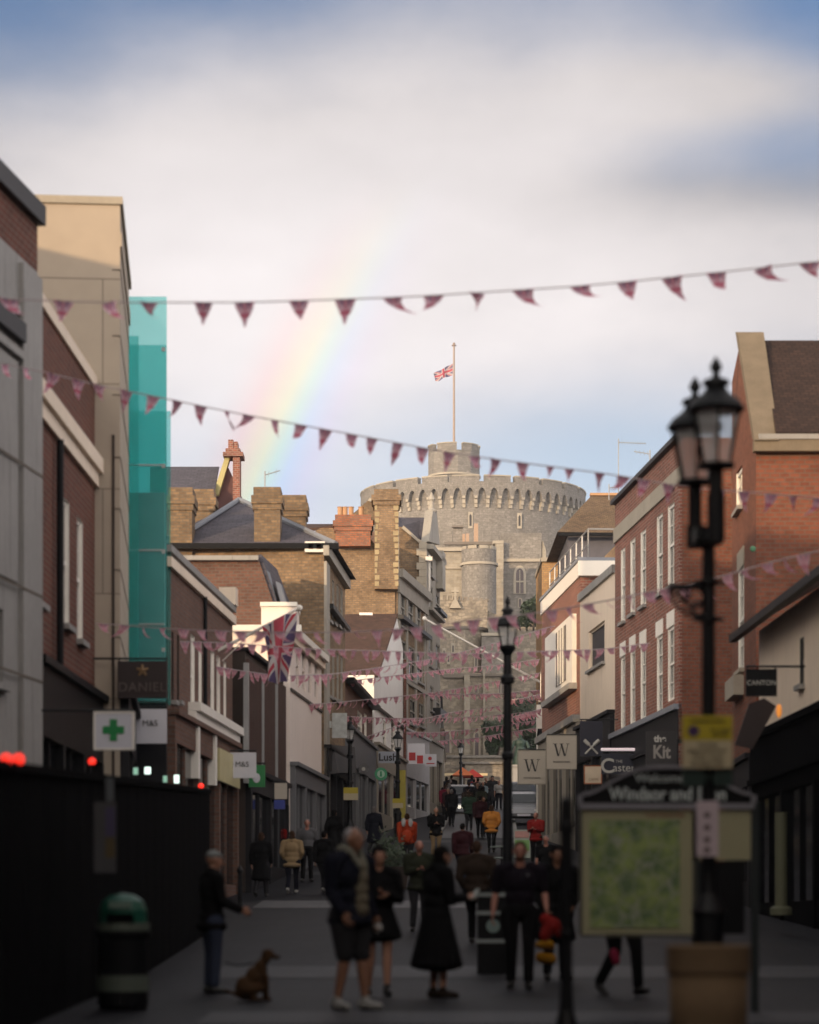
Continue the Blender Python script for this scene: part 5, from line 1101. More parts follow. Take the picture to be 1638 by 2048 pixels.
mb = MB(); [mb.ball(P(1414, py, d) + Vector((0, -.004, 0)), .03, .004, .025, 8, 5) for py in (1630, 1655, 1680, 1700)]; mb.build('pictogram', grey_ink, g)
# town map board
d = 24.0; g = thing('map_board', 'town map board with arched black header lettered Welcome to Windsor and Eton', 'map board', (PX(1333, d), d, gz(d)))
x0, x1 = PX(1165, d), PX(1502, d); zb = PZ(1606, d); fm = plain('grey_board_frame', (.22, .22, .25), .5); N = 24
def hz(u): 
    k = abs(u - .5) * 2; return PZ(1592, d) + (PZ(1538, d) - PZ(1592, d)) * (.5 + .5 * math.cos(math.pi * min(1, k) ** 1.5))
mb = MB(); q = [(x0, d, zb), (x1, d, zb)] + [(x1 + (x0 - x1) * i / N, d, hz(1 - i / N)) for i in range(N + 1)]; mb.hexa(q, [(p[0], d + .08, p[2]) for p in q]); mb.build('header', black_paint, g)
mb = MB()
for i in range(N):
    ua, ub = i / N, (i + 1) / N; xa, xb = x0 + (x1 - x0) * ua, x0 + (x1 - x0) * ub
    q = [(xa, d - .02, hz(ua) + .002), (xb, d - .02, hz(ub) + .002), (xb, d - .02, hz(ub) + .034), (xa, d - .02, hz(ua) + .034)]; mb.hexa(q, [(p[0], d + .1, p[2]) for p in q])
mb.box(x0 - .03, x1 + .03, d - .02, d + .1, PZ(1618, d), PZ(1607, d)); mb.box(x0 - .04, x0 - .002, d - .02, d + .1, PZ(1606, d), PZ(1590, d)); mb.box(x1 + .002, x1 + .05, d - .02, d + .1, PZ(1606, d), PZ(1590, d)); mb.build('frame', fm, g)
ivory = plain('raised_grey_lettering', (.5, .56, .56), .5); text_mesh('Windsor and Eton', .175, P(1336, 1589, d) + Vector((0, -.01, 0)), ivory, g, squeeze=.86, fat=.004); text_mesh('Welcome to', .12, P(1334, 1557, d) + Vector((0, -.01, 0)), ivory, g)
mb = MB(); mb.box(x0, x1, d + .02, d + .07, PZ(1720, d), PZ(1620, d)); mb.box(x0, PX(1385, d), d + .02, d + .07, PZ(1868, d), PZ(1720, d) - .002); mb.build('panel', plain('map_paper', (.33, .32, .2), .5, .05), g)
mm_, t, b = newmat('town_map_print'); v = objco(t); n = nz(t, v, 4.5, 6, .65); vr = t.nodes.new('ShaderNodeTexVoronoi'); vr.feature = 'DISTANCE_TO_EDGE'; vr.inputs['Scale'].default_value = 7; t.links.new(v, vr.inputs['Vector'])
c_ = mixc(t, n.sm(.35, .65), (.09, .15, .07), (.26, .34, .11)); c_ = mixc(t, X(t, vr.outputs[0]).lt(.035) * .75, c_, (.30, .33, .26)); t.links.new(c_, b.inputs['Base Color']); b.inputs['Roughness'].default_value = .6
mb = MB(); mb.box(PX(1180, d), PX(1360, d), d + .008, d + .018, PZ(1856, d), PZ(1640, d)); mb.build('map_print', mm_, g)
mb = MB(); mb.box(x0 - .03, x0 - .002, d, d + .09, PZ(1872, d), PZ(1622, d)); mb.box(x0, PX(1385, d), d, d + .09, PZ(1874, d), PZ(1869, d)); mb.box(PX(1385, d) + .002, PX(1392, d), d, d + .09, PZ(1872, d), PZ(1722, d)); mb.build('edge_frame', plain('olive_frame', (.07, .07, .055), .5), g)
text_mesh('Town Centre Map', .05, P(1330, 1630, d) + Vector((0, .012, 0)), plain('faded_red_ink', (.25, .05, .03), .6), g)
for px in (1504, 1385): mb = MB(); mb.box(PX(px, d), PX(px, d) + .07, d + .02, d + .09, gz(d), PZ(1600, d)); mb.build('leg', plain('dark_teal_post', (.012, .02, .022), .5), g)
mb = MB(); mb.box(PX(1395, d), PX(1490, d), d + .03, d + .06, PZ(1868, d), PZ(1722, d)); mb.build('lower_panel', black_paint, g)
# further shop signs
d = 98; g = board('round_sign', 'round green and white projecting coffee shop sign on the left', 761.5, 762.5, 1549, 1550, d, black_paint, .02)
mb = MB(); c_ = P(762, 1548, d)
def disc(mb, c, r_, th, n=28, mi=0): q = [(c.x + r_ * math.cos(TWO * i / n), c.y, c.z + r_ * math.sin(TWO * i / n)) for i in range(n)]; mb.hexa(q, [(p[0], p[1] + th, p[2]) for p in q], mi)
disc(mb, c_, .25, .1); mb.build('disc', plain('coffee_green', (.05, .32, .16), .5), g); mb = MB(); disc(mb, c_ + Vector((0, -.012, 0)), .15, .01); mb.build('inner_disc', plain('pale_mint', (.38, .55, .45), .5), g)
mb = MB(); mb.tube(c_ + Vector((0, -.015, -.10)), c_ + Vector((0, -.015, .06)), .05, .03); mb.ball(c_ + Vector((0, -.02, .08)), .04); mb.build('emblem', plain('coffee_green', (.05, .32, .16)), g)
d = 95; g = board('round_sign', 'round grey sign with pale ring beside the round green sign', 726.5, 727.5, 1539, 1540, d, black_paint, .02); c_ = P(727, 1538, d); mb = MB(); disc(mb, c_, .19, .08); mb.build('disc', plain('grey_disc', (.09, .09, .10), .5), g); mb = MB(); disc(mb, c_ + Vector((0, -.012, 0)), .07, .01); mb.build('ring', silver, g)
d = 103.4; g = board('fascia_sign', 'pale blue fascia sign with dark lettering on the white gabled house', 757, 794, 1503, 1526, d, plain('pale_blue_fascia', (.34, .38, .46), .5), .1); text_mesh('Lush', .42, P(776, 1515, d) + Vector((0, -.01, 0)), ink, g, fat=.01)
d = 118; g = board('fascia_sign', 'white fascia with two bright red squares', 815, 850, 1487, 1528, d, white_sign, .1)
mb = MB(); [mb.box(PX(a_, d), PX(b_, d), d - .02, d - .003, PZ(1521 + o, d), PZ(1505 + o, d)) for a_, b_, o in ((818, 831, 0), (834, 846, 6))]; mb.build('red_square', plain('signal_red', (.42, .02, .025), .5), g)
d = 120; g = board('hanging_sign', 'small lilac projecting sign with red dot beside the red squares', 849, 873, 1508, 1533, d, white_sign, .08); mb = MB(); disc(mb, P(860, 1517, d) + Vector((0, -.01, 0)), .09, .008); mb.box(PX(853, d), PX(869, d), d - .01, d - .002, PZ(1528, d), PZ(1526, d)); mb.build('red_mark', plain('signal_red', (.42, .02, .025)), g)
d = 100; g = board('advert_column', 'tall narrow yellow banner beside the shop with red squares', 799, 811, 1540, 1636, d, plain('yellow_banner', (.42, .36, .06), .6), .06, cat='banner')
d = 84; g = thing('poster_board', 'cluster of white notice boards above the dark awning', 'sign', P(680, 1475, d)); mb = MB(); [mb.box(PX(a_, d), PX(b_, d), d, d + .06, PZ(y1, d), PZ(y0, d)) for a_, b_, y0, y1 in ((664, 694, 1426, 1476), (653, 663, 1442, 1456))]; mb.build('panel', plain('white_notice', (.45, .48, .48), .6, .5, scale=6), g)
aw = thing('shop_awning', 'dark grey canvas awning hanging over the left shopfronts', 'awning', P(665, 1530, 86)); mb = MB(); q = [P(646, 1492, 84), P(690, 1496, 92), P(694, 1548, 92), P(655, 1548, 84)]; mb.hexa(q, [p + Vector((.35, .2, .05)) for p in q]); mb.build('canvas', plain('grey_canvas', (.07, .07, .075), .9), aw)
# flagpoles on fronts
fl = thing('wall_flagpole', 'white angled flagpole reaching out from the brown brick store', 'flagpole', P(440, 1300, 63)); mb = MB(); mb.tube(P(432, 1303, 63), P(597, 1217, 62.5), .045, .035, 8); mb.ball(P(599, 1216, 62.5), .08); mb.tube(P(445, 1322, 63), P(500, 1268, 62.8), .015); mb.build('pole', white_paint, fl)
tag(cloth('hanging_flag', jack_big, [P(524, 1252, 62.4), P(537, 1366, 62.3), P(576, 1364, 62.1), P(592, 1222, 62.3)], 18, 18, lambda u, v: Vector((.05 * math.sin(v * 13 + u * 3), .22 * math.sin(v * 8 + u * 4), .02 * math.sin(v * 12)))), 'large union flag hanging straight down from the angled white pole', 'flag')
f2 = thing('wall_flagpole', 'bare white flagpole angled across the castle from the right hand shop', 'flagpole', P(1078, 1363, 101)); mb = MB(); mb.tube(P(1080, 1364, 101), P(850, 1238, 100), .05, .035, 8); mb.ball(P(849, 1237, 100), .09); mb.build('pole', white_paint, f2)
# rooftop aerials
def aerial(label, px, ytop, ybot, d, x1, yb, n=7):
    g = thing('rooftop_aerial', label, 'aerial', P(px, ybot, d), 'television aerials'); mb = MB(); mb.tube(P(px, ybot, d), P(px, ytop, d), .025, n=5); mb.tube(P(px, ytop + 8, d), P(x1, yb, d), .018, n=5)
    for i in range(n): p = P(px, ytop + 8, d).lerp(P(x1, yb, d), (i + .5) / n); mb.tube(p + Vector((0, -.2, -.12)), p + Vector((0, .2, .12)), .008, n=4)
    mb.build('mast', steel, g)
aerial('tall television aerial behind the five bay brick building', 1237, 877, 985, 118, 1292, 887, 12); aerial('short television aerial near the right parapet', 1300, 900, 935, 90, 1268, 903, 4); aerial('thin television aerial on the big square chimney', 530, 942, 975, 83.8, 560, 941, 2); aerial('low television aerial under the tall one', 1218, 968, 1000, 118, 1240, 972, 5)
# ---------------------------------------------------------------- bunting
def pennant_mesh(seed):
    rr = random.Random(seed); nu, nv = 6, 9; mb = MB(); sw = rr.uniform(-.15, 1.0); lift = rr.uniform(0, 1.1); fl = rr.uniform(.6, 1.8); tw = rr.uniform(-1.3, 1.3); ph = rr.uniform(0, 6)
    def pt(i, j):
        v = j / nv; half = .5 * (1 - v * .97); u = (i / nu - .5) * 2 * half
        a = lift * v * 1.1; dl = v * (1.6 - .35 * abs(sw))
        x = u * math.cos(tw * v) + sw * v * v * 1.2; y = u * math.sin(tw * v) + math.sin(a) * dl * .8 + .09 * math.sin(u * 6 * fl + v * 5 + ph) * v; z = -math.cos(a) * dl + .05 * math.sin(v * 7 + ph) * (u + .2)
        return (x, y, z)
    for j in range(nv):
        for i in range(nu):
            uv = lambda a, b: (.5 + (a / nu - .5) * (1 - b / nv * .9), 1 - b / nv * .95)
            mb.face([pt(i, j + 1), pt(i + 1, j + 1), pt(i + 1, j), pt(i, j)], 0, [uv(i, j + 1), uv(i + 1, j + 1), uv(i + 1, j), uv(i, j)])
    o = mb.build('pennant', jack, None, smooth=True); me = o.data; bpy.data.objects.remove(o); return me
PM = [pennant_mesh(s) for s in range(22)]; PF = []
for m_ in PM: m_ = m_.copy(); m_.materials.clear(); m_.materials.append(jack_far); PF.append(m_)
def bunting(label, pts, d0, d1, n, size, seed=0, wind=1, zs=1.0):
    rr = random.Random(seed); px = [p[0] for p in pts]; py = [p[1] for p in pts]; xs = np.linspace(px[0], px[-1], 120); ys = np.interp(xs, px, py); k = np.ones(9) / 9; ys = np.convolve(np.pad(ys, 4, 'edge'), k, 'valid')
    ds = d0 + (d1 - d0) * (xs - xs[0]) / (xs[-1] - xs[0]); W = [P(a, b, c) for a, b, c in zip(xs, ys, ds)]
    g = thing('bunting', label, 'bunting', W[0], 'strings of union flag bunting across the street'); mb = MB(); mb.path(W, .006 + .00012 * d0, 4); mb.build('cord', rope_m, g)
    for i in range(n):
        t_ = (i + .5 + rr.uniform(-.12, .12)) / n * 119; j = min(118, int(t_)); p = W[j].lerp(W[j + 1], t_ - j); dr = W[j + 1] - W[j]
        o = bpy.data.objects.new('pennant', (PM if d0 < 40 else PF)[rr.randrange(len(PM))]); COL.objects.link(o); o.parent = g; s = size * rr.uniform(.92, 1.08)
        o.matrix_parent_inverse = Matrix.Translation(g.location).inverted(); o.location = p; o.rotation_euler = (rr.uniform(-.2, .25), math.atan2(dr.z, math.hypot(dr.x, dr.y)) * -1, math.atan2(dr.y, dr.x) + rr.choice((-1, 1)) * rr.uniform(0, .95)); o.scale = (s * wind * rr.choice((1, 1, 1, 1, -1)), s, s * zs)
    return g
bunting('topmost bunting string rising to the right across open sky', [(-20, 597), (200, 605), (500, 605), (820, 594), (1180, 571), (1400, 549), (1665, 520)], 29, 29, 18, .25, 1, 1, .72)
bunting('long bunting string sloping down to the right past the round tower', [(-20, 722), (80, 742), (215, 775), (320, 795), (480, 828), (700, 868), (900, 906), (1000, 920), (1240, 951), (1370, 975), (1500, 984), (1665, 1000)], 34, 32, 34, .175, 2, -1, 1.1)
bunting('bunting string level with the teal glass base then climbing right to the lamp bracket', [(190, 1246), (340, 1258), (500, 1264), (680, 1265), (790, 1260), (860, 1252), (960, 1238), (1060, 1228), (1160, 1212), (1290, 1186), (1420, 1160), (1520, 1130), (1665, 1095)], 44, 34, 38, .20, 3)
bunting('bunting string crossing the hanging flag and ending on the cream window building', [(360, 1283), (464, 1286), (620, 1298), (790, 1303), (940, 1308), (1100, 1302), (1220, 1298), (1300, 1285)], 54, 56, 42, .20, 4)
bunting('bunting string dipping below the hanging flag and rising to the brick bay window', [(375, 1322), (470, 1340), (560, 1352), (660, 1349), (760, 1335), (876, 1316), (952, 1297), (1040, 1272), (1110, 1250)], 62, 70, 50, .21, 5)
bunting('bunting string from the pale cream front to the castle drum tower side', [(540, 1412), (651, 1407), (808, 1392), (887, 1382), (935, 1374), (1005, 1360), (1080, 1345)], 76, 96, 48, .22, 6)
bunting('faint level bunting string in front of the castle lower windows', [(840, 1386), (930, 1389), (1008, 1387), (1082, 1380)], 128, 122, 30, .27, 7)
bunting('bunting string over the lanterns of the two middle lamp posts', [(648, 1428), (710, 1434), (806, 1437), (949, 1434), (1008, 1429), (1080, 1421)], 90, 104, 50, .23, 8)
bunting('lowest short bunting string beside the distant lamp', [(800, 1464), (873, 1465), (960, 1457), (1012, 1449), (1080, 1440)], 118, 124, 28, .27, 9)
bunting('small bunting string slanting over the pale cream front', [(545, 1408), (572, 1426), (600, 1440), (640, 1462), (668, 1470)], 80, 92, 12, .24, 10)
bunting('short dense bunting string on the right before the curtain wall', [(1020, 1400), (1050, 1396), (1082, 1388)], 112, 110, 12, .27, 11)
bunting('short bunting string hanging just above the dark tree', [(1020, 1436), (1050, 1426), (1082, 1418)], 108, 106, 11, .27, 12)

bunting('bunting string from the brown tiled roof to the big lamp post head', [(700, 1362), (800, 1350), (900, 1338), (1000, 1330), (1080, 1318)], 92, 98, 34, .22, 13)
bunting('bunting string just above the coffee sign lantern', [(650, 1482), (720, 1478), (800, 1450), (900, 1425), (1000, 1412)], 96, 116, 34, .24, 14)
bunting('pale bunting string low across the terrace lamp', [(870, 1482), (940, 1478), (1010, 1466), (1080, 1455)], 132, 128, 24, .27, 15)

# ---------------------------------------------------------------- hoarding, bins, planter, posts
h = thing('black_hoarding', 'long black painted hoarding along the left with lamps on top', 'hoarding', (-3.6, 32, gz(32)))
mb = MB(); N = 22; hx = lambda y: -3.28 - .4 * (y - 18) / 28; ht = lambda y: 2.75 + .0452 * (y - 18)
for i in range(N):
    y0, y1 = 18 + 28 * i / N, 18 + 28 * (i + 1) / N - .03
    mb.hexa([(hx(y0) - .06, y0, gz(y0) - .1), (hx(y0), y0, gz(y0) - .1), (hx(y1), y1, gz(y1) - .1), (hx(y1) - .06, y1, gz(y1) - .1)], [(hx(y0) - .06, y0, ht(y0)), (hx(y0), y0, ht(y0)), (hx(y1), y1, ht(y1)), (hx(y1) - .06, y1, ht(y1))])
mb.box(hx(46) - 3.5, hx(46), 46, 46.06, gz(46) - .1, ht(46)); mb.build('panel', hoarding_m, h)
mb = MB(); mb.hexa([(hx(18) - .1, 18, ht(18) + .002), (hx(18) + .04, 18, ht(18) + .002), (hx(46) + .04, 46, ht(46) + .002), (hx(46) - .1, 46, ht(46) + .002)], [(hx(18) - .1, 18, ht(18) + .08), (hx(18) + .04, 18, ht(18) + .08), (hx(46) + .04, 46, ht(46) + .08), (hx(46) - .1, 46, ht(46) + .08)]); mb.build('capping', hoarding_m, h)
red_l = emis('red_lamp_glow', (1, .035, .02), 1.5); white_l = emis('white_lamp_glow', (.80, 1, .90), 1.6); dim_l = emis('dim_green_glow', (.35, .65, .5), .5)
def hlamp(label, px, py, d, m, r_=.03):
    p = P(px, py, d); g = thing('hoarding_lamp', label, 'lamp', p, 'small lamps along the hoarding'); mb = MB(); mb.ball(p, r_, r_, r_, 10, 7); mb.build('bulb', m, g); mb = MB(); mb.lathe([(.02, -.06), (.03, -.03), (.02, -.025)], p.x, p.y, p.z, 8); mb.tube(p + Vector((0, 0, -.05)), p + Vector((0, 0, -.12)), .012); mb.build('holder', black_paint, g)
hlamp('red lamp at the left edge of the photo', 12, 1519, 20.5, red_l, .05); hlamp('red lamp second from the left edge, touching the first', 37, 1519, 21, red_l, .05); hlamp('red lamp below the white pharmacy cross', 184, 1523, 30, red_l, .045); hlamp('red lamp at the far end of the hoarding', 402, 1572, 45, red_l, .05)
def wlamp(label, px, py, d, m, w_, h_): p = P(px, py, d); tag(MB().box(p.x - w_, p.x + w_, d, d + .05, p.z - h_, p.z + h_).build('square_lamp', m), label, 'lamp', 'square lights above the hoarding')
wlamp('bright white square light under the projecting sign', 295, 1541, 44, white_l, .05, .06); wlamp('dim green square light left of the bright white one', 271, 1542, 43.5, dim_l, .04, .06); wlamp('white square light nearer the far red lamp', 353, 1558, 46.5, white_l, .045, .075); wlamp('dim green square light beside the right white one', 330, 1558, 46, dim_l, .035, .06)
d = 24; g = board('wall_poster', 'grey purple poster panel fixed on the black hoarding', 188, 231, 1604, 1745, d, plain('poster_grey', (.05, .05, .055), .6), .03, cat='poster'); mb = MB(); mb.box(PX(211, d), PX(230, d), d - .01, d - .002, PZ(1672, d), PZ(1615, d)); mb.build('purple_patch', plain('poster_purple', (.05, .04, .09), .6), g); mb = MB(); mb.box(PX(211, d), PX(230, d), d - .01, d - .002, PZ(1715, d), PZ(1676, d)); mb.build('ochre_patch', plain('poster_ochre', (.07, .05, .02), .6), g); mb = MB(); mb.box(PX(212, d), PX(227, d), d - .004, d + .02, PZ(1602, d), PZ(1556, d)); mb.build('header_strip', plain('poster_pale', (.08, .09, .10), .6), g)
# recycling bin
d = 24.5; x = PX(246, d); g = thing('litter_bin', 'round black litter bin with green hooded top beside the hoarding', 'litter bin', (x, d, gz(d))); z1 = PZ(1862, d)
mb = MB(); mb.lathe([(.23, 0), (.25, .05), (.25, z1 - gz(d) - .08), (.27, z1 - gz(d) - .04), (.27, z1 - gz(d))], x, d, gz(d), 24); mb.build('drum', black_paint, g)
gm_ = plain('bin_green', (.008, .075, .05), .4); mb = MB(); hh = PZ(1787, d) - z1; mb.lathe([(.235, .002), (.235, hh * .55), (.20, hh * .8), (.12, hh * .95), (.02, hh)], x, d, z1, 24); mb.build('hood', gm_, g)
mb = MB(); mb.box(x - .13, x + .13, d - .262, d - .22, z1 + hh * .22, z1 + hh * .45); mb.build('aperture', hoarding_m, g); mb = MB(); ring_wall(mb, x, d, .2, .262, z1 + .004, z1 + hh * .22, 24); mb.build('band', plain('bin_band', (.09, .11, .09), .5), g); mb = MB(); mb.box(x - .11, x + .11, d - .25, d - .232, z1 + hh * .6, z1 + hh * .78); mb.build('label_plate', plain('bin_label', (.12, .18, .15), .5), g)
mb = MB(); ring_wall(mb, x, d, .2, .258, gz(d) + .18, gz(d) + .34, 24); mb.build('lower_band', plain('bin_band', (.09, .11, .09)), g)
# bin with silver bands
d = 33; x = PX(985, d); g = thing('litter_bin', 'square black litter bin with pale bands between two pedestrians', 'litter bin', (x, d, gz(d))); zt_ = PZ(1782, d)
mb = MB(); mb.box(x - .2, x + .2, d - .2, d + .2, gz(d), zt_); mb.build('body', black_paint, g); mb = MB()
for py in (1790, 1826, 1882): mb.box(x - .215, x + .215, d - .215, d + .215, PZ(py + 4, d), PZ(py - 4, d))
mb.build('band', plain('bin_pale_band', (.22, .25, .25), .5), g); mb = MB(); disc(mb, Vector((x, d - .23, PZ(1852, d))), .09, .02); mb.build('emblem', plain('bin_emblem', (.16, .22, .21), .5), g)
# planter
d = 17.0; x = PX(1417, d); g = thing('wooden_planter', 'tan rounded planter tub at the foot of the twin lamp post', 'planter', (x, d, gz(d))); zt_ = PZ(1898, d); hh = zt_ - gz(d)
mb = MB(); mb.lathe([(.235, 0), (.245, .02), (.262, hh * .5), (.268, hh * .8)], x, d, gz(d), 32); mb.build('tub', gold_wood, g, smooth=True)
mb = MB(); mb.lathe([(.272, hh * .8 + .002), (.285, hh * .82), (.285, hh + .02), (.265, hh + .03), (.25, hh - .02)], x, d, gz(d), 32); mb.build('rim', gold_wood, g)
mb = MB(); mb.lathe([(.245, 0), (.2, .03), (.01, .05)], x, d, zt_ - .06, 20); mb.build('soil', plain('planter_soil', (.02, .014, .01), .95, .4, scale=12), g)
# bollard / slim post in front of the map board
d = 19.5; x = PX(1133, d); g = thing('iron_bollard', 'tall slim black iron bollard left of the map board', 'bollard', (x, d, gz(d))); hh = PZ(1592, d) - gz(d)
mb = MB(); mb.lathe([(.15, 0), (.14, .06), (.09, .18), (.06, .3), (.048, .5), (.048, hh - .3), (.06, hh - .28), (.06, hh - .22), (.05, hh - .2), (.045, hh - .03), (.01, hh)], x, d, gz(d), 14); mb.build('post', iron, g); mb = MB(); mb.lathe([(.062, 0), (.066, .02), (.062, .04)], x, d, gz(d) + hh * .45, 14); mb.build('ring', iron, g)
for px, d, lb in ((480, 55, 'short black bollard beside the dark coated walkers'), (757, 66, 'thin black bollard near the man in red jacket'), (862, 100, 'thin black bollard below the lilac sign')):
    x = PX(px, d); g = thing('iron_bollard', lb, 'bollard', (x, d, gz(d)), 'black street bollards'); mb = MB(); mb.lathe([(.09, 0), (.07, .1), (.055, .2), (.05, .85), (.07, .87), (.07, .92), (.04, .98), (.01, 1.03)], x, d, gz(d), 12); mb.build('post', iron, g)
# A-board
d = 84; x = PX(1044, d); g = thing('pavement_sign', 'small pavement sign with pink top and green poster by the lamp post', 'sign', (x, d, gz(d))); mb = MB(); z0 = gz(d); q = [(x - .27, d - .25, z0), (x + .27, d - .25, z0), (x + .27, d, z0 + .95), (x - .27, d, z0 + .95)]; mb.hexa(q, [(a, b + .03, c) for a, b, c in q]); q = [(x - .27, d + .3, z0), (x + .27, d + .3, z0), (x + .27, d + .05, z0 + .95), (x - .27, d + .05, z0 + .95)]; mb.hexa(q, [(a, b + .03, c) for a, b, c in q]); mb.build('board', plain('pale_board', (.30, .34, .30), .6), g)
mb = MB(); mb.hexa([(x - .24, d - .18, z0 + .25), (x + .24, d - .18, z0 + .25), (x + .24, d - .095, z0 + .6), (x - .24, d - .095, z0 + .6)], [(x - .24, d - .20, z0 + .25), (x + .24, d - .20, z0 + .25), (x + .24, d - .115, z0 + .6), (x - .24, d - .115, z0 + .6)]); mb.build('green_poster', plain('leaf_green', (.16, .34, .10), .6), g); mb = MB(); q = [(x - .24, d - .07, z0 + .68), (x + .24, d - .07, z0 + .68), (x + .24, d - .02, z0 + .9), (x - .24, d - .02, z0 + .9)]; mb.hexa(q, [(a, b - .02, c) for a, b, c in q]); mb.build('pink_poster', plain('salmon_pink', (.42, .22, .20), .6), g)
# market stall parasol at the head of the street
for px, d, py, c_, lb in ((1035, 160, 1555, (.45, .04, .03), 'red canvas stall canopy at the head of the street'), (925, 158, 1552, (.5, .14, .05), 'orange canvas stall canopy beside the distant lamp')):
    px = 945 if px == 1035 else px; p = P(px, py, d); g = thing('stall_canopy', lb, 'canopy', (p.x, d, gz(d)), 'market stall canopies'); mb = MB(); q = [p + Vector((-.7, -.7, 0)), p + Vector((.7, -.7, 0)), p + Vector((.7, .7, 0)), p + Vector((-.7, .7, 0))]; ap = p + Vector((0, 0, .55)); [mb.face([q[i], q[(i + 1) % 4], ap]) for i in range(4)]; mb.build('canvas', plain(lb.split()[0] + '_canvas', c_, .8), g); mb = MB(); mb.tube((p.x, d, gz(d)), ap, .03); mb.build('pole', steel, g)

# ---------------------------------------------------------------- cars
def car(label, px, d, rot, paint, group='parked cars up the street'):
    x = PX(px, d); z0 = gz(d); g = thing('parked_car', label, 'car', (x, d, z0), group, rot)
    def tr(p): a = Vector((p[0], p[1], 0)); a.rotate(g.rotation_euler); return Vector((x + a.x, d + a.y, z0 + p[2] + (gz(d + a.y) - z0)))
    prof = [(-2.05, .30), (-2.12, .55), (-2.0, .82), (-1.05, .95), (-.45, 1.40), (.75, 1.47), (1.55, 1.25), (1.95, .92), (2.08, .6), (2.0, .30)]   # y, z
    mb = MB()
    secs = [(-.84, .0), (-.88, .02), (-.80, .0)]
    def hw(z): return .86 if z < .9 else .86 - (z - .9) * .38
    L_ = [tr((-hw(z), y, z)) for y, z in prof]; R_ = [tr((hw(z), y, z)) for y, z in prof]; mb.face(L_); mb.face(R_[::-1]); n = len(prof)
    for i in range(n): j = (i + 1) % n; mb.face([L_[j], L_[i], R_[i], R_[j]])
    mb.build('body', paint, g)
    gl = MB()
    for (a, b) in (((-1.0, .98), (-.5, 1.36)), ((1.52, 1.2), (.95, 1.42))):
        sgn = -1 if a[0] < 0 else 1; q = [(-.62, a[0], a[1]), (.62, a[0], a[1]), (.55, b[0], b[1]), (-.55, b[0], b[1])]; q = [tr((u, y + sgn * .02, z + .02)) for u, y, z in q]; gl.face(q)
    for s_ in (-1, 1): gl.face([tr((s_ * (hw(z) + .012), y, z)) for y, z in ((-.8, 1.0), (1.35, 1.02), (.75, 1.38), (-.4, 1.34))])
    gl.build('window', win_glass, g)
    for s_ in (-1, 1):
        for y in (-1.3, 1.25):
            w_ = MB(); w_.tube(tr((s_ * .68, y, .31)), tr((s_ * .89, y, .31)), .31, n=16); o = w_.build('wheel', plain('tyre_rubber', (.012, .012, .012), .8), g); w_ = MB(); w_.tube(tr((s_ * .87, y, .31)), tr((s_ * .90, y, .31)), .19, n=14); w_.build('rim', steel, o)
        hl = MB(); hl.ball(tr((s_ * .62, -2.03, .68)), .16, .06, .09); hl.build('headlight', plain('lamp_lens', (.7, .7, .65), .2), g); hl = MB(); hl.ball(tr((s_ * .66, 2.0, .8)), .12, .05, .12); hl.build('tail_light', plain('tail_red', (.3, .01, .01), .3), g)
    mb = MB(); q = [(-.3, -2.135, .42), (.3, -2.135, .42), (.3, -2.13, .53), (-.3, -2.13, .53)]; mb.face([tr(p) for p in q]); mb.build('number_plate', white_sign, g)
    mb = MB(); q = [(-.6, -2.1, .32), (.6, -2.1, .32), (.6, -2.128, .42), (-.6, -2.128, .42)]; mb.face([tr((u, y - .012, z)) for u, y, z in q]); mb.build('grille', black_paint, g)
    return g
car('silver car parked on the right behind the cream hanging board', 1050, 116, R(-4), plain('silver_car_paint', (.30, .31, .33), .25, .04, metal=.5))
car('dark car further up the street behind the silver one', 1042, 140, R(-4), plain('dark_car_paint', (.03, .035, .05), .25, .04, metal=.3)); car('pale van shaped car near the statue', 1085, 150, R(-5), plain('white_car_paint', (.5, .5, .52), .3, .04)); 
g = car('small dark car with bright headlights beside the distant lamp', 923, 132, R(2), plain('dark_car_paint', (.03, .035, .05)))
for px in (918.5, 927.5): MB().ball(P(px, 1614, 129.6), .10).build('headlight', emis('headlight_glow', (1, .92, .75), .9), g)
# ---------------------------------------------------------------- people (tapered limbs fused into one surface)
def cap_mesh(caps):
    """capsules (p, q, rp, rq) or ellipsoids (c, (rx,ry,rz)) as closed pieces, in metres"""
    mb = MB()
    for c in caps:
        if len(c) == 2: mb.ball(c[0], c[1][0], c[1][1], c[1][2], 12, 8)
        else:
            p, q, a, b = c; p, q = Vector(p), Vector(q); mb.ball(p, a, a, a, 8, 6); mb.ball(q, b, b, b, 8, 6)
            if (q - p).length > 1e-4: mb.tube(p, q, a, b, 10)
    return mb
def fuse(name, caps, m, parent, vox, smooth=2):
    o = cap_mesh(caps).build(name, m, None); md = o.modifiers.new('r', 'REMESH'); md.mode = 'VOXEL'; md.voxel_size = vox; md.use_smooth_shade = True
    s = o.modifiers.new('s', 'SMOOTH'); s.iterations = smooth; s.factor = .5
    dg = bpy.context.evaluated_depsgraph_get(); me = bpy.data.meshes.new_from_object(o.evaluated_get(dg)); old = o.data; o.modifiers.clear(); o.data = me; bpy.data.meshes.remove(old); me.name = name
    me.materials.clear(); me.materials.append(m); me.polygons.foreach_set('use_smooth', [True] * len(me.polygons)); o.parent = parent; return o
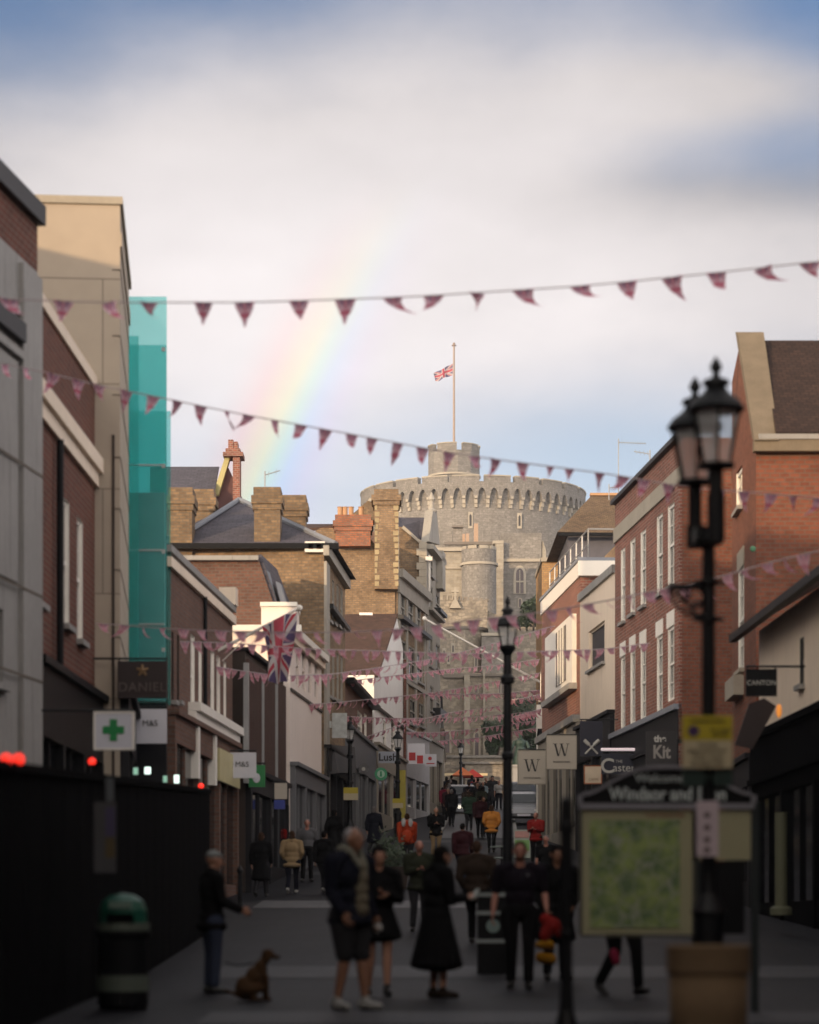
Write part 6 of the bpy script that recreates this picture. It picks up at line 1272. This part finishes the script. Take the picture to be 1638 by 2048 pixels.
def hand(caps, w, e, sgn, s=1.0, curl=.7, fat=1.0):
    """palm, four unequal bent fingers and a thumb at wrist w, arm coming from e"""
    w, e = Vector(w), Vector(e); d = (w - e).normalized(); f = Vector((0, 1, 0)); n = (f - d * f.dot(d)).normalized() if abs(f.dot(d)) < .95 else Vector((1, 0, 0)); side = d.cross(n) * sgn
    # n: thumb side (forward), side: towards the palm's back
    pc = w + d * .05 * s
    for k in (-.025, -.008, .009, .026): caps.append((w + d * .01 + n * k * .7 * s, w + d * .085 * s + n * k * s, .014 * s, .012 * s))
    for k, L in ((-.027, .055), (-.009, .07), (.009, .076), (.027, .068)):
        a = w + d * .085 * s + n * k * s; b = a + (d * math.cos(curl * .5) - side * math.sin(curl * .5)) * L * .5 * s; c = b + (d * math.cos(curl * 1.3) - side * math.sin(curl * 1.3)) * L * .5 * s
        caps.append((a, b, .0095 * s * fat, .0088 * s * fat)); caps.append((b, c, .0088 * s * fat, .0075 * s * fat))
    a = w + d * .025 * s + n * .03 * s; b = a + (d * .7 + n * .7) * .035 * s; caps.append((a, b, .012 * s * fat, .0105 * s * fat)); caps.append((b, b + (d * .95 + n * .1 - side * .3) * .03 * s, .0105 * s * fat, .008 * s * fat))
SK = {'fair': (.36, .19, .13), 'tan': (.24, .12, .075), 'ruddy': (.33, .15, .11), 'dark': (.10, .05, .035)}
def skin_m(k): return plain('skin_' + k, SK[k], .5, .06, scale=6)
def cl(n, c, r=.85): return plain('cloth_' + n, tuple(q * .8 for q in c), r, .18, scale=5, spec=.04)
def figure(vox, legs, arms, head=(0, 0, 0), lean=0, build=1.0, hero=False, hair='short', top='jacket', bottom='trousers', hem=.82, sleeve=1.0, skirt=.45, skirt_r=.2, hood=False, female=False):
    """one figure 1.75 m tall facing +y; legs = [(knee, ankle, toe_dir)], arms = [(elbow, wrist)], sides left(-x), right(+x)"""
    body, topc, botc, shoe, hr = [], [], [], [], []
    B_ = build; hips = Vector((0, 0, .93)); ch = Vector((0, lean * .5, 1.27)); nk = Vector((0, lean * .9, 1.47)); hd = Vector((head[0], lean + .03 + head[1], 1.625 + head[2]))
    sw, hw = (.17 if female else .19) * B_, .095 * B_
    torso = [(hips, (.155 * B_, .105 * B_, .12)), (Vector((0, lean * .25, 1.08)), (.138 * B_, .095 * B_, .15)), (ch, (.165 * B_, .11 * B_, .17)), (nk + Vector((-sw * .5, 0, -.04)), nk + Vector((-sw, 0, -.07)), .06, .058), (nk + Vector((sw * .5, 0, -.04)), nk + Vector((sw, 0, -.07)), .06, .058)]
    body += torso + [(nk + Vector((0, 0, -.04)), hd + Vector((0, -.01, -.06)), .058, .05)]
    # head: cranium, jaw, nose, brow, ears
    body += [(hd + Vector((0, -.012, .025)), (.075, .093, .092)), (hd + Vector((0, .03, -.04)), (.056, .062, .065)), (hd + Vector((0, .055, -.078)), (.032, .03, .025)), (hd + Vector((0, .088, .012)), hd + Vector((0, .104, -.02)), .011, .016), (hd + Vector((-.04, .072, .03)), hd + Vector((.04, .072, .03)), .014, .014), (hd + Vector((-.02, .083, -.052)), hd + Vector((.02, .083, -.052)), .009, .009)]
    for s_ in (-1, 1): body += [(hd + Vector((s_ * .078, -.005, 0)), (.012, .022, .034)), (hd + Vector((s_ * .036, .06, -.012)), (.022, .02, .02))]
    for i, (kn, an, td) in enumerate(legs):
        s_ = -1 if i == 0 else 1; hp = hips + Vector((s_ * hw, 0, -.04)); kn, an = Vector(kn), Vector(an); td = Vector(td).normalized()
        body += [(hp, kn, .082 * B_, .055), (kn, kn.lerp(an, .3), .054, .058), (kn.lerp(an, .3), an, .056, .036)]
        fwd = Vector((td.x, td.y, td.z)); ft = [(an + Vector((0, 0, -.035)) - fwd * .03, an + Vector((0, 0, -.045)) + fwd * .07, .045, .042), (an + Vector((0, 0, -.045)) + fwd * .07, an + Vector((0, 0, -.055)) + fwd * .16, .043, .032)]
        body += [(a, b, r_ * .85, q * .85) for a, b, r_, q in ft]; shoe.append([(a, b, r_ + .006, q + .006) for a, b, r_, q in ft] + [(an + Vector((0, 0, .02)), an + Vector((0, 0, -.03)), .046, .046)])
        if bottom == 'trousers': botc += [(hp, kn, .098 * B_, .074), (kn, an + Vector((0, 0, .03)), .074, .062)]
        elif bottom == 'shorts': botc += [(hp, hp.lerp(kn, .92), .105 * B_, .092)]
    if bottom in ('trousers', 'shorts'): botc += [(hips, (.165 * B_, .12 * B_, .13))]
    if bottom == 'skirt':
        N_ = 16
        for i in range(N_ + 1): z = .95 - (.95 - skirt) * i / N_; q = .15 + (skirt_r - .15) * i / N_; botc.append((Vector((0, 0, z)), (q, q * .75, .07)))
    for i, (el, wr) in enumerate(arms):
        s_ = -1 if i == 0 else 1; sh = nk + Vector((s_ * sw, 0, -.07)); el, wr = Vector(el), Vector(wr)
        body += [(sh, el, .05 * B_, .04), (el, el.lerp(wr, .35), .04, .041), (el.lerp(wr, .35), wr, .041, .026)]
        hand(body, wr, el, s_, 1.05, fat=1.0 if hero else 1.25)
        g_ = .022 if top != 'tee' else .014
        if sleeve > .5: topc += [(sh, el, .058 * B_ + g_, .046 + g_), (el, el.lerp(wr, .92), .046 + g_, .036 + g_)]
        else: topc += [(sh, sh.lerp(el, .8), .058 * B_ + g_, .054 + g_)]
    ex = .03 if top in ('jacket', 'coat', 'puffer') else .014
    for c in torso:
        if len(c) == 2: topc.append((c[0], (c[1][0] + ex, c[1][1] + ex, c[1][2] + ex * .6)))
        else: topc.append((c[0], c[1], c[2] + ex, c[3] + ex * .8))
    if top in ('jacket', 'puffer'): topc.append((Vector((0, 0, hem + .07)), (.165 * B_ + ex + .02, .115 * B_ + ex + .02, .09)))
    if top == 'coat':
        for i in range(17): z = .97 - (.97 - hem) * i / 16; q = .165 + ex + (skirt_r - .165) * i / 16; topc.append((Vector((0, 0, z)), (q, q * .78, .08)))
    if top in ('jacket', 'coat', 'puffer'): topc.append((nk + Vector((-.05, -.02, .0)), nk + Vector((.05, -.02, .0)), .07, .07))
    if hood: topc.append((hd + Vector((0, -.03, .01)), (.11, .115, .13)))
    e = Vector((0, -.022, .035))
    if hair == 'short': hr += [(hd + e, (.082, .098, .09)), (hd + Vector((0, -.05, -.02)), (.07, .06, .06))]
    if hair == 'crop': hr += [(hd + Vector((0, -.03, .035)), (.079, .088, .086)), (hd + Vector((0, -.05, -.015)), (.07, .055, .055))]
    if hair == 'long': hr += [(hd + e, (.088, .102, .095)), (hd + Vector((0, -.06, -.06)), (.085, .06, .11)), (hd + Vector((0, -.07, -.2)), (.09, .05, .12)), (hd + Vector((-.075, -.01, -.08)), hd + Vector((-.07, -.03, -.22)), .03, .03), (hd + Vector((.075, -.01, -.08)), hd + Vector((.07, -.03, -.22)), .03, .03)]
    if hair == 'bob': hr += [(hd + e, (.09, .105, .098)), (hd + Vector((0, -.05, -.05)), (.088, .07, .08))]
    if hair == 'cap': hr += [(hd + Vector((0, -.01, .055)), (.088, .102, .07)), (hd + Vector((0, .08, .045)), (.06, .06, .012))]
    return dict(body=body, top=topc, bottom=botc, shoe_a=shoe[0], shoe_b=shoe[1], hair=hr)
def legs_of(kind, k=1):
    st = {'stand': [((-.10, .01, .5), (-.11, -.01, .085), (-.3, 1, 0)), ((.10, .02, .5), (.12, 0, .085), (.3, 1, 0))],
          'walk': [((-.09, .16, .53), (-.09, .20, .10), (-.05, 1, .15)), ((.09, .0, .5), (.09, -.30, .14), (.05, 1, -.5))],
          'walk2': [((-.09, .0, .5), (-.09, -.28, .14), (-.05, 1, -.5)), ((.09, .15, .53), (.09, .22, .10), (.05, 1, .15))]}
    return st[kind]
def arms_of(kind):
    return {'down': [((-.25, -.03, 1.13), (-.25, .06, .88)), ((.25, -.03, 1.13), (.25, .06, .88))],
            'swing': [((-.24, -.13, 1.15), (-.24, -.10, .90)), ((.24, .08, 1.14), (.23, .24, .93))],
            'pockets': [((-.29, -.06, 1.13), (-.20, .08, .95)), ((.29, -.06, 1.13), (.20, .08, .95))],
            'hold': [((-.24, .02, 1.13), (-.08, .24, 1.16)), ((.24, .02, 1.13), (.08, .26, 1.18))],
            'phone': [((-.22, .0, 1.12), (-.12, .20, .98)), ((.22, .05, 1.13), (.12, .30, 1.14))]}[kind]
_cache = {}
def person(label, px, d, h, face, key, fig, mats, vox, group=None, lift=0, extra=None):
    """place a figure with its feet at column px, depth d; face = heading in degrees (0 looks up the street, 180 at the camera)"""
    x = PX(px, d); g = thing('person', label, 'person', (x, d, gz(d) + lift), group, R(-face)); g.scale = (h / 1.75,) * 3
    g['local'] = 1
    for part in ('body', 'top', 'bottom', 'shoe_a', 'shoe_b', 'hair'):
        caps = fig[part]
        if not caps: continue
        m = mats['shoes' if part[:4] == 'shoe' else part]; nm = {'body': 'body', 'top': mats.get('topname', 'jacket'), 'bottom': mats.get('botname', 'trousers'), 'shoe_a': 'shoe', 'shoe_b': 'shoe', 'hair': mats.get('hairname', 'hair')}[part]
        ck = (key, part)
        if ck in _cache:
            me = _cache[ck].copy(); me.materials.clear(); me.materials.append(m); o = bpy.data.objects.new(nm, me); COL.objects.link(o); o.parent = g
        else:
            v = vox if part in ('body', 'shoe_a', 'shoe_b') else vox * 1.25
            o = fuse(nm, caps, m, g, v, 2 if part == 'body' else 3)
            if key: _cache[ck] = o.data
    if extra: extra(g)
    return g
def prop(g, name, m, f):
    mb = MB(); f(mb); o = mb.build(name, m, None, smooth=False); o.parent = g; return o
blackc, navyc, charc, brownc, olivec = cl('black', (.008, .008, .009)), cl('navy', (.012, .013, .022)), cl('charcoal', (.03, .03, .034)), cl('dark_brown', (.035, .024, .018)), cl('olive', (.03, .034, .022))
jeans, greyc, whitec, beigec, redc, orangec, yellowc = cl('denim', (.04, .05, .085)), cl('grey', (.12, .12, .13)), cl('white', (.5, .5, .5)), cl('beige', (.32, .23, .13)), cl('red', (.25, .02, .018)), cl('rust_red', (.42, .055, .02)), cl('amber', (.58, .24, .05))
hair_w, hair_b, hair_k, hair_g = cl('white_hair', (.36, .35, .36)), cl('brown_hair', (.05, .028, .018)), cl('black_hair', (.008, .007, .007)), cl('grey_hair', (.18, .17, .17))
shoe_w, shoe_k = plain('white_trainer', (.26, .26, .25), .5), plain('black_shoe', (.01, .01, .01), .4)
def hero_extras_eyes(g, hdv):
    mb = MB(); [mb.ball((s_ * .034, hdv[1] + .077, hdv[2] + .008), .011, .008, .008, 8, 6) for s_ in (-1, 1)]; o = mb.build('eyes', ink, None); o.parent = g
# 1 older man in open navy jacket, shorts and white trainers
F = figure(.0085, [((-.11, .05, .5), (-.12, .09, .085), (-.15, 1, 0)), ((.10, .02, .5), (.12, -.06, .085), (.25, 1, 0))], [((-.27, -.04, 1.13), (-.29, .05, .90)), ((.27, -.02, 1.13), (.26, .12, .92))], head=(.0, .02, -.01), hero=True, build=1.30, hair='crop', top='jacket', bottom='shorts', hem=.78)
F['top'] = [c for c in F['top']]
def ex1(g):
    prop(g, 'sweater', cl('oatmeal_knit', (.17, .15, .11)), lambda mb: [mb.ball((0, .09, z), rx, .125 if z < 1.3 else .10, .1, 12, 8) for z, rx in ((.96, .085), (1.05, .085), (1.15, .08), (1.25, .07), (1.34, .055))])
    o = fuse('scarf', [((-.07, .07, 1.50), (-.045, .155, 1.36), .03, .026), ((.07, .07, 1.50), (.035, .155, 1.36), .03, .026), ((-.06, -.06, 1.53), (.06, -.06, 1.53), .045, .045), ((-.06, -.06, 1.53), (-.075, .05, 1.51), .045, .04), ((.06, -.06, 1.53), (.075, .05, 1.51), .045, .04), ((-.045, .155, 1.36), (-.03, .165, 1.20), .024, .022)], cl('pale_scarf', (.22, .22, .18)), g, .012)
    prop(g, 'face_mask', whitec, lambda mb: mb.ball((-.30, .10, .78), .03, .05, .05)); hero_extras_eyes(g, (0, .05, 1.615))
person('older man with white hair in open navy jacket, shorts and white trainers', 700, 24.5, 1.80, 128, None, F, dict(body=skin_m('tan'), top=navyc, bottom=charc, shoes=shoe_w, hair=hair_w, botname='shorts'), .0085, extra=ex1)
# 2 woman behind him, bare legs
F = figure(.01, [((-.09, .06, .5), (-.08, .12, .09), (0, 1, 0)), ((.09, -.02, .5), (.10, -.14, .10), (.1, 1, 0))], [((-.24, .03, 1.13), (-.05, .22, 1.18)), ((.24, .03, 1.13), (.04, .24, 1.14))], hero=True, female=True, build=1.15, hair='bob', top='coat', bottom='none', hem=.70, skirt_r=.26)
person('woman in short dark coat with bare legs walking behind the older man', 757, 27.6, 1.66, 170, None, F, dict(body=skin_m('fair'), top=blackc, bottom=blackc, shoes=shoe_k, hair=hair_k, topname='coat'), .010)
# 3 woman in long black coat with phone
F = figure(.009, [((-.08, .03, .5), (-.08, .0, .085), (-.1, 1, 0)), ((.08, .04, .5), (.09, .03, .085), (.2, 1, 0))], [((-.22, .03, 1.12), (-.05, .26, 1.10)), ((.22, .06, 1.12), (.07, .33, 1.14))], head=(0, .03, -.02), lean=.02, hero=True, female=True, build=1.2, hair='long', top='coat', bottom='none', hem=.38, skirt_r=.34)
def ex3(g): prop(g, 'phone', plain('pale_phone', (.4, .45, .44), .3), lambda mb: mb.hexa([(.02, .42, 1.12), (.10, .42, 1.12), (.10, .43, 1.12), (.02, .43, 1.12)], [(.02, .50, 1.24), (.10, .50, 1.24), (.10, .51, 1.24), (.02, .51, 1.24)])); hero_extras_eyes(g, (0, .08, 1.60))
person('woman with long dark hair in long black coat looking at her phone', 873, 27.0, 1.67, 62, None, F, dict(body=skin_m('fair'), top=blackc, bottom=blackc, shoes=cl('brown_boot', (.03, .022, .018)), hair=hair_k, topname='coat'), .009, extra=ex3)
# 4 bearded man in dark t-shirt with red jacket over his arm
F = figure(.0085, [((-.10, .09, .5), (-.10, .10, .085), (-.1, 1, 0)), ((.10, .04, .5), (.11, -.10, .09), (.1, 1, 0))], [((-.29, -.02, 1.13), (-.31, .14, .94)), ((.29, -.05, 1.13), (.32, .05, .89))], hero=True, build=1.24, hair='short', top='tee', bottom='trousers', sleeve=.3)
def ex4(g):
    prop(g, 'beard', hair_b, lambda mb: [mb.ball((0, .075, 1.545), .045, .04, .035), mb.ball((-.045, .045, 1.57), .018, .03, .035), mb.ball((.045, .045, 1.57), .018, .03, .035)]); prop(g, 'shirt_emblem', greyc, lambda mb: mb.ball((-.09, .15, 1.34), .022, .01, .022)); hero_extras_eyes(g, (0, .05, 1.615))
person('bearded man in dark short sleeved shirt walking with a red jacket in hand', 1040, 29.4, 1.74, 182, None, F, dict(body=skin_m('ruddy'), top=cl('plum_black', (.014, .011, .017)), bottom=blackc, shoes=shoe_k, hair=hair_b, topname='shirt'), .0085, extra=ex4)
o = fuse('held_jacket', [(P(1090, 1838, 29.1), P(1112, 1848, 29.1), .07, .06), (P(1100, 1850, 29.1), P(1090, 1872, 29.1), .09, .07), (P(1112, 1850, 29.1), P(1118, 1868, 29.1), .06, .05)], redc, None, .014); tag(o, 'crumpled red jacket held low by the bearded man', 'jacket')
o = fuse('shopping_bag', [(P(1078, 1890, 30.3), P(1100, 1890, 30.3), .05, .06), (P(1082, 1915, 30.3), P(1102, 1918, 30.3), .07, .07)], cl('mustard', (.35, .16, .01)), None, .014); tag(o, 'mustard yellow bag hanging near the red jacket', 'bag')
# 5, 6, 7 and the dog walker
F = figure(.012, legs_of('walk'), arms_of('pockets'), build=1.25, hair='short', top='jacket', bottom='trousers', hem=.70); KF = F
person('person in dark brown jacket walking away between the phone woman and bearded man', 953, 41.5, 1.72, 5, 'jw', F, dict(body=skin_m('tan'), top=brownc, bottom=blackc, shoes=shoe_k, hair=hair_b), .012)
F2 = figure(.012, legs_of('stand'), arms_of('pockets'), build=1.3, female=True, hair='long', top='coat', bottom='trousers', hem=.55, skirt_r=.25)
person('person in long black coat standing left of the map board', 1112, 31.5, 1.70, 165, 'cs', F2, dict(body=skin_m('tan'), top=blackc, bottom=blackc, shoes=shoe_k, hair=hair_k, topname='coat'), .012)
person('dark clothed person whose legs show under the map board', 1243, 27.5, 1.70, 150, 'jw', KF, dict(body=skin_m('fair'), top=blackc, bottom=blackc, shoes=shoe_k, hair=hair_b), .012)
tag(fuse('small_bag', [(P(1228, 1905, 27.4), P(1232, 1922, 27.4), .05, .05)], cl('pink', (.3, .03, .07)), None, .014), 'small pink bag below the map board', 'bag')
F3 = figure(.012, legs_of('stand'), [((-.25, -.02, 1.13), (-.24, .10, .92)), ((.24, .05, 1.13), (.22, .30, 1.02))], hair='cap', top='jacket', bottom='trousers', hem=.75, build=1.2)
person('person in pale cap and dark jacket holding a dog lead by the hoarding', 424, 28.2, 1.62, 70, None, F3, dict(body=skin_m('fair'), top=blackc, bottom=jeans, shoes=shoe_k, hair=cl('pale_cap', (.22, .24, .24)), hairname='cap'), .012)
# dog
def dog():
    d = 26.2; x = PX(512, d); z = gz(d); g = thing('dog', 'small tan curly dog sitting at the end of a lead', 'dog', (x, d, z), rz=R(-70)); g['local'] = 1
    caps = [((0, -.12, .14), (.09, .11, .13)), ((0, -.02, .24), (.085, .10, .13)), ((0, .05, .33), (.08, .075, .11)), ((0, .06, .38), (0, .11, .46), .05, .045), ((0, .13, .49), (.06, .068, .06)), ((0, .17, .475), (0, .235, .46), .033, .024)]
    for s_ in (-1, 1):
        caps += [((s_ * .05, .09, .26), (s_ * .052, .10, .13), .035, .025), ((s_ * .052, .10, .13), (s_ * .052, .11, .03), .023, .02), ((s_ * .052, .105, .022), (s_ * .052, .145, .02), .022, .018)]
        caps += [((s_ * .08, -.12, .12), (s_ * .10, .02, .14), .065, .045), ((s_ * .10, .02, .14), (s_ * .095, -.08, .05), .035, .025), ((s_ * .095, -.08, .03), (s_ * .095, .04, .022), .025, .02), ((s_ * .055, .11, .52), (s_ * .085, .10, .43), .024, .028)]
    caps += [((0, -.20, .07), (.0, -.33, .12), .025, .012)]
    fuse('body', caps, plain('tan_curly_fur', (.05, .027, .013), .95, .4, scale=22, spec=.05), g, .010)
    prop(g, 'nose', ink, lambda mb: mb.ball((0, .26, .468), .013)); prop(g, 'eyes', ink, lambda mb: [mb.ball((s_ * .03, .178, .505), .009) for s_ in (-1, 1)])
    tag(MB().path([P(452, 1925, 27.6), P(470, 1931, 27.2), P(490, 1930, 26.8), P(506, 1926, 26.35)], .008, 5).build('dog_lead', navyc), 'dark blue lead running from the capped person to the dog', 'dog lead')
dog()
# middle distance
Fw, Fw2, Fs = figure(.016, legs_of('walk'), arms_of('swing'), build=1.2, hair='short', top='jacket', bottom='trousers', hem=.80), figure(.016, legs_of('walk2'), arms_of('pockets'), female=True, hair='long', top='puffer', bottom='trousers', hem=.72, build=1.3), figure(.016, legs_of('stand'), arms_of('down'), build=1.15, hair='short', top='tee', bottom='trousers', sleeve=.3)
Fc = figure(.016, legs_of('walk2'), arms_of('swing'), build=1.2, female=True, hair='bob', top='coat', bottom='trousers', hem=.5, skirt_r=.25); Fh = figure(.016, legs_of('stand'), arms_of('hold'), build=1.2, hair='crop', top='jacket', bottom='trousers', hem=.76)
FG = {'w': Fw, 'p': Fw2, 's': Fs, 'c': Fc, 'h': Fh}
def pm(k, t_, b_, s_, hr, tn='jacket'): return dict(body=skin_m(k), top=t_, bottom=b_, shoes=s_, hair=hr, topname=tn)
for lb, px, d, h, f, k, mt in (
    ('walker in black coat carrying a bag in front of left shops', 522, 64, 1.66, 10, 'c', pm('fair', blackc, charc, shoe_k, hair_b, 'coat')),
    ('walker in bulky beige puffer jacket seen from behind', 584, 66, 1.66, 4, 'p', pm('fair', beigec, navyc, shoe_w, hair_b, 'puffer_jacket')),
    ('balding man in grey shirt facing the camera beside puffer jacket walker', 614, 71, 1.80, 176, 's', pm('ruddy', greyc, blackc, shoe_k, hair_g, 'shirt')),
    ('walker in black jacket and white trainers right of the grey shirt man', 648, 66, 1.66, 20, 'w', pm('tan', blackc, charc, shoe_w, hair_k)),
    ('person in red top half hidden behind the beige puffer jacket', 556, 74, 1.62, 180, 's', pm('fair', redc, jeans, shoe_k, hair_b, 'shirt')),
    ('walker in rust red jacket with white rucksack straps', 814, 76, 1.76, 2, 'w', pm('fair', orangec, charc, shoe_k, hair_b)),
    ('walker in amber orange jacket in the middle of the street', 983, 88, 1.68, 0, 'p', pm('fair', yellowc, blackc, shoe_k, hair_b, 'puffer_jacket')),
    ('person in olive jacket with ruddy face left of the long black coat', 838, 46, 1.68, 170, 'h', pm('ruddy', olivec, charc, shoe_k, hair_g)),
    ('person in dark top with white cap beyond the phone woman', 872, 84, 1.7, 175, 'h', pm('fair', blackc, beigec, shoe_k, cl('white_cap', (.5, .5, .5)))),
    ('walker in dark maroon jacket and blue trousers with tan bag', 925, 70, 1.72, 8, 'w', pm('tan', cl('maroon', (.04, .012, .016)), cl('dark_blue', (.015, .02, .035)), shoe_k, hair_k)),
    ('person in red jacket beside the pavement sign', 1072, 80, 1.66, 200, 'h', pm('ruddy', redc, blackc, shoe_k, hair_b)),
    ('seated looking stout person in pink and black near the W boards', 1092, 62, 1.62, 190, 's', pm('ruddy', blackc, blackc, shoe_k, hair_g, 'shirt')),
    ('tall person in grey coat at the top of the street', 985, 138, 1.85, 180, 'c', pm('tan', charc, blackc, shoe_k, hair_k, 'coat')),
    ('person in dark navy coat at the top left of the street', 893, 138, 1.8, 10, 'c', pm('fair', navyc, navyc, shoe_k, hair_k, 'coat')),
    ('person in black hooded jacket beside the navy coat', 903, 140, 1.85, 12, 'w', pm('fair', blackc, charc, shoe_k, hair_k)),
    ('person in crimson jacket below the navy coat', 890, 122, 1.66, 5, 'w', pm('fair', cl('crimson', (.20, .015, .04)), charc, shoe_k, hair_b)),
    ('walker in black with pale bag in front of crimson jacket', 903, 112, 1.7, 6, 'w', pm('tan', blackc, blackc, shoe_k, hair_g)),
    ('person in bright red top at the stall', 950, 148, 1.7, 180, 's', pm('ruddy', redc, blackc, shoe_k, hair_b, 'shirt')),
    ('person in blue jacket below the red stall', 948, 138, 1.66, 4, 'w', pm('fair', cl('sky_blue', (.05, .16, .32)), navyc, shoe_k, hair_k)),
    ('person in light blue jacket right of the blue one', 966, 134, 1.6, 170, 'h', pm('fair', cl('pale_blue', (.28, .36, .40)), navyc, shoe_k, hair_g)),
    ('person in navy jacket right of the distant yellow plate', 938, 128, 1.7, 8, 'w', pm('fair', navyc, navyc, shoe_k, hair_b)),
    ('person in black jacket left of the amber jacket', 955, 124, 1.74, 185, 'h', pm('tan', blackc, charc, shoe_k, hair_k)),
    ('person in white top beside the big lamp post far up', 998, 136, 1.66, 190, 's', pm('fair', whitec, navyc, shoe_k, hair_g, 'shirt')),
    ('person in dark green jacket below the far lamp', 938, 108, 1.68, 3, 'p', pm('fair', cl('bottle_green', (.03, .06, .04)), charc, shoe_k, hair_b, 'puffer_jacket')),
    ('dark walker between amber jacket and the A frame sign', 960, 100, 1.7, 5, 'w', pm('tan', cl('maroon', (.04, .012, .016)), blackc, shoe_k, hair_k)),
    ('person in black coat under the dark awning', 668, 82, 1.7, 30, 'c', pm('tan', blackc, blackc, shoe_k, hair_k, 'coat')),
    ('person in navy coat by the round green sign', 748, 86, 1.68, 20, 'c', pm('fair', navyc, charc, shoe_k, hair_g, 'coat')),
    ('person in dark coat entering the shop beneath the green square sign', 640, 88, 1.7, 300, 'w', pm('fair', charc, blackc, shoe_k, hair_k))):
    person(lb, px, d, h, f, k, FG[k], mt, .016)
b_ = thing('rucksack', 'white strapped rucksack on the back of the rust red jacket', 'rucksack', P(814, 1660, 75.7)); 
for s_ in (-1, 1): mb = MB(); mb.ball(P(814 + s_ * 7, 1645, 75.75), .07, .06, .13); mb.build('strap', whitec, b_)
mb = MB(); mb.ball(P(814, 1672, 75.72), .16, .08, .2); mb.build('pack', orangec, b_)

# small distant pedestrians nothing tells apart
rr = random.Random(5)
for i in range(16):
    d = rr.uniform(98, 158); px = 905 + (d - 98) * .35 + rr.uniform(-32, 62)
    k = rr.choice('wchp'); m = rr.choice((blackc, navyc, charc, brownc, olivec, cl('maroon', (.04, .012, .016))))
    person('dark clothed pedestrian in the small distant crowd up the street', px, d, rr.uniform(1.6, 1.82), rr.choice((0, 10, 180, 190, 170)), k, FG[k], pm(rr.choice(('fair', 'tan')), m, rr.choice((blackc, navyc, charc)), shoe_k, rr.choice((hair_k, hair_b, hair_g))), .016, group='distant pedestrians')
# cafe tables and planters part way up
for px, d, lb in ((976, 64, 'round pale cafe table nearest the big lamp post'), (990, 70, 'round pale cafe table behind the nearest one'), (1003, 76, 'round pale cafe table farthest up the street')):
    x = PX(px, d); z = gz(d); g = thing('cafe_table', lb, 'table', (x, d, z), 'cafe tables on the street')
    mb = MB(); mb.lathe([(.34, 0), (.35, .01), (.35, .025), (.34, .03)], x, d, z + .72, 18); mb.build('tabletop', plain('pale_mint_top', (.30, .36, .33), .4), g); mb = MB(); mb.lathe([(.22, 0), (.2, .02), (.03, .05), (.025, .72)], x, d, z, 10); mb.build('stem', iron, g)
for px, d, lb in ((790, 68, 'dark planter with a small shrub left of the rust red jacket'), (772, 74, 'dark planter with a small shrub near the round green sign')):
    x = PX(px, d); z = gz(d); g = thing('street_planter', lb, 'planter', (x, d, z), 'street planters'); mb = MB(); mb.hexa([(x - .3, d - .3, z), (x + .3, d - .3, z), (x + .3, d + .3, z), (x - .3, d + .3, z)], [(x - .38, d - .38, z + .6), (x + .38, d - .38, z + .6), (x + .38, d + .38, z + .6), (x - .38, d + .38, z + .6)]); mb.build('tub', dark_wood, g)
    mb = MB()
    for i in range(260):
        p = Vector((x + rr.gauss(0, .2), d + rr.gauss(0, .2), z + .6 + abs(rr.gauss(0, .28)))); u = Vector((rr.gauss(0, 1), rr.gauss(0, 1), rr.gauss(0, 1))).normalized(); q = u.orthogonal().normalized(); mb.face([p - u * .07, p + q * .035, p + u * .07, p - q * .035])
    mb.build('foliage', lm, g)

# ---------------------------------------------------------------- air
hm = bpy.data.materials.new('damp_air'); hm.use_nodes = True; t = hm.node_tree; t.nodes.clear(); o_ = t.nodes.new('ShaderNodeOutputMaterial'); pv = t.nodes.new('ShaderNodeVolumePrincipled')
pv.inputs['Color'].default_value = (.93, .95, 1, 1); pv.inputs['Density'].default_value = .0003; pv.inputs['Anisotropy'].default_value = .2; t.links.new(pv.outputs[0], o_.inputs['Volume'])
tag(MB().box(-160, 160, -70, 420, -2, 88).build('haze', hm), kind='stuff')
